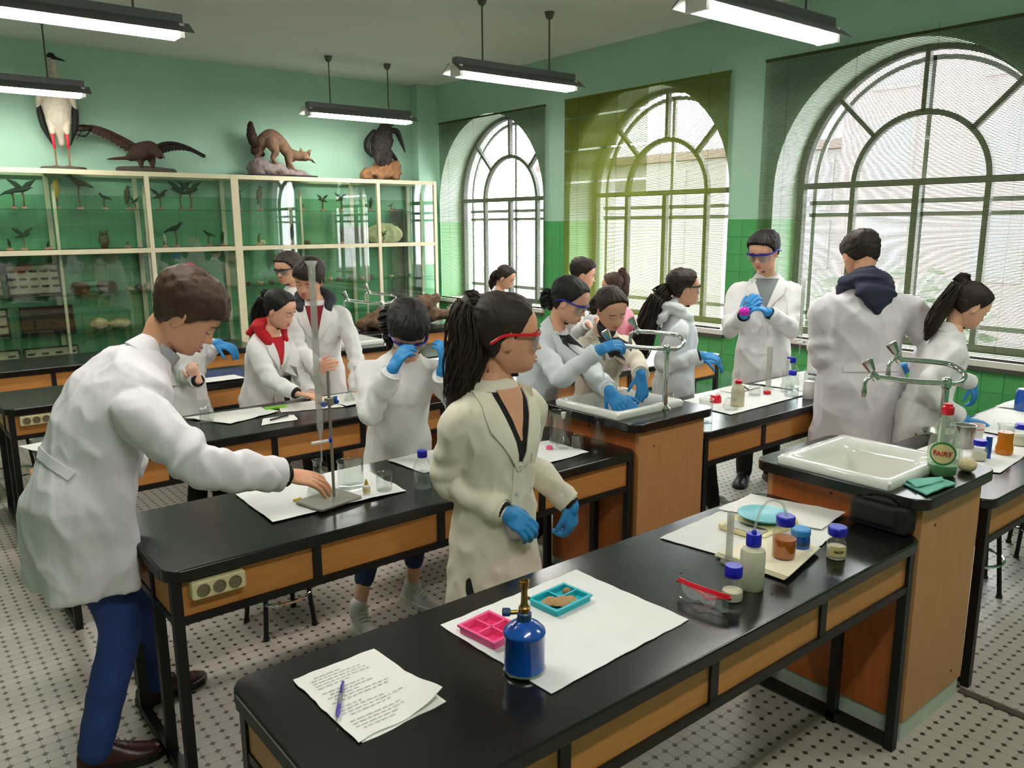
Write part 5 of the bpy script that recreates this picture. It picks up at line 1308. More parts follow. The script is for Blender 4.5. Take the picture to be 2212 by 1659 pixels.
bottle('water_bottle', 'nearer blue capped bottle of clear water on the bench of the tall man', 'bottle', (4.05, 2.475, Z0+0.003), lab_bottle_prof(0.038, 0.130, 0.02), 'glass_clear', [(0.001, 0.002), (0.036, 0.004), (0.037, 0.06), (0.001, 0.06)], 'water', capp(0.021, 0.125, 0.026))
bottle('water_bottle', 'farther taller blue capped bottle behind the other clear bottle', 'bottle', (4.20, 2.58, Z0+0.003), lab_bottle_prof(0.046, 0.175, 0.023), 'glass_clear', None, None, capp(0.026, 0.168, 0.03))
pb = thing('pill_jar', 'white plastic jar right of the blue capped bottles', 'jar', (4.10, 2.40, Z0)); MB().lathe([(0.001, 0), (0.03, 0), (0.031, 0.003), (0.031, 0.075), (0.028, 0.08), (0.028, 0.098), (0.001, 0.1)], 18).obj('body', 'white_plastic', pb)
mk = thing('green_case', 'dark green and white case lying at the edge of the tall man\'s bench', 'case', (4.24, 2.372, Z0), radians(10)); MB().cyl((-0.075, 0, 0.022), (0.075, 0, 0.022), 0.022, 14).obj('body', 'marker_green', mk); MB().cyl((-0.02, 0, 0.0225), (0.03, 0, 0.0225), 0.0224, 14).obj('band', 'white_plastic', mk)
stand_burette(4.60, 2.60, Z0+0.004, radians(150), 'retort stand with a round base plate near the big window', 'glass burette clamped high in front of the big window', H=0.47, side=0.17, bh=0.42, zb=0.22, base=(0.10, 0.08))
beaker(4.47, 2.60, Z0+0.004, 0.045, 0.085, 'clear beaker under the burette near the big window')
bx = thing('white_box', 'white instrument box standing behind the far retort stand', 'box', (4.86, 2.66, Z0+0.003)); MB().b2(-0.14, 0.14, -0.13, 0.13, 0.012, 0.25).obj('case', 'white_plastic', bx, bevel=0.008); MB().b2(-0.13, 0.13, -0.12, 0.12, 0, 0.012).obj('foot', 'steel_black', bx, smooth=False)
sheet('printed_sheet', 'sheet of paper with black pens on it before the tall man', 'paper', [(3.86, 2.86), (4.12, 2.87), (4.13, 2.73), (3.86, 2.72)], Z0+0.006, 'paper', seed=16, n=6)
for k, (x, y, a) in enumerate(((3.95, 2.80, 0.6), (4.02, 2.76, 0.9))):
    p = thing('black_pen', ('longer', 'shorter')[k]+' black pen on the sheet before the tall man', 'pen', (x, y, Z0+0.016), a); MB().cyl((-0.07+0.02*k, 0, 0), (0.05, 0, 0), 0.0045, 8).obj('barrel', 'steel_black', p); MB().lathe([(0.004, 0), (0.001, 0.014)], 8, (0.05, 0, 0), (1, 0, 0)).obj('tip', 'steel', p)
beaker(3.27, 2.72, Z0, 0.030, 0.10, 'clear glass cylinder just right of the girls\' sink unit')
beaker(3.20, 2.42, Z0, 0.034, 0.12, 'tall clear beaker behind the corner of the girls\' sink slab')

# ------------------------------------------------------------------ bench at the right edge
sheet('paper_towel', 'white paper towel under the amber flask at the right edge', 'towel', [(3.20, 1.52), (3.98, 1.50), (3.92, 1.19), (3.40, 1.15)], Z0, wav=0.004, seed=17)
sheet('printed_sheet', 'wide white sheet on the right bench behind the amber flask', 'paper', [(4.05, 1.60), (4.75, 1.61), (4.76, 1.12), (4.02, 1.15)], Z0, 'paper', seed=18)
sheet('printed_sheet', 'white booklet at the far end of the right bench', 'paper', [(4.62, 1.62), (4.98, 1.62), (4.98, 1.36), (4.66, 1.38)], Z0+0.008, 'paper', seed=19, n=6)
bottle('sample_jar', 'small jar of white powder with a blue cap right of the soap bottle', 'jar', (3.52, 1.275, Z0+0.004), lab_bottle_prof(0.029, 0.07, 0.022), 'glass_clear', [(0.001, 0.002), (0.0265, 0.004), (0.027, 0.035), (0.001, 0.036)], 'powder', capp(0.025, 0.064, 0.023))
bottle('sample_jar', 'blue capped jar right behind the amber flask', 'jar', (3.90, 1.255, Z0+0.004), lab_bottle_prof(0.031, 0.08, 0.022), 'glass_clear', [(0.001, 0.002), (0.029, 0.004), (0.029, 0.045), (0.001, 0.046)], 'powder', capp(0.0245, 0.074, 0.023))
am = thing('amber_flask', 'amber glass flask with a clear stopper at the right edge', 'flask', (3.70, 1.245, Z0+0.004)); MB().lathe([(0.001, 0), (0.030, 0), (0.034, 0.006), (0.034, 0.03), (0.029, 0.045), (0.029, 0.078), (0.030, 0.095), (0.001, 0.096)], 22).obj('body', 'amber_glass', am)
MB().lathe([(0.030, 0.096), (0.030, 0.118), (0.037, 0.130), (0.035, 0.130), (0.027, 0.118), (0.027, 0.097)], 20).obj('neck', 'glass_clear', am)
mt = thing('metal_beaker', 'steel beaker behind the jar of white powder', 'beaker', (3.68, 1.40, Z0+0.004)); MB().lathe([(0.001, 0), (0.040, 0), (0.042, 0.004), (0.042, 0.098), (0.045, 0.101), (0.041, 0.101), (0.039, 0.096), (0.038, 0.006), (0.001, 0.005)], 24).obj('wall', 'steel', mt)
bs = thing('blue_stick', 'upright dark blue tube beside the jar of white powder', 'tube', (3.575, 1.262, Z0+0.004)); MB().cyl((0, 0, 0), (0, 0, 0.095), 0.012, 14).obj('tube', 'can_blue', bs)
beaker(3.42, 1.33, Z0+0.004, 0.028, 0.075, 'thin clear beaker just behind the soap bottle')
ms = thing('steel_pan', 'shiny steel bowl near the tap on the right bench', 'bowl', (3.72, 1.52, Z0+0.004)); MB().lathe([(0.03, 0), (0.055, 0.02), (0.07, 0.045), (0.073, 0.045), (0.058, 0.018), (0.03, 0.002), (0.001, 0.002)], 24).obj('bowl', 'steel', ms); MB().cyl((-0.07, 0, 0.043), (-0.17, 0.03, 0.05), 0.006, 8).obj('handle', 'steel', ms)
wc = thing('white_cup', 'bright white cup with a red line behind the steel beaker', 'cup', (3.86, 1.42, Z0+0.004)); MB().lathe([(0.001, 0), (0.026, 0), (0.034, 0.07), (0.032, 0.07), (0.024, 0.004), (0.001, 0.004)], 18).obj('cup', 'white_plastic', wc); MB().lathe([(0.0325, 0.05), (0.0329, 0.053)], 18).obj('line', 'plastic_red', wc)
bc = thing('blue_can', 'blue cartridge cut off by the right edge of the photo', 'can', (4.66, 1.50, Z0+0.002)); MB().lathe([(0.001, 0), (0.043, 0), (0.045, 0.004), (0.045, 0.10), (0.036, 0.115), (0.001, 0.118)], 22).obj('body', 'can_blue', bc)
bc2 = thing('blue_can', 'blue gas canister low at the right edge beside the paper towel', 'can', (4.03, 1.22, Z0+0.002)); MB().lathe([(0.001, 0), (0.036, 0), (0.038, 0.004), (0.038, 0.06), (0.030, 0.07), (0.001, 0.072)], 22).obj('body', 'glove', bc2)

# ------------------------------------------------------------------ third bench and beyond
sheet('printed_sheet', 'loose sheet of paper nearest the bending man on the third bench', 'paper', [(1.22, 4.20), (1.62, 4.18), (1.66, 4.02), (1.36, 3.92)], Z0, 'paper', seed=21, wav=0.006)
sheet('printed_sheet', 'small white sheet under the black pens on the third bench', 'paper', [(1.53, 3.92), (1.69, 3.90), (1.66, 3.79), (1.47, 3.79)], Z0, 'paper', seed=22, n=6)
sheet('printed_sheet', 'sheet of paper under the hand of the girl in the red hood', 'paper', [(1.72, 4.17), (2.02, 4.15), (1.98, 3.90), (1.66, 4.0)], Z0, 'paper', seed=23)
sheet('printed_sheet', 'sheet of paper right of the burette on the third bench', 'paper', [(1.95, 4.2), (2.30, 4.2), (2.30, 3.92), (1.99, 3.90)], Z0+0.004, 'paper', seed=24)
sheet('printed_sheet', 'sheet of paper reaching over the left end of the third bench', 'paper', [(0.47, 4.12), (0.78, 4.16), (0.80, 3.96), (0.56, 3.90)], Z0, 'paper', seed=25, wav=0.004)
gn = thing('green_marker_box', 'flat lime green box between the papers of the third bench', 'box', (1.68, 4.12, Z0)); MB().b2(-0.06, 0.06, -0.02, 0.02, 0, 0.012).obj('box_body', 'lime', gn, bevel=0.003)
p = thing('black_pen', 'black pen on the small sheet of the third bench', 'pen', (1.60, 3.86, Z0+0.012), 0.35); MB().cyl((-0.07, 0, 0), (0.05, 0, 0), 0.005, 8).obj('barrel', 'steel_black', p); MB().lathe([(0.004, 0), (0.001, 0.014)], 8, (0.05, 0, 0), (1, 0, 0)).obj('tip', 'steel', p)
conical(2.06, 3.99, Z0+0.004, 0.032, 0.09, 'little conical flask beside the hand of the girl in the red hood')
volumetric(2.14, 4.06, Z0+0.006, 0.034, 0.17, 'left of the two long necked flasks before the boy with the dark hood')
volumetric(2.30, 4.02, Z0+0.006, 0.034, 0.16, 'right of the two long necked flasks before the boy with the dark hood')
beaker(1.29, 4.05, Z0+0.003, 0.035, 0.07, 'clear beaker beside the papers behind the bending man')
bk = thing('book_stack', 'stack of white and green books beside the far tap', 'books', (2.42, 4.02, Z0))
for k, (m, w) in enumerate((('paper', 0.11), ('lime', 0.10), ('paper', 0.105), ('paper', 0.09))): MB().b2(-w, w, -0.075, 0.075, k*0.022, k*0.022+0.02).obj('book', m, bk, smooth=False)
sheet('printed_sheet', 'dark folder on the fourth bench behind the girl with the headband', 'paper', [(1.60, 5.50), (2.0, 5.50), (2.0, 5.15), (1.62, 5.12)], Z0, 'denim_dark', seed=26)
sheet('printed_sheet', 'white sheet on the fourth bench by the blue gloves', 'paper', [(1.50, 5.22), (1.86, 5.22), (1.88, 5.06), (1.5, 5.06)], Z0+0.006, 'paper', seed=27)
br = thing('driftwood_piece', 'brown piece of driftwood and rock lying before the right cabinet', 'specimen', (4.1, 6.75, Z0))
b_ = MB(); limb(b_, [(-0.45, 0, 0.05), (-0.1, 0.03, 0.14), (0.2, 0, 0.20), (0.42, 0.02, 0.26)], [0.06, 0.10, 0.09, 0.04], 12, 5); limb(b_, [(0.0, 0, 0.1), (0.35, 0.05, 0.10), (0.55, 0, 0.06)], [0.08, 0.08, 0.05], 12, 4); b_.ell((-0.25, 0, 0.06), (0.2, 0.12, 0.07))
def _p(me):
    co = displace(me, lambda p: noise.noise(p*16)*0.03); co[:, 2] = np.maximum(co[:, 2], 0); me.vertices.foreach_set('co', co.ravel())
weld(b_, 'trunk', 'rock_brown', 0.014, 2, br, post=_p)

def crate(x, y, rz, label, w=0.40, d=0.28, h=0.26):
    t = thing('plastic_crate', label, 'crate', (x, y, 0), rz, 'green plastic crates')
    MB().b2(-w/2, w/2, -d/2, d/2, 0, 0.012).obj('floor_panel', 'marker_green', t, smooth=False)
    MB().b2(-w/2, w/2, -d/2, -d/2+0.006, 0.01, h).b2(-w/2, w/2, d/2-0.006, d/2, 0.01, h).b2(-w/2, -w/2+0.006, -d/2, d/2, 0.01, h).b2(w/2-0.006, w/2, -d/2, d/2, 0.01, h).obj('side_walls', 'marker_green', t, smooth=False)
    f = MB()
    for s in (-1, 1): f.b2(-w/2-0.012, w/2+0.012, s*d/2-0.012, s*d/2+0.012, h-0.02, h); f.b2(s*w/2-0.012, s*w/2+0.012, -d/2-0.012, d/2+0.012, h-0.02, h)
    f.obj('rim', 'marker_green', t, smooth=False)
    for k in range(8):
        xx = -w/2+(k+0.5)*w/8; MB().b2(xx-0.008, xx+0.008, -d/2-0.008, -d/2, 0.012, h-0.02).obj('rib', 'marker_green', t, smooth=False)
    for k in range(5):
        yy = -d/2+(k+0.5)*d/5; MB().b2(-w/2-0.008, -w/2, yy-0.008, yy+0.008, 0.012, h-0.02).obj('rib', 'marker_green', t, smooth=False)
crate(4.85, 2.52, 0.05, 'green ribbed crate on the floor under the far end of the tall man\'s bench')
crate(5.70, 2.05, 1.5, 'green ribbed crate on the floor below the big right window')
# ------------------------------------------------------------------ people
UP = Vector((0, 0, 1))
def ydir(a): return Vector((cos(radians(a)), sin(radians(a)), 0))
def sm(a, b, x):
    t = min(1, max(0, (x-a)/(b-a))); return t*t*(3-2*t)
def itp(x, X, Y): return float(np.interp(x, X, Y))
HZ = [0, .05, .10, .20, .30, .40, .50, .60, .70, .80, .90, .96, .99, 1.0]
HF = [.26, .365, .385, .40, .395, .39, .395, .405, .395, .355, .265, .16, .07, 0]
HBk = [.0, -.06, -.10, -.20, -.28, -.36, -.42, -.455, -.46, -.435, -.355, -.235, -.12, -.04]
HW = [.10, .185, .235, .285, .31, .325, .335, .342, .340, .318, .25, .16, .08, 0.0]
def head_pt(ph, z, female=True):
    # point of the head surface: ph 0 = face front, +90 = person's left; z 0 chin .. 1 crown; returns (x left, y front, z)
    f, b, w = itp(z, HZ, HF), itp(z, HZ, HBk), itp(z, HZ, HW)
    cy, c, s = (0.02 if z < .9 else 0.0), cos(ph), sin(ph)
    ex = 0.80
    x = w*math.copysign(abs(s)**ex, s); y = (f-cy if c >= 0 else cy-b)*math.copysign(abs(c)**ex, c)+cy
    # features
    if c > 0.2:
        g = lambda x0, z0, sx, sz: math.exp(-((x-x0)/sx)**2-((z-z0)/sz)**2)
        d = 0
        t = (0.53-z)/0.21
        if 0 <= t <= 1.08: d += (0.012+0.098*min(1, t)**1.25*(1 if t <= 1 else (1.08-t)/0.08))*math.exp(-(x/(0.034+0.030*t))**2)
        d += 0.022*(g(0.058, .335, .035, .03)+g(-0.058, .335, .035, .03))
        d -= 0.040*(g(0.13, .475, .075, .045)+g(-0.13, .475, .075, .045))
        d += 0.016*(g(0.13, .475, .05, .026)+g(-0.13, .475, .05, .026))
        d += 0.018*(g(0.12, .565, .10, .03)+g(-0.12, .565, .10, .03))
        d += 0.024*g(0, .215, .085, .022)+0.024*g(0, .165, .075, .020)-0.014*g(0, .19, .09, .008)
        d += 0.020*g(0, .06, .09, .05)-0.010*g(0, .115, .09, .02)
        d += 0.014*(g(0.2, .37, .10, .07)+g(-0.2, .37, .10, .07))
        y += d
    return x, y, z
HAIRZ = {
 'back': ([0, 25, 45, 60, 72, 84, 95, 110, 135, 180], [.86, .85, .80, .72, .60, .47, .47, .30, .20, .16]),
 'short': ([0, 25, 45, 60, 72, 84, 95, 110, 135, 180], [.80, .79, .76, .70, .62, .47, .50, .36, .26, .22]),
 'fringe': ([0, 25, 45, 60, 72, 84, 95, 110, 135, 180], [.66, .67, .66, .60, .54, .42, .44, .30, .22, .18]),
 'cover': ([0, 25, 45, 60, 72, 84, 95, 110, 135, 180], [.62, .60, .48, .30, .16, .05, .0, -.05, -.05, -.05]),
}
def frame_from(fwd, up):
    y = fwd.normalized(); x = y.cross(up).normalized()*-1; z = x.cross(y).normalized()
    # x = person's left
    z = y.cross(-x).normalized() if False else z
    return x, y, z
class Head:
    def __init__(s, c, yaw, pitch, roll, h):
        # c = centre between the ears, mid height; yaw in world degrees, pitch down +, roll: + tips the crown to the person's left
        y = ydir(yaw); x = Vector((-y.y, y.x, 0)); z = UP.copy()
        R = Matrix.Rotation(radians(pitch), 3, x); y, z = R @ y, R @ z
        R = Matrix.Rotation(radians(-roll), 3, y); x, z = R @ x, R @ z
        s.x, s.y, s.z, s.c, s.h = x, y, z, Vector(c), h
        s.M = Matrix(((x.x, y.x, z.x, s.c.x), (x.y, y.y, z.y, s.c.y), (x.z, y.z, z.z, s.c.z), (0, 0, 0, 1)))
    def p(s, x, y, z): return s.c+s.h*(s.x*x+s.y*y+s.z*(z-0.5))
def head_solid(mb, H, n=40, nz=44):
    rings = []
    for i in range(nz+1):
        z = i/nz; z = 0.5-0.5*cos(pi*z)*1.0 if False else z
        rings.append([H.p(*head_pt(2*pi*j/n, min(z, 0.995))) for j in range(n)])
    mb.rings(rings)
    for s in (-1, 1):   # ears
        c = H.p(s*0.335, -0.03, 0.44)
        R = Matrix((H.x, H.y, H.z)).transposed() @ Matrix.Rotation(radians(s*-22), 3, 'Z') @ Matrix.Rotation(radians(-10), 3, 'X')
        mb.ell(c, (0.030*H.h, 0.085*H.h, 0.135*H.h), 12, 8, R)
        mb.tube([c+R @ Vector((s*0.02*H.h, 0.08*H.h*cos(a), 0.125*H.h*sin(a))) for a in [radians(-60+k*33) for k in range(9)]], 0.018*H.h, 6)
def hair_shell(H, style, m, parent, thick=0.05, seed=0, groove=None, puff=0.0, rough=0.0, gk=1.0, n=80, nz=52):
    ZX, ZY = HAIRZ[style]; rings = []
    for i in range(nz+1):
        z = -0.05+1.05*i/nz; ring = []
        for j in range(n):
            ph = 2*pi*j/n; a = abs(math.degrees(atan2(sin(ph), cos(ph))))
            zh = itp(a, ZX, ZY)+0.012*noise.noise(Vector((ph*3, seed, 1)))
            k = sm(-0.012, 0.045, z-zh); x, y, zz = head_pt(ph, min(max(z, 0.0), 0.985))
            if z < 0: zz = z; x *= 0.9; y *= 0.9
            cx, cy, cz = x, y-0.0, max(0, (z-0.55))*0.9
            nv = Vector((cx, cy, cz)); nv = nv.normalized() if nv.length > 1e-4 else Vector((0, 0, 1))
            if z > 0.97: nv = Vector((cx*0.5, cy*0.5, 1)).normalized()
            back = sm(70, 150, a)
            t = thick*(0.55+0.45*sm(.45, .85, z))+puff*back*(0.6+0.4*sin(pi*min(1, max(0, z))))
            if groove is not None:
                g = Vector(groove); v = Vector((x, y, zz))-g
                ang = atan2(v.x, v.y+0.001) if True else 0
                t += gk*0.006*sin(34*ang+6*noise.noise(Vector((x*3, y*3, zz*3+seed))))+gk*0.005*sin(57*ang+seed+4*noise.noise(Vector((x*5, y*5, zz*5))))
            if rough: t += rough*noise.noise(Vector((x*16, y*16, zz*9+seed)))+rough*0.6*noise.noise(Vector((x*40, y*40, zz*14)))
            d = -0.035*(1-k)+t*k
            ring.append(H.p(x+nv.x*d, y+nv.y*d, zz+nv.z*d))
        rings.append(ring)
    mb = MB(); mb.rings(rings); return mb.obj('hair', m, parent, angle=180)
def strands(path, widths, m, parent, name='ponytail', n0=16, seed=0, flat=0.6, wave=0.0, tip=0.25, side=None):
    n = n0*(6 if n0 > 30 else 4); rnd = random.Random(seed); mb = MB(); P = crom(path, 4); W_ = lerpl(list(widths), 4); N = len(P)
    for k in range(n):
        a = 2.399*k; r = sqrt((k+0.4)/n); ph = rnd.uniform(0, 6.28); Q = []; RR = []
        end = N-1-rnd.randint(0, 3)
        for i in range(end+1):
            t = (P[min(i+1, N-1)]-P[max(i-1, 0)]).normalized()
            u = Vector(side) if side is not None else (Vector((0, 0, 1)) if abs(t.z) < 0.8 else Vector((1, 0, 0)))
            x = (u-t*u.dot(t)).normalized(); y = t.cross(x)
            w = W_[i]; f = i/(N-1)
            Q.append(P[i]+x*(r*w*cos(a+f*0.9))+y*(r*w*flat*sin(a+f*0.9))+x*(wave*w*sin(f*11+ph))+y*(wave*w*0.6*cos(f*9+ph)))
            RR.append(max(0.0007, w*1.25/sqrt(n)*(1-(1-tip)*f**1.5)*(0.85+0.3*((k*7) % 5)/5)))
        mb.tube(Q, RR, 4)
    limb(mb, path, [w*0.86*(1-0.25*(i == len(widths)-1)) for i, w in enumerate(widths)], 14, 5, max(flat, .5), side)
    return mb.obj(name, m, parent, angle=180)
def hand_mesh(mb, wp, d, pn, size=1.0, curl=(18, 26, 20), spread=5, right=True, thumb=(30, 18), fcurl=None, fat=1.0):
    # wp wrist, d towards the fingers, pn palm normal; fingers curl towards pn
    d = d.normalized(); pn = (pn-d*pn.dot(d)).normalized(); s = d.cross(pn)*(1 if right else -1)   # s points to the thumb side
    L = 0.088*size; w = 0.040*size
    P = lambda a, b, c=0: wp+d*a+s*b+pn*c
    # palm as a flattened loft
    rings = []
    for a, hw, th in ((-0.25, .66, .60), (0.0, .70, .56), (.25, .86, .52), (.55, 1.0, .46), (.85, 1.02, .38), (1.0, .95, .30)):
        c = P(L*a, 0.002*size); rings.append([c+s*(w*hw*cos(t))+pn*(w*th*fat*math.copysign(abs(sin(t))**.8, sin(t))*0.66) for t in [2*pi*k/12 for k in range(12)]])
    mb.rings(rings)
    mb.ell(P(L*.32, w*.55, 0.006*size), (0.018*size, 0.018*size, 0.018*size), 8, 6)
    for k, (off, ln, r) in enumerate(((.74, 1.0, .0092), (.26, 1.10, .0096), (-.24, 1.02, .0092), (-.70, .82, .0080))):
        b = P(L*(0.94-0.05*abs(k-1.2)), w*off); sp = radians(spread*(1.5-k)); dd = (d*cos(sp)+s*sin(sp)).normalized()
        ax = dd.cross(pn).normalized(); q = b-dd*0.018*size; pts = [q, b]; v = dd; pos = b; tot = 0
        cc = fcurl[k] if fcurl else curl
        for seg, c in zip((.042, .027, .022), cc):
            v = (Matrix.Rotation(radians(c), 3, ax) @ v); pos = pos+v*seg*ln*size; pts.append(pos)
        limb(mb, pts, [r*size*fat, r*size*1.04*fat, r*size*fat, r*size*.92*fat, r*size*.78*fat], 8, 3)
    b = P(L*.22, w*.72, 0.004*size); a1, a2 = radians(thumb[0]), radians(thumb[1])
    v = (d*cos(a1)+s*sin(a1)+pn*0.35).normalized(); pts = [P(L*.12, w*.45, 0.004*size), b]; pos = b
    for seg in (.036, .030, .024):
        pos = pos+v*seg*size; pts.append(pos); v = (v-s*sin(a2)*0.7+pn*sin(a2)*0.8).normalized()
    limb(mb, pts, [.013*size, .0135*size, .0115*size, .0105*size, .0085*size], 8, 3)
def ik(Sh, Wr, l1, l2, pole):
    d = Wr-Sh; D = d.length; mx = (l1+l2)*0.985
    if D > mx: l1, l2 = l1*D/mx, l2*D/mx
    D = max(D, abs(l1-l2)+0.02); u = d.normalized()
    a = (l1*l1-l2*l2+D*D)/(2*D); h = sqrt(max(0.0, l1*l1-a*a)); pv = pole-u*pole.dot(u)
    pv = pv.normalized() if pv.length > 1e-4 else Vector((0, 0, -1))
    return Sh+u*a+pv*h
def patch(bvh, org, X, Z, F, rows, off, th, name, m, parent, cols=8, reach=0.21):
    # cloth piece laid on a surface: rows = list of (z, x_left, x_right) in the chest frame
    A, B = [], []
    for z, xa, xb in rows:
        for k in range(cols+1):
            x = xa+(xb-xa)*k/cols; o = org+X*x+Z*z+F*reach
            hit = bvh.ray_cast(o, -F, 1.2)
            p, nrm = (hit[0], hit[1]) if hit[0] is not None else (org+X*x+Z*z+F*0.055, F)
            nrm = (nrm*0.5+F*0.5).normalized()
            A.append(p+nrm*off); B.append(p+nrm*(off-th))
    n, c = len(rows), cols+1; N = n*c; Fs = []
    for i in range(n-1):
        for j in range(cols):
            a = i*c+j; Fs += [(a, a+1, a+c+1, a+c), (N+a, N+a+c, N+a+c+1, N+a+1)]
    for i in range(n-1): Fs += [(i*c, (i+1)*c, N+(i+1)*c, N+i*c), (i*c+cols, N+i*c+cols, N+(i+1)*c+cols, (i+1)*c+cols)]
    for j in range(cols): Fs += [(j, N+j, N+j+1, j+1), ((n-1)*c+j, (n-1)*c+j+1, N+(n-1)*c+j+1, N+(n-1)*c+j)]
    mb = MB(); mb.add(A+B, Fs); return mb.obj(name, m, parent, angle=60)
def shoe(mb, ank, fd, L=0.25, w=0.043, lift=0.0):
    fd = fd.normalized(); sd = Vector((-fd.y, fd.x, 0)).normalized(); u = sd.cross(fd)*-1
    u = fd.cross(sd)
    heel = ank-fd*0.06-UP*0
    R = []
    for t, ww, hh in ((0.0, .50, .62), (.06, .74, .80), (.16, .80, .95), (.30, .80, 1.06), (.42, .86, .92), (.58, 1.0, .66), (.75, 1.02, .46), (.90, .80, .36), (.98, .46, .24), (1.0, .2, .12)):
        c = heel+fd*(L*t); H_ = 0.085*hh
        R.append([c+sd*(w*ww*cos(a))+u*((H_ if sin(a) > 0 else 0.0)*math.copysign(abs(sin(a))**.75, sin(a))) for a in [2*pi*k/14 for k in range(14)]])
    mb.rings(R)
    return heel, fd, sd, u
def person(name_label, base, face, st, lean=0, lean2=None, tilt=0, twist=0, head=None, hands=None, coat='coat_white', hem=0.48, female=True, skin='skin', shirt=None, vdepth=.25, vwidth=.07,
           hair=('back', 'hair_dark'), tail=None, gog=None, legs='trouser_black', shoes='shoe_black', feet=None, near=False, hood=None, pelvis=None, sleeve=1.0, gloves='glove', hs=1.0, extras=None, fit=1.0, puff=0.03,
           collar=True, hang=0.35, flare=1.0, shoff=((0, 0, 0), (0, 0, 0)), fold_seed=0, bare=(), cuff=None, headfix=None, hipshift=0, eyes=True):
    S_ = st/1.70; B = Vector((base[0], base[1], 0)); F = ydir(face); Rt = Vector((F.y, -F.x, 0)); Lf = -Rt
    root = thing('person', name_label, 'person', B)
    lean2 = lean if lean2 is None else lean2
    def tilted(v, a, b): return Matrix.Rotation(radians(b), 3, F) @ (Matrix.Rotation(radians(-a), 3, Rt) @ v)
    PV = Vector(pelvis) if pelvis is not None else B+UP*0.88*S_+F*hipshift
    sp1, sp2 = tilted(UP, lean, tilt), tilted(UP, lean2, tilt)
    chest = PV+sp1*0.27*S_; neck = chest+sp2*0.245*S_
    F1 = tilted(F, lean, tilt); F2 = tilted(F, lean2, tilt)
    Tw = Matrix.Rotation(radians(twist), 3, sp2); F2 = Tw @ F2; L2 = Tw @ tilted(Lf, lean2, tilt); L1 = tilted(Lf, lean, tilt)
    swid = (0.152 if female else 0.178)*S_*fit
    sh = [neck-sp2*0.085*S_+L2*swid*k for k in (1, -1)]      # left, right
    sh = [sh[k]+F*shoff[k][0]+L2*shoff[k][1]+UP*shoff[k][2] for k in (0, 1)]
    hh = (0.222+0.012*(0 if female else 1))*S_**0.5*hs
    hyaw, hpitch, hroll = head
    if headfix is not None: hc = Vector(headfix)
    else:
        hf = ydir(hyaw); a_ = radians(hpitch)
        hc = neck+sp2*0.05*S_+UP*(0.025+0.095*cos(a_))*S_+hf*(0.03+0.09*sin(a_))*S_
    H = Head(hc, hyaw, hpitch, hroll, hh)
    l1, l2 = 0.285*S_, 0.255*S_
    W_, E_ = [], []
    for k in range(2):
        h = hands[k]; w = Vector(h['w']); pole = Vector(h.get('pole', (0, 0, -1))); W_.append(w); E_.append(ik(sh[k], w, l1, l2, pole))
    hipw = 0.085*S_
    hips = [PV+Lf*hipw-UP*0.02, PV-Lf*hipw-UP*0.02]
    if feet is None: feet = [(B+Lf*0.085*S_, F), (B-Lf*0.085*S_, F)]
    ank, kn = [], []
    for k in range(2):
        fp, fdv = feet[k]; fp = Vector(fp); fp = fp if len(fp) == 3 else Vector((fp[0], fp[1], 0))
        a = fp+UP*0.085*S_; ank.append(a); kn.append(ik(hips[k], a, 0.402*S_, 0.392*S_, F))
    # ---- body (skin): one continuous mesh
    b = MB(); head_solid(b, H, 40 if near else 36, 46 if near else 40)
    nt = H.p(0, -0.12, 0.16)
    limb(b, [neck-sp2*0.05*S_, neck+(nt-neck)*0.5, nt, H.p(0, -0.08, 0.40)], [0.062*S_, 0.052*S_*(1 if not female else .9), 0.050*S_*(1.05 if not female else .92), 0.05*S_], 14, 4)
    limb(b, [neck, chest, PV], [0.055, 0.075, 0.08], 10, 4, 1.2, F1)
    limb(b, [sh[0]-sp2*0.03, neck-sp2*0.06, sh[1]-sp2*0.03], [0.028, 0.045, 0.028], 10, 4)
    for k in range(2):
        limb(b, [sh[k]-sp2*0.03, E_[k], W_[k]], [0.022*S_, 0.022*S_, 0.026*S_ if k in bare else 0.018*S_], 10, 4)
        limb(b, [hips[k]*.7+PV*.3, kn[k], ank[k]], [0.05*S_, 0.045*S_, 0.034*S_], 10, 4)
        limb(b, [ank[k], ank[k]+feet[k][1]*0.07-UP*0.05], [0.030, 0.020], 8, 3)
        h = hands[k]
        d = Vector(h['d']); pn = Vector(h['pn'])
        if k in bare: hand_mesh(b, W_[k], d, pn, h.get('size', S_*(0.92 if female else 1.0)), h.get('curl', (18, 26, 20)), h.get('spread', 6), k == 1, h.get('thumb', (38, 14)), h.get('fcurl'))
        else: limb(b, [W_[k], W_[k]+d.normalized()*0.02], [0.016, 0.012], 8, 3)
    b.v = [tuple(Vector(p)-B) for p in b.v]
    vx = 0.0034 if near else 0.0046
    weld(b, 'body', skin, vx, 2, root, dec=0.25 if near else 0.17, fac=0.4)
    def kid(mb, nm, m, par=root, angle=60):
        if par is root: mb.v = [tuple(Vector(p)-B) for p in mb.v]
        return mb.obj(nm, m, par, angle=angle)
    LM = lambda mb: mb
    # ---- face
    HB = Head(hc-B, hyaw, hpitch, hroll, hh)
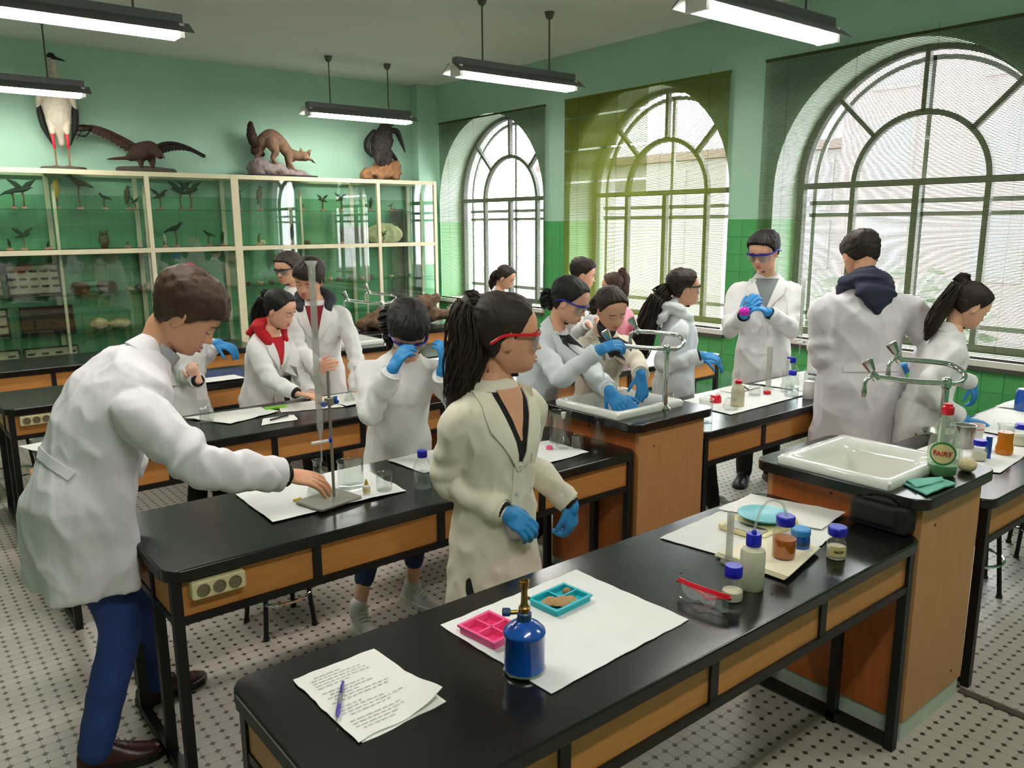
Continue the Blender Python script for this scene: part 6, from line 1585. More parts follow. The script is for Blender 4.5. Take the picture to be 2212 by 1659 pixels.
    if eyes:
        for s in (-1, 1):
            mb = MB(); c = HB.p(s*0.132, 0.348, .478); Rm = Matrix((HB.x, HB.y, HB.z)).transposed()
            mb.ell(c, (.048*hh, .048*hh, .030*hh), 12, 8, Rm); e = mb.obj('eye', 'eye_white', root)
            mb = MB(); mb.ell(HB.p(s*0.132, 0.368, .474), (.022*hh, .016*hh, .024*hh), 10, 6, Rm); mb.obj('iris', 'iris', e)
            dn = hpitch > 10
            if dn: mb = MB(); mb.ell(HB.p(s*0.132, 0.346, .490), (.053*hh, .053*hh, .036*hh), 12, 8, Rm); mb.obj('eyelid', skin, e)
            mb = MB(); mb.tube([HB.p(s*(.132+.062*q), 0.377-0.042*abs(q)**2-.006*q, .500+.010*(1-q*q)) for q in (-1, -.6, -.2, .2, .6, 1)], [.004*hh, .009*hh, .010*hh, .010*hh, .009*hh, .004*hh], 6); mb.obj('eyelid', skin, e)
            mb = MB(); mb.tube([HB.p(s*(.132+.064*q), 0.384-0.044*abs(q)**2-.006*q, (.462 if dn else .489)+(-.006 if dn else .010)*(1-q*q)) for q in (-1, -.6, -.2, .2, .6, 1)], [.003*hh, .006*hh, .007*hh, .007*hh, .006*hh, .003*hh], 5); mb.obj('eyelash', 'hair_black', e)
            mb = MB(); mb.tube([HB.p(s*(.135+.10*q), 0.418-0.055*max(0, q)**2-.02*(q > .5)-.004, .575+.018*(1-q*q)-.012*q) for q in (-.8, -.4, 0, .4, .8, 1)], [.006*hh, .014*hh, .015*hh, .013*hh, .009*hh, .004*hh], 6, flat=.6); mb.obj('eyebrow', 'hair_dark' if hair[1] != 'hair_black' else 'hair_black', root)
        for zc, r in ((.212, .017), (.168, .020)):
            mb = MB(); mb.tube([HB.p(.095*q, .421-.055*q*q, zc+(.006*(1-abs(q)) if zc > .2 else -.004*(1-abs(q)))) for q in (-1, -.6, -.25, 0, .25, .6, 1)], [.004*hh, r*.75*hh, r*hh, r*.9*hh, r*hh, r*.75*hh, .004*hh], 8); mb.obj('lips', 'lip', root)
    # ---- hair
    if hair:
        anchor = (0, -0.55, 0.62)
        if hair[0] in ('short', 'fringe'): hr = hair_shell(HB, hair[0], hair[1], root, thick=0.075, seed=fold_seed, rough=0.016, puff=puff, groove=(0.03, -0.20, 1.02), gk=1.2)
        else: hr = hair_shell(HB, hair[0], hair[1], root, thick=0.05, seed=fold_seed, groove=anchor, puff=puff)
        if tail:
            for q in (tail if isinstance(tail, list) else [tail]):
                pts = []
                for pp in q['path']:
                    if pp[0] == 'h': pts.append(HB.p(*pp[1])); lasth = pts[-1]
                    else: g_ = pp[1]; bk_ = -ydir(hyaw); pts.append(lasth+(Vector((bk_.y, -bk_.x, 0))*g_[0]+bk_*g_[1]-UP*g_[2])*hh)   # hangs down from the tie
                o = strands(pts, q['w'], hair[1], hr, q.get('name', 'ponytail'), q.get('n', 18), fold_seed+3, q.get('flat', .6), q.get('wave', 0.15), q.get('tip', 0.25))
                if q.get('tie'):
                    t0, t1 = pts[0], pts[1]; mb = MB(); ax = (t1-t0).normalized(); u = ax.orthogonal().normalized(); v = ax.cross(u); r = q['w'][0]*1.12
                    mb.tube([t0+ax*0.012+u*r*cos(a)+v*r*.8*sin(a) for a in [2*pi*k/16 for k in range(16)]], 0.005, 8, closed=True); mb.obj('hair_tie', q['tie'], hr)
    if gog:
        # spectacles ride on the nose bridge
        M_ = Matrix(((HB.x.x, HB.y.x, HB.z.x, 0), (HB.x.y, HB.y.y, HB.z.y, 0), (HB.x.z, HB.y.z, HB.z.z, 0), (0, 0, 0, 1)))
        M_.translation = HB.p(0, 0.30+(gog[3] if len(gog) > 3 else 0), 0.485)
        goggles_mesh(root, gog[0], gog[1], gog[2]*hh/0.222, M_)
    # ---- trousers and shoes
    tr = MB(); cut = ank
    limb(tr, [PV+UP*0.06*S_, PV-UP*0.06*S_], [0.095*S_, 0.10*S_], 14, 3, 0.8, Lf)
    for k in range(2):
        dn = (ank[k]-kn[k]).normalized(); end = ank[k]+dn*0.012
        if cuff: end = ank[k]-dn*cuff
        ph = 1.3*k+fold_seed
        fo = lambda L, th, ph=ph: 0.035*sin(L*70+1.5*sin(th*2+ph)+ph)*(0.25+0.75*sm(.55, .95, L/0.85))+0.03*sin(th*3+ph+L*9)
        limb(tr, [hips[k]*0.8+PV*0.2+UP*0.0, hips[k]+(kn[k]-hips[k])*0.5, kn[k], kn[k]+(end-kn[k])*0.5, end], [0.070*S_, 0.074*S_, 0.064*S_, 0.060*S_, 0.054*S_], 16, 6, 1.0, None, fo, caps=True)
    tr.v = [tuple(Vector(p)-B) for p in tr.v]
    weld(tr, 'trousers', legs, 0.0095 if near else 0.014, 2, root, fac=.4)
    for k in range(2):
        fp, fdv = feet[k]; fdv = Vector(fdv).normalized(); mb = MB()
        a0 = ank[k]-UP*0.085*S_ if abs(fdv.z) < .05 else ank[k]-fdv.cross(Vector((-fdv.y, fdv.x, 0)).normalized())*0.085*S_
        heel, fd_, sd_, u_ = shoe(mb, a0+UP*0.012, fdv, 0.255*S_**.5, 0.044*S_**.5)
        limb(mb, [a0+u_*0.05, a0+u_*0.11*S_], [0.044, 0.042], 12, 3)
        mb.v = [tuple(Vector(p)-B) for p in mb.v]
        so = weld(mb, 'shoe', shoes, 0.006 if near else 0.009, 3, root)
        mb = MB(); Ls = 0.262*S_**.5
        poly = [(t*Ls-0.003, w_*0.047*S_**.5) for t, w_ in ((0, .35), (.05, .72), (.2, .84), (.4, .86), (.6, 1.02), (.78, 1.02), (.92, .78), (1.0, .3))]
        O = [heel-B+fd_*x+sd_*y for x, y in poly]+[heel-B+fd_*x-sd_*y for x, y in reversed(poly)]; n_ = len(O)
        mb.add([p-u_*0.012 for p in O]+[p+u_*0.014 for p in O], [tuple(range(n_)), tuple(range(2*n_-1, n_-1, -1))]+[(i, n_+i, n_+(i+1) % n_, (i+1) % n_) for i in range(n_)])
        mb.obj('sole', 'shoe_black' if shoes != 'shoe_white' else 'white_plastic', so, smooth=False)
        mb = MB()
        for q in range(4):
            c = heel-B+fd_*(Ls*(.40+.07*q))+u_*(0.076-0.009*q); mb.tube([c+sd_*0.024-u_*.004, c+u_*0.004, c-sd_*0.024-u_*.004], 0.0028, 6)
        mb.obj('laces', 'shoe_black' if shoes != 'shoe_white' else 'paper', so)
    # ---- coat
    ct = MB(); fs = fold_seed
    bw = (0.156 if female else 0.178)*S_*fit
    secs = [  # along the spine: position, half width, half depth, forward shift
        (neck+sp2*0.012*S_, .070*S_, .060*S_, 0, sp2, L2, F2), (neck-sp2*0.030*S_, .108*S_, .078*S_, 0.0, sp2, L2, F2), (neck-sp2*0.065*S_, bw*0.90, .095*S_*fit, 0.004, sp2, L2, F2), (neck-sp2*0.12*S_, bw*0.98, .116*S_*fit, 0.012, sp2, L2, F2),
        (chest+sp2*0.06*S_, bw*0.95, .127*S_*fit, 0.016 if female else 0.01, sp2, (L2+L1)/2, F2), (chest-sp1*0.03*S_, bw*0.90, .122*S_*fit, 0.01, sp1, L1, F1), (PV+sp1*0.13*S_, bw*0.88, .118*S_*fit, 0.005, sp1, L1, F1), (PV+sp1*0.02*S_, bw*1.0, .135*S_*fit, 0, sp1, Lf, F)]
    rings = []; n = 44
    hemz = hem*S_; dz = (PV.z-0.03)-hemz
    for c, hw, hd, sft, s_, l_, f_ in secs:
        rings.append([c+f_*sft+l_*(hw*math.copysign(abs(cos(t))**.86, cos(t)))+f_*(hd*math.copysign(abs(sin(t))**.9, sin(t))) for t in [2*pi*k/n for k in range(n)]])
    midk = (kn[0]+kn[1])/2; midf = (ank[0]+ank[1])/2
    for q in range(1, 10):
        u = q/9; z = PV.z-0.02-dz*u
        cxy = PV+(midk-PV)*(hang*(PV.z-z)/max(0.05, PV.z-midk.z)) if z > midk.z else PV+(midk-PV)*hang
        c = Vector((cxy.x, cxy.y, z)); hw = bw*(1.0+0.16*u*flare); hd = .135*S_*fit*(1.0+0.26*u*flare)
        amp = 0.085*u
        rings.append([c+Lf*(hw*math.copysign(abs(cos(t))**.86, cos(t)))*(1+amp*sin(5*t+fs)+amp*.6*sin(9*t+2*fs+u))+F*(hd*math.copysign(abs(sin(t))**.9, sin(t)))*(1+amp*sin(5*t+fs)+amp*.6*sin(9*t+2*fs+u)) for t in [2*pi*k/n for k in range(n)]])
    ct.rings(rings)
    for k in range(2):
        ph = fs+2.1*k
        Lt = (E_[k]-sh[k]).length+(W_[k]-E_[k]).length
        eL = (E_[k]-sh[k]).length+0.05
        def fo(L, th, ph=ph, eL=eL, Lt=Lt):
            e = math.exp(-((L-eL)/0.09)**2)
            return 0.12*e*sin((L-eL)*95+1.8*sin(th+ph))+0.085*sin(L*58+2.4*sin(th*1.0+ph)+ph)*sm(.10, .3, L)+0.05*sin(th*3+L*14+ph)
        wd = (W_[k]-E_[k]).normalized(); cut_ = W_[k]-wd*(0.035*S_+(1-sleeve)*0.2)
        S0 = sh[k]-(L2 if k == 0 else -L2)*0.03*S_
        limb(ct, [S0, sh[k]+(E_[k]-sh[k])*0.12-sp2*0.004, sh[k]+(E_[k]-sh[k])*0.55, E_[k], E_[k]+(cut_-E_[k])*0.5, cut_], [0.052*S_, 0.064*S_*fit, 0.059*S_*fit, 0.053*S_*fit, 0.050*S_*fit, 0.047*S_*fit], 20, 7, 1.0, None, fo)
    ct.v = [tuple(Vector(p)-B) for p in ct.v]
    sd_ = Vector((fs*3.1, 0, 0))
    def wrink(me):
        lo = PV.z
        def dd(p):
            q = Vector((p.x*7, p.y*7, p.z*3.2))+sd_
            r1 = 1-abs(noise.noise(Vector((p.x*6+p.z*2.5, p.y*6-p.z*2.0, p.z*5))+sd_)); r2 = 1-abs(noise.noise(Vector((p.x*13, p.y*13, p.z*6.5))-sd_))
            d = 0.007*noise.noise(q)+0.011*(r1*r1-0.6)+0.008*(r2**3-0.4)
            if near: d += 0.004*(1-abs(noise.noise(Vector((p.x*22, p.y*22, p.z*11))+sd_)))-0.002
            return d
        co = displace(me, dd); lowz = co[:, 2] < hemz
        co[lowz, 2] = hemz+(co[lowz, 2]-hemz)*0.1; me.vertices.foreach_set('co', co.ravel())
    cname = 'lab_coat' if coat != 'coat_pink' else 'hooded_top'
    co = weld(ct, cname, coat, 0.0075 if near else 0.0105, 3, root, fac=.5, post=wrink)
    me = co.data; bvh = BVHTree.FromPolygons([v.co.copy() for v in me.vertices], [tuple(p.vertices) for p in me.polygons])
    NB = neck-B; zt = 0.005
    # sleeve ends
    for k in range(2):
        wd = (W_[k]-E_[k]).normalized(); c0 = W_[k]-B-wd*(0.035*S_+(1-sleeve)*0.2)
        mb = MB(); mb.lathe([(0.042*S_*fit, -0.03), (0.0485*S_*fit, -0.028), (0.049*S_*fit, 0.024), (0.046*S_*fit, 0.026), (0.042*S_*fit, 0.022)], 18, c0, wd); mb.obj('cuff', coat, co)
    if shirt:
        R_ = [(-vdepth*S_*t-0.012, -vwidth*S_*(1-t)-0.006, vwidth*S_*(1-t)+0.006) for t in (0, .15, .3, .45, .6, .75, .88, 1.0)]
        patch(bvh, NB, L2, sp2, F2, R_, 0.004, 0.003, 'shirt', shirt, root)
        for s in (-1, 1):
            lw = [0.030, 0.050, 0.062, 0.066, 0.050, 0.034, 0.020, 0.008]
            R_ = [(-vdepth*S_*t-0.014, s*(vwidth*S_*(1-t)), s*(vwidth*S_*(1-t)+l*S_)) for t, l in zip((0, .15, .3, .45, .6, .75, .88, 1.0), lw)]
            R_ = [(z, min(a, b_), max(a, b_)) for z, a, b_ in R_]
            patch(bvh, NB, L2, sp2, F2, R_, 0.010, 0.005, 'lapel', coat, co, cols=5)
        zv = -vdepth*S_
        bot = (hemz-NB.z)
        R_ = [(zv+(-0.50*S_-zv)*t, -0.020, 0.020) for t in (0, .25, .5, .75, 1)]
        patch(bvh, NB, L2, sp2, F2, R_, 0.005, 0.004, 'placket', coat, co, cols=3)
        for q in range(3):
            o = NB+sp2*(zv-0.02-0.11*q)*S_+F2*.21; hit = bvh.ray_cast(o, -F2, 1.2)
            if hit[0] is not None: MB().lathe([(0.001, 0), (0.0075, 0), (0.0075, 0.003), (0.001, 0.003)], 10, hit[0]+F2*0.005, F2).obj('button', 'white_plastic', co)
        R_ = [(-0.155*S_-0.11*S_*t, 0.055*S_, 0.135*S_) for t in (0, .5, 1)]
        patch(bvh, NB, L2, sp2, F2, R_, 0.005, 0.004, 'chest_pocket', coat, co, cols=4)
    else:  # seen from behind or from the side: half belt on the back
        R_ = [(-0.41*S_, -0.15*S_, 0.15*S_), (-0.44*S_, -0.15*S_, 0.15*S_)]
        patch(bvh, NB, L2, sp2, -F2, R_, 0.006, 0.004, 'back_belt', coat, co, cols=8)
    if collar:
        rings = []; m = 22
        for i in range(m+1):
            a = radians(-104+208*i/m); dirv = -F2*cos(a)+L2*sin(a)   # 0 = back
            fr = sm(45, 104, abs(math.degrees(a)))
            c = NB+F2*(0.004+0.012*fr)*S_
            top = c+dirv*(0.060*S_)+sp2*(0.045-0.045*fr)*S_; bot = c+dirv*(0.084+0.012*fr)*S_+sp2*(-0.012-0.052*fr)*S_; inn = c+dirv*0.056*S_+sp2*(0.0-0.03*fr)*S_
            rings.append([inn, top, top+dirv*0.006, bot+dirv*0.006, bot-sp2*.004])
        mb = MB(); mb.rings(rings); mb.obj('collar', coat, co, angle=70)
    if hood:
        mb = MB(); c = NB
        limb(mb, [c+F2*0.06*S_+L2*0.085*S_-sp2*0.03, c+L2*0.10*S_-F2*0.02+sp2*0.02, c-F2*0.085*S_+sp2*0.035*S_, c-L2*0.10*S_-F2*0.02+sp2*0.02, c+F2*0.06*S_-L2*0.085*S_-sp2*0.03], [0.034*S_, 0.044*S_, 0.052*S_, 0.044*S_, 0.034*S_], 12, 5)
        limb(mb, [c-F2*0.07*S_+sp2*0.03*S_, c-F2*(0.125+hood[1]*0.1)*S_-sp2*0.05*S_, c-F2*(0.135+hood[1]*0.1)*S_-sp2*(0.10+hood[1])*S_], [0.10*S_, (0.095+hood[1]*.45)*S_, 0.03*S_], 14, 5, 0.40, L2)
        def pw(me):
            displace(me, lambda p: 0.004*sin(p.dot(sp2)*95+7*noise.noise(p*8)))
        weld(mb, 'hood', hood[0], 0.007, 2, root, post=pw)
    # ---- gloves
    for k in range(2):
        if k in bare: continue
        h = hands[k]; mb = MB(); d = Vector(h['d']); pn = Vector(h['pn']); sz = h.get('size', S_*(0.95 if female else 1.04))*1.06
        hand_mesh(mb, W_[k]-B, d, pn, sz, h.get('curl', (18, 26, 20)), h.get('spread', 6), k == 1, h.get('thumb', (38, 14)), h.get('fcurl'), 1.16)
        wd = (W_[k]-E_[k]).normalized(); limb(mb, [W_[k]-B-wd*0.045, W_[k]-B, W_[k]-B+d.normalized()*0.02], [0.034*S_, 0.031*S_, 0.030*S_], 12, 3)
        weld(mb, 'glove', gloves, 0.0034 if near else 0.004, 2, root, fac=.4)
    if extras: extras(dict(root=root, B=B, H=HB, neck=NB, F2=F2, L2=L2, sp2=sp2, W=[w-B for w in W_], E=[e-B for e in E_], bvh=bvh, S=S_, coat=co, cm=coat))
    return root
# ------------------------------------------------------------------ who stands where
REST = dict(curl=(22, 30, 22), spread=4)
def black_cuffs(ks, m='cloth_black', L=0.035):
    def f(c):
        for k in ks:
            wd = (c['W'][k]-c['E'][k]).normalized()
            MB().lathe([(0.034*c['S'], -0.05), (0.040*c['S'], -0.045), (0.037*c['S'], 0.004), (0.033*c['S'], 0.008), (0.028*c['S'], 0.008)], 16, c['W'][k], wd).obj('knit_cuff', m, c['root'])
    return f
def skin_v(m, w, dp):
    def f(c):
        R_ = [(-dp*c['S']*t-0.006, -w*c['S']*(1-t)-0.003, w*c['S']*(1-t)+0.003) for t in (0, .2, .4, .6, .8, 1.0)]
        patch(c['bvh'], c['neck'], c['L2'], c['sp2'], c['F2'], R_, 0.0065, 0.003, 'bare_neck', m, c['root'])
    return f
def band(k, m, rad, off=-0.03, name='bracelet'):
    def f(c):
        wd = (c['W'][k]-c['E'][k]).normalized(); o = c['W'][k]+wd*off; u = wd.orthogonal().normalized(); v = wd.cross(u)
        MB().tube([o+u*rad*cos(a)+v*rad*sin(a) for a in [2*pi*q/18 for q in range(18)]], 0.006, 8, closed=True, flat=1.0).obj(name, m, c['root'])
    return f
def both(*fs):
    def f(c):
        for g in fs: g(c)
    return f
def earring(s):
    def f(c): MB().ell(c['H'].p(s*0.37, -0.03, 0.36), (0.005, 0.005, 0.005), 8, 6).obj('earring', 'paper', c['root'])
    return f

person('man in a white coat and blue jeans bending over the bench to reach a flask', (0.445, 2.70), 2, 1.70, lean=20, lean2=43, shoff=((-.03, .02, -.06), (-.065, .01, -.055)), head=(-24, 40, -4), female=False, near=True,
    hands=[dict(w=(0.463, 3.105, 0.964), d=(0.490, 0.051, -0.870), pn=(0.893, -0.335, 0.302), pole=(-0.379, 0.495, -0.782), **REST),
           dict(w=(0.978, 2.367, 0.940), d=(0.935, -0.215, -0.281), pn=(0.347, 0.222, -0.911), pole=(-0.686, -0.678, -0.266), curl=(14, 20, 16), spread=7, thumb=(30, 12), size=1.03)],
    bare=(0, 1), coat='coat_lilac', hem=0.62, skin='skin_tan', hair=('fringe', 'hair_brown'), legs='denim', shoes='shoe_brown', fold_seed=1.0, fit=1.13, puff=0.03, hs=1.05, hang=.05, flare=.25,
    feet=[((0.66, 2.93, 0), ydir(8)), ((0.41, 2.64, 0), ydir(-14))], extras=both(band(1, 'cloth_black', 0.031, 0.012), lambda c: MB().lathe([(0.058, -0.02), (0.062, 0.0), (0.060, 0.045), (0.056, 0.047)], 20, c['neck']+c['F2']*0.015, c['sp2']).obj('shirt_collar', 'cloth_lightgrey', c['root'])))

person('woman in a cream coat and red goggles between the two nearest benches', (1.50, 1.95), -90, 1.51, lean=2, head=(-29, 4, 0), near=True, hs=1.13,
    hands=[dict(w=(1.781, 1.889, 0.791), d=(0.030, -0.151, -0.988), pn=(-0.298, 0.955, 0.000), pole=(0.211, 0.402, -0.891), curl=(38, 52, 34), spread=3, thumb=(22, 20)),
           dict(w=(1.437, 1.818, 0.863), d=(0.574, -0.623, -0.531), pn=(0.266, 0.758, -0.595), pole=(-0.019, 0.508, -0.861), curl=(26, 36, 26), spread=4, thumb=(26, 18))],
    coat='coat_cream', hem=0.40, skin='skin_tan', shirt='cloth_black', vdepth=.27, vwidth=.075, hair=('back', 'hair_dark'),
    tail=dict(path=[('h', (0, -.36, .88)), ('h', (0, -.47, .84)), ('g', (0, .03, .24)), ('g', (0.0, .05, .62)), ('g', (0, .12, 1.02)), ('g', (0, .26, 1.32))], w=[.030, .046, .064, .070, .060, .036], n=34, tie='cloth_black', wave=.16, flat=.9),
    gog=('plastic_red', 'lens', 1.04), legs='trouser_black', fold_seed=2.3, extras=both(black_cuffs((0, 1)), skin_v('skin_tan', .052, .17)))

person('girl with bowed black hair lifting both blue gloves to adjust her goggles', (1.81, 3.05), -112, 1.45, fit=1.1, lean=6, lean2=24, tilt=-3, head=(-112, 44, 0),
    hands=[dict(w=(1.777, 2.636, 1.136), d=(0.124, -0.036, 0.992), pn=(-0.298, 0.955, 0.000), pole=(0.348, -0.281, -0.894), curl=(20, 40, 30), spread=5),
           dict(w=(1.609, 2.749, 1.148), d=(0.425, -0.279, 0.861), pn=(0.968, 0.102, -0.229), pole=(-0.289, 0.234, -0.928), curl=(20, 38, 30), spread=5)],
    coat='coat_white', hem=0.50, shirt=None, hair=('fringe', 'hair_black'), puff=.10, legs='denim_dark', shoes='shoe_white', gog=('plastic_blue', 'lens', 1.0), fold_seed=3.1, cuff=0.14,
    feet=[((1.82, 2.99, 0), ydir(-80)), ((1.52, 2.95, 0), ydir(-100))],
    tail=[dict(name='long_hair', path=[('h', (-.20, -.36, .50)), ('h', (-.34, -.40, .30)), ('g', (.10, .16, .20)), ('g', (.22, .24, .50)), ('g', (.30, .26, .85))], w=[.05, .055, .05, .045, .02], n=20, flat=.7), dict(name='long_hair', path=[('h', (.20, -.36, .50)), ('h', (.32, -.38, .25)), ('g', (-.05, .02, .3)), ('g', (-.05, .0, .6))], w=[.05, .05, .04, .02], n=16, flat=.7)])

person('girl in a red hood and white coat looking down at papers', (1.755, 4.515), -62, 1.39, lean=10, lean2=20, head=(-54, 24, 0),
    hands=[dict(w=(1.939, 4.222, 0.771), d=(0.493, -0.839, -0.228), pn=(0.000, 0.000, -1.000), pole=(0.370, -0.034, -0.928), **REST),
           dict(w=(1.768, 4.035, 0.830), d=(0.829, -0.538, -0.155), pn=(0.063, 0.077, -0.995), pole=(-0.412, 0.334, -0.848), curl=(10, 18, 14), spread=4)],
    bare=(0, 1), coat='coat_white', hem=0.5, shirt='cloth_red', vdepth=.22, hair=('back', 'hair_black'), hood=('cloth_red', 0.0), skin='skin', fold_seed=4.2,
    tail=dict(path=[('h', (0, -.42, .74)), ('h', (0, -.54, .66)), ('g', (0, .18, .4)), ('g', (0, .30, .9)), ('g', (0, .34, 1.5))], w=[.018, .034, .045, .042, .02], n=22, tie='paper'), extras=black_cuffs((1,)))

person('boy with a dark hood and red shirt, head tilted behind the tall burette', (2.20, 4.66), -118, 1.54, lean=4, lean2=8, head=(-140, 26, 12), female=False,
    hands=[dict(w=(2.211, 4.192, 0.744), d=(-0.038, -0.409, -0.912), pn=(-0.096, 0.916, -0.391), pole=(0.581, -0.218, -0.784), **REST),
           dict(w=(2.015, 4.271, 0.895), d=(0.177, -0.895, 0.409), pn=(0.825, 0.527, -0.206), pole=(-0.466, 0.378, -0.800), curl=(35, 45, 30), spread=4)],
    bare=(0, 1), coat='coat_white', hem=0.48, shirt='cloth_darkred', vdepth=.24, vwidth=.06, hair=('fringe', 'hair_dark'), hood=('cloth_charcoal', 0.0), fold_seed=5.5)

person('person with curly hair and glasses half hidden behind the boy in the dark hood', (2.66, 5.95), 195, 1.52, lean=4, head=(200, 12, 0), female=False,
    hands=[dict(w=(2.510, 5.602, 0.794), d=(-0.700, 0.217, -0.680), pn=(0.000, 0.000, -1.000), **REST), dict(w=(2.608, 5.905, 0.748), d=(-0.700, 0.217, -0.680), pn=(0.000, 0.000, -1.000), **REST)], bare=(0, 1), coat='coat_white', hair=('short', 'hair_grey'), puff=.06, gog=('cloth_charcoal', 'lens', .98), fold_seed=6.1)

person('girl with a red headband and blue gloves behind the bending man', (1.34, 4.585), -36, 1.52, lean=3, head=(-42, 8, 0),
    hands=[dict(w=(1.539, 4.556, 1.067), d=(0.686, -0.695, -0.216), pn=(0.038, 0.409, -0.912), pole=(-0.028, 0.271, -0.962), curl=(25, 35, 25)),
           dict(w=(1.327, 4.258, 0.924), d=(-0.345, 0.147, 0.927), pn=(0.443, 0.890, 0.108), pole=(0.162, -0.254, -0.953), curl=(48, 55, 40), spread=3)],
    bare=(1,), coat='coat_white', hem=0.48, skin='skin_pale', hair=('back', 'hair_dark'), legs='trouser_black', shoes='shoe_black', fold_seed=7.4,
    feet=[((1.50, 4.55, 0), ydir(-30)), ((1.30, 4.42, 0), ydir(-40))],
    extras=both(black_cuffs((1,)), lambda c: MB().tube([c['H'].p(0.37*sin(a), 0.10+0.02*cos(a), 0.60+0.48*cos(a)) for a in [radians(-100+k*12.5) for k in range(17)]], 0.008, 8, flat=2.2).obj('headband', 'hdr_red', c['root'])))

person('girl in a white coat with smooth dark hair bowed at the farthest window', (4.65, 6.03), -62, 1.36, lean=6, lean2=14, head=(-58, 28, 0),
    hands=[dict(w=(4.774, 5.862, 0.772), d=(0.332, -0.730, -0.598), pn=(0.000, 0.000, -1.000), **REST), dict(w=(4.544, 5.782, 0.756), d=(0.332, -0.730, -0.598), pn=(0.000, 0.000, -1.000), **REST)], bare=(0, 1), coat='coat_cool', hair=('back', 'hair_dark'), fold_seed=8.2,
    tail=dict(path=[('h', (0, -.40, .45)), ('h', (0, -.50, .32)), ('g', (0, .12, .35)), ('g', (0, .16, .7))], w=[.03, .05, .045, .02], n=16))

person('girl in blue goggles and a black top reaching over the sink', (2.63, 3.09), -62, 1.50, lean=12, lean2=22, head=(-62, 26, 0),
    hands=[dict(w=(2.642, 2.548, 0.965), d=(0.143, -0.615, -0.775), pn=(0.744, 0.592, -0.309), pole=(0.823, 0.434, -0.367), curl=(30, 40, 30)),
           dict(w=(2.583, 2.565, 1.152), d=(0.646, -0.663, 0.379), pn=(0.414, 0.343, -0.843), pole=(-0.476, 0.250, -0.843), curl=(30, 45, 35), spread=3)],
    coat='coat_cool', hem=0.5, shirt='cloth_black', vdepth=.24, vwidth=.065, hair=('back', 'hair_black'), puff=.05, gog=('plastic_blue', 'lens', 1.0), fold_seed=9.3, shoes='shoe_white', 
    tail=dict(name='hair_bun', path=[('h', (0, -.44, .30)), ('h', (0, -.54, .22)), ('h', (0, -.55, .10))], w=[.05, .05, .03], n=14))

person('girl in a cream coat and grey turtleneck looking down into the sink', (3.09, 3.09), -104, 1.42, lean=8, lean2=16, head=(-108, 30, -6),
    hands=[dict(w=(2.869, 2.560, 1.010), d=(-0.065, -0.273, -0.960), pn=(0.214, 0.972, -0.099), pole=(0.710, -0.302, -0.636), curl=(16, 22, 16), spread=8),
           dict(w=(2.731, 2.567, 0.910), d=(0.332, -0.730, -0.598), pn=(0.575, 0.710, -0.406), pole=(-0.459, 0.781, -0.424), **REST)],
    coat='coat_cream', hem=0.5, shirt='cloth_charcoal', vdepth=.13, vwidth=.08, hair=('back', 'hair_dark'), fold_seed=10.1, skin='skin', collar=True,
    tail=dict(name='hair_bun', path=[('h', (-.12, -.44, .30)), ('h', (-.20, -.52, .2)), ('h', (-.22, -.52, .06))], w=[.05, .05, .03], n=14),
    extras=both(earring(-1), lambda c: MB().lathe([(0.052, -0.02), (0.054, 0.02), (0.052, 0.055), (0.048, 0.057)], 20, c['neck']+c['F2']*0.012, (c['H'].c-c['neck'])).obj('turtleneck', 'cloth_charcoal', c['root'])))

person('boy with short dark hair in profile behind the girl in blue goggles', (4.34, 4.62), -48, 1.46, lean=4, lean2=8, head=(-44, 14, 0), female=False,
    hands=[dict(w=(4.329, 4.315, 1.007), d=(0.332, -0.730, -0.598), pn=(0.000, 0.000, -1.000), **REST), dict(w=(4.130, 4.211, 0.997), d=(0.332, -0.730, -0.598), pn=(0.000, 0.000, -1.000), **REST)], bare=(0, 1), coat='coat_white', hair=('short', 'hair_dark'), puff=.04, fold_seed=11.7)

person('girl in a pink top with a high brown ponytail, turned away', (4.73, 4.46), 112, 1.34, lean=4, head=(128, 8, 0),
    hands=[dict(w=(4.690, 4.616, 0.762), d=(-0.260, 0.713, -0.651), pn=(0.000, 0.000, -1.000), **REST), dict(w=(4.740, 4.185, 0.775), d=(0.279, 0.178, -0.943), pn=(-0.105, 0.995, 0.000), pole=(0.541, -0.719, -0.436), **REST)], bare=(0, 1), coat='coat_pink', hem=0.62, hair=('back', 'hair_brown'), fold_seed=12.2,
    tail=dict(path=[('h', (0, -.34, .98)), ('h', (0, -.44, 1.0)), ('g', (0, .10, .3)), ('g', (0, .12, .8)), ('g', (0, .12, 1.2))], w=[.018, .036, .05, .045, .02], n=22, tie='cloth_black'))

person('girl in glasses with a very long dark ponytail before the middle window', (3.72, 3.06), -38, 1.47, lean=2, head=(-38, 2, 0),
    hands=[dict(w=(3.992, 3.052, 0.900), d=(0.686, -0.695, -0.216), pn=(0.137, 0.169, -0.976), pole=(-0.045, 0.424, -0.905), **REST),
           dict(w=(3.691, 2.856, 0.976), d=(0.776, -0.628, -0.053), pn=(0.268, 0.331, -0.905), pole=(-0.346, 0.161, -0.925), curl=(18, 30, 22), spread=3)],
    coat='coat_cool', hem=0.50, hair=('back', 'hair_dark'), gog=('cloth_charcoal', 'lens', .96), hood=('coat_cool', 0.0), shoes='shoe_white', fold_seed=13.4,
    feet=[((3.93, 3.0, 0), ydir(-40)), ((3.80, 2.80, 0), ydir(-36))],
    tail=dict(path=[('h', (0, -.42, .42)), ('h', (0, -.54, .34)), ('g', (0, .22, .3)), ('g', (0, .46, .9)), ('g', (0, .60, 1.5)), ('g', (0, .68, 2.0))], w=[.032, .048, .064, .070, .062, .030], n=34, wave=.22, flat=.8, tip=.4), extras=black_cuffs((1,)))

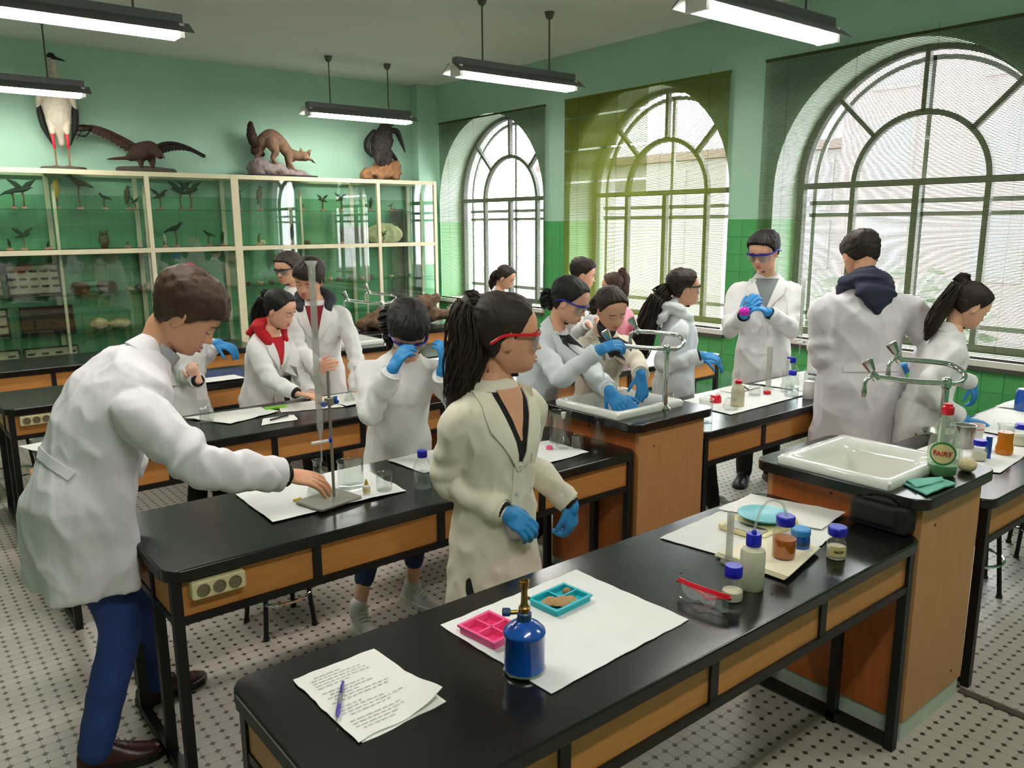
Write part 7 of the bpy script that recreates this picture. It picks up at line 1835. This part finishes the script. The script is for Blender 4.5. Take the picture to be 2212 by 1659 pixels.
person('tall man in blue goggles holding a flask of magenta liquid in blue gloves', (4.61, 3.05), -146, 1.68, lean=0, head=(-172, 20, 0), female=False,
    hands=[dict(w=(4.368, 2.856, 1.171), d=(-0.801, 0.386, 0.458), pn=(-0.049, 0.466, -0.883), pole=(0.452, -0.256, -0.854), curl=(25, 35, 25)),
           dict(w=(4.258, 2.966, 1.153), d=(0.086, -0.469, 0.879), pn=(0.950, 0.188, -0.248), pole=(-0.188, 0.153, -0.970), curl=(35, 45, 30))],
    coat='coat_white', hem=0.50, shirt='cloth_grey', vdepth=.20, vwidth=.075, hair=('short', 'hair_black'), gog=('plastic_blue', 'lens', 1.04), skin='skin', shoes='shoe_black', fold_seed=14.6,
    feet=[((4.66, 2.97, 0), ydir(-120)), ((4.50, 3.07, 0), ydir(-155))], extras=black_cuffs((0, 1)))

person('big man in a pale coat with a navy hood, seen from behind', (4.04, 2.07), 54, 1.70, lean=2, lean2=8, head=(50, 26, 0), female=False, fit=1.22,
    hands=[dict(w=(4.122, 2.168, 0.933), d=(0.950, 0.188, -0.248), pn=(0.348, -0.281, -0.894), pole=(-0.539, 0.003, -0.842), **REST), dict(w=(4.458, 1.965, 0.947), d=(0.308, 0.924, -0.228), pn=(-0.348, 0.281, -0.894), pole=(0.115, -0.527, -0.842), **REST)],
    coat='coat_lilac', hem=0.42, hair=('short', 'hair_dark'), puff=-.01, hood=('cloth_navy', 0.03), skin='skin_tan', fold_seed=15.3)

person('girl in profile with a dark ponytail working at the right edge bench', (4.10, 1.775), -38, 1.46, lean=10, lean2=20, head=(-42, 30, 0),
    hands=[dict(w=(4.616, 1.750, 0.866), d=(0.215, -0.307, -0.927), pn=(-0.014, 0.992, -0.127), pole=(0.047, 0.213, -0.976), curl=(25, 35, 25)),
           dict(w=(4.097, 1.584, 0.776), d=(0.701, -0.702, -0.125), pn=(0.000, 0.000, -1.000), pole=(-0.377, 0.306, -0.874), curl=(8, 14, 10), spread=6)],
    coat='coat_white', hem=0.48, hair=('back', 'hair_dark'), skin='skin', fold_seed=16.2, extras=earring(-1),
    tail=dict(path=[('h', (0, -.38, .86)), ('h', (0, -.48, .92)), ('g', (0, .18, .22)), ('g', (0, .42, .62)), ('g', (0, .62, 1.05)), ('g', (0, .74, 1.4))], w=[.022, .036, .046, .048, .045, .022], n=24, flat=.8, tie='hair_dark'))

fk = thing('magenta_flask', 'round flask of magenta liquid in the gloves of the tall man', 'flask', (4.207, 2.926, 1.189)); MB().lathe([(0.001, -0.028), (0.022, -0.026), (0.034, -0.008), (0.034, 0.004), (0.022, 0.020), (0.012, 0.026), (0.001, 0.026)], 18).obj('contents', 'magenta', fk); MB().lathe([(0.023, 0.019), (0.013, 0.03), (0.012, 0.06), (0.015, 0.064), (0.010, 0.062), (0.010, 0.03)], 14).obj('neck', 'glass_clear', fk)
bpy.data.scenes.remove(SHOP)
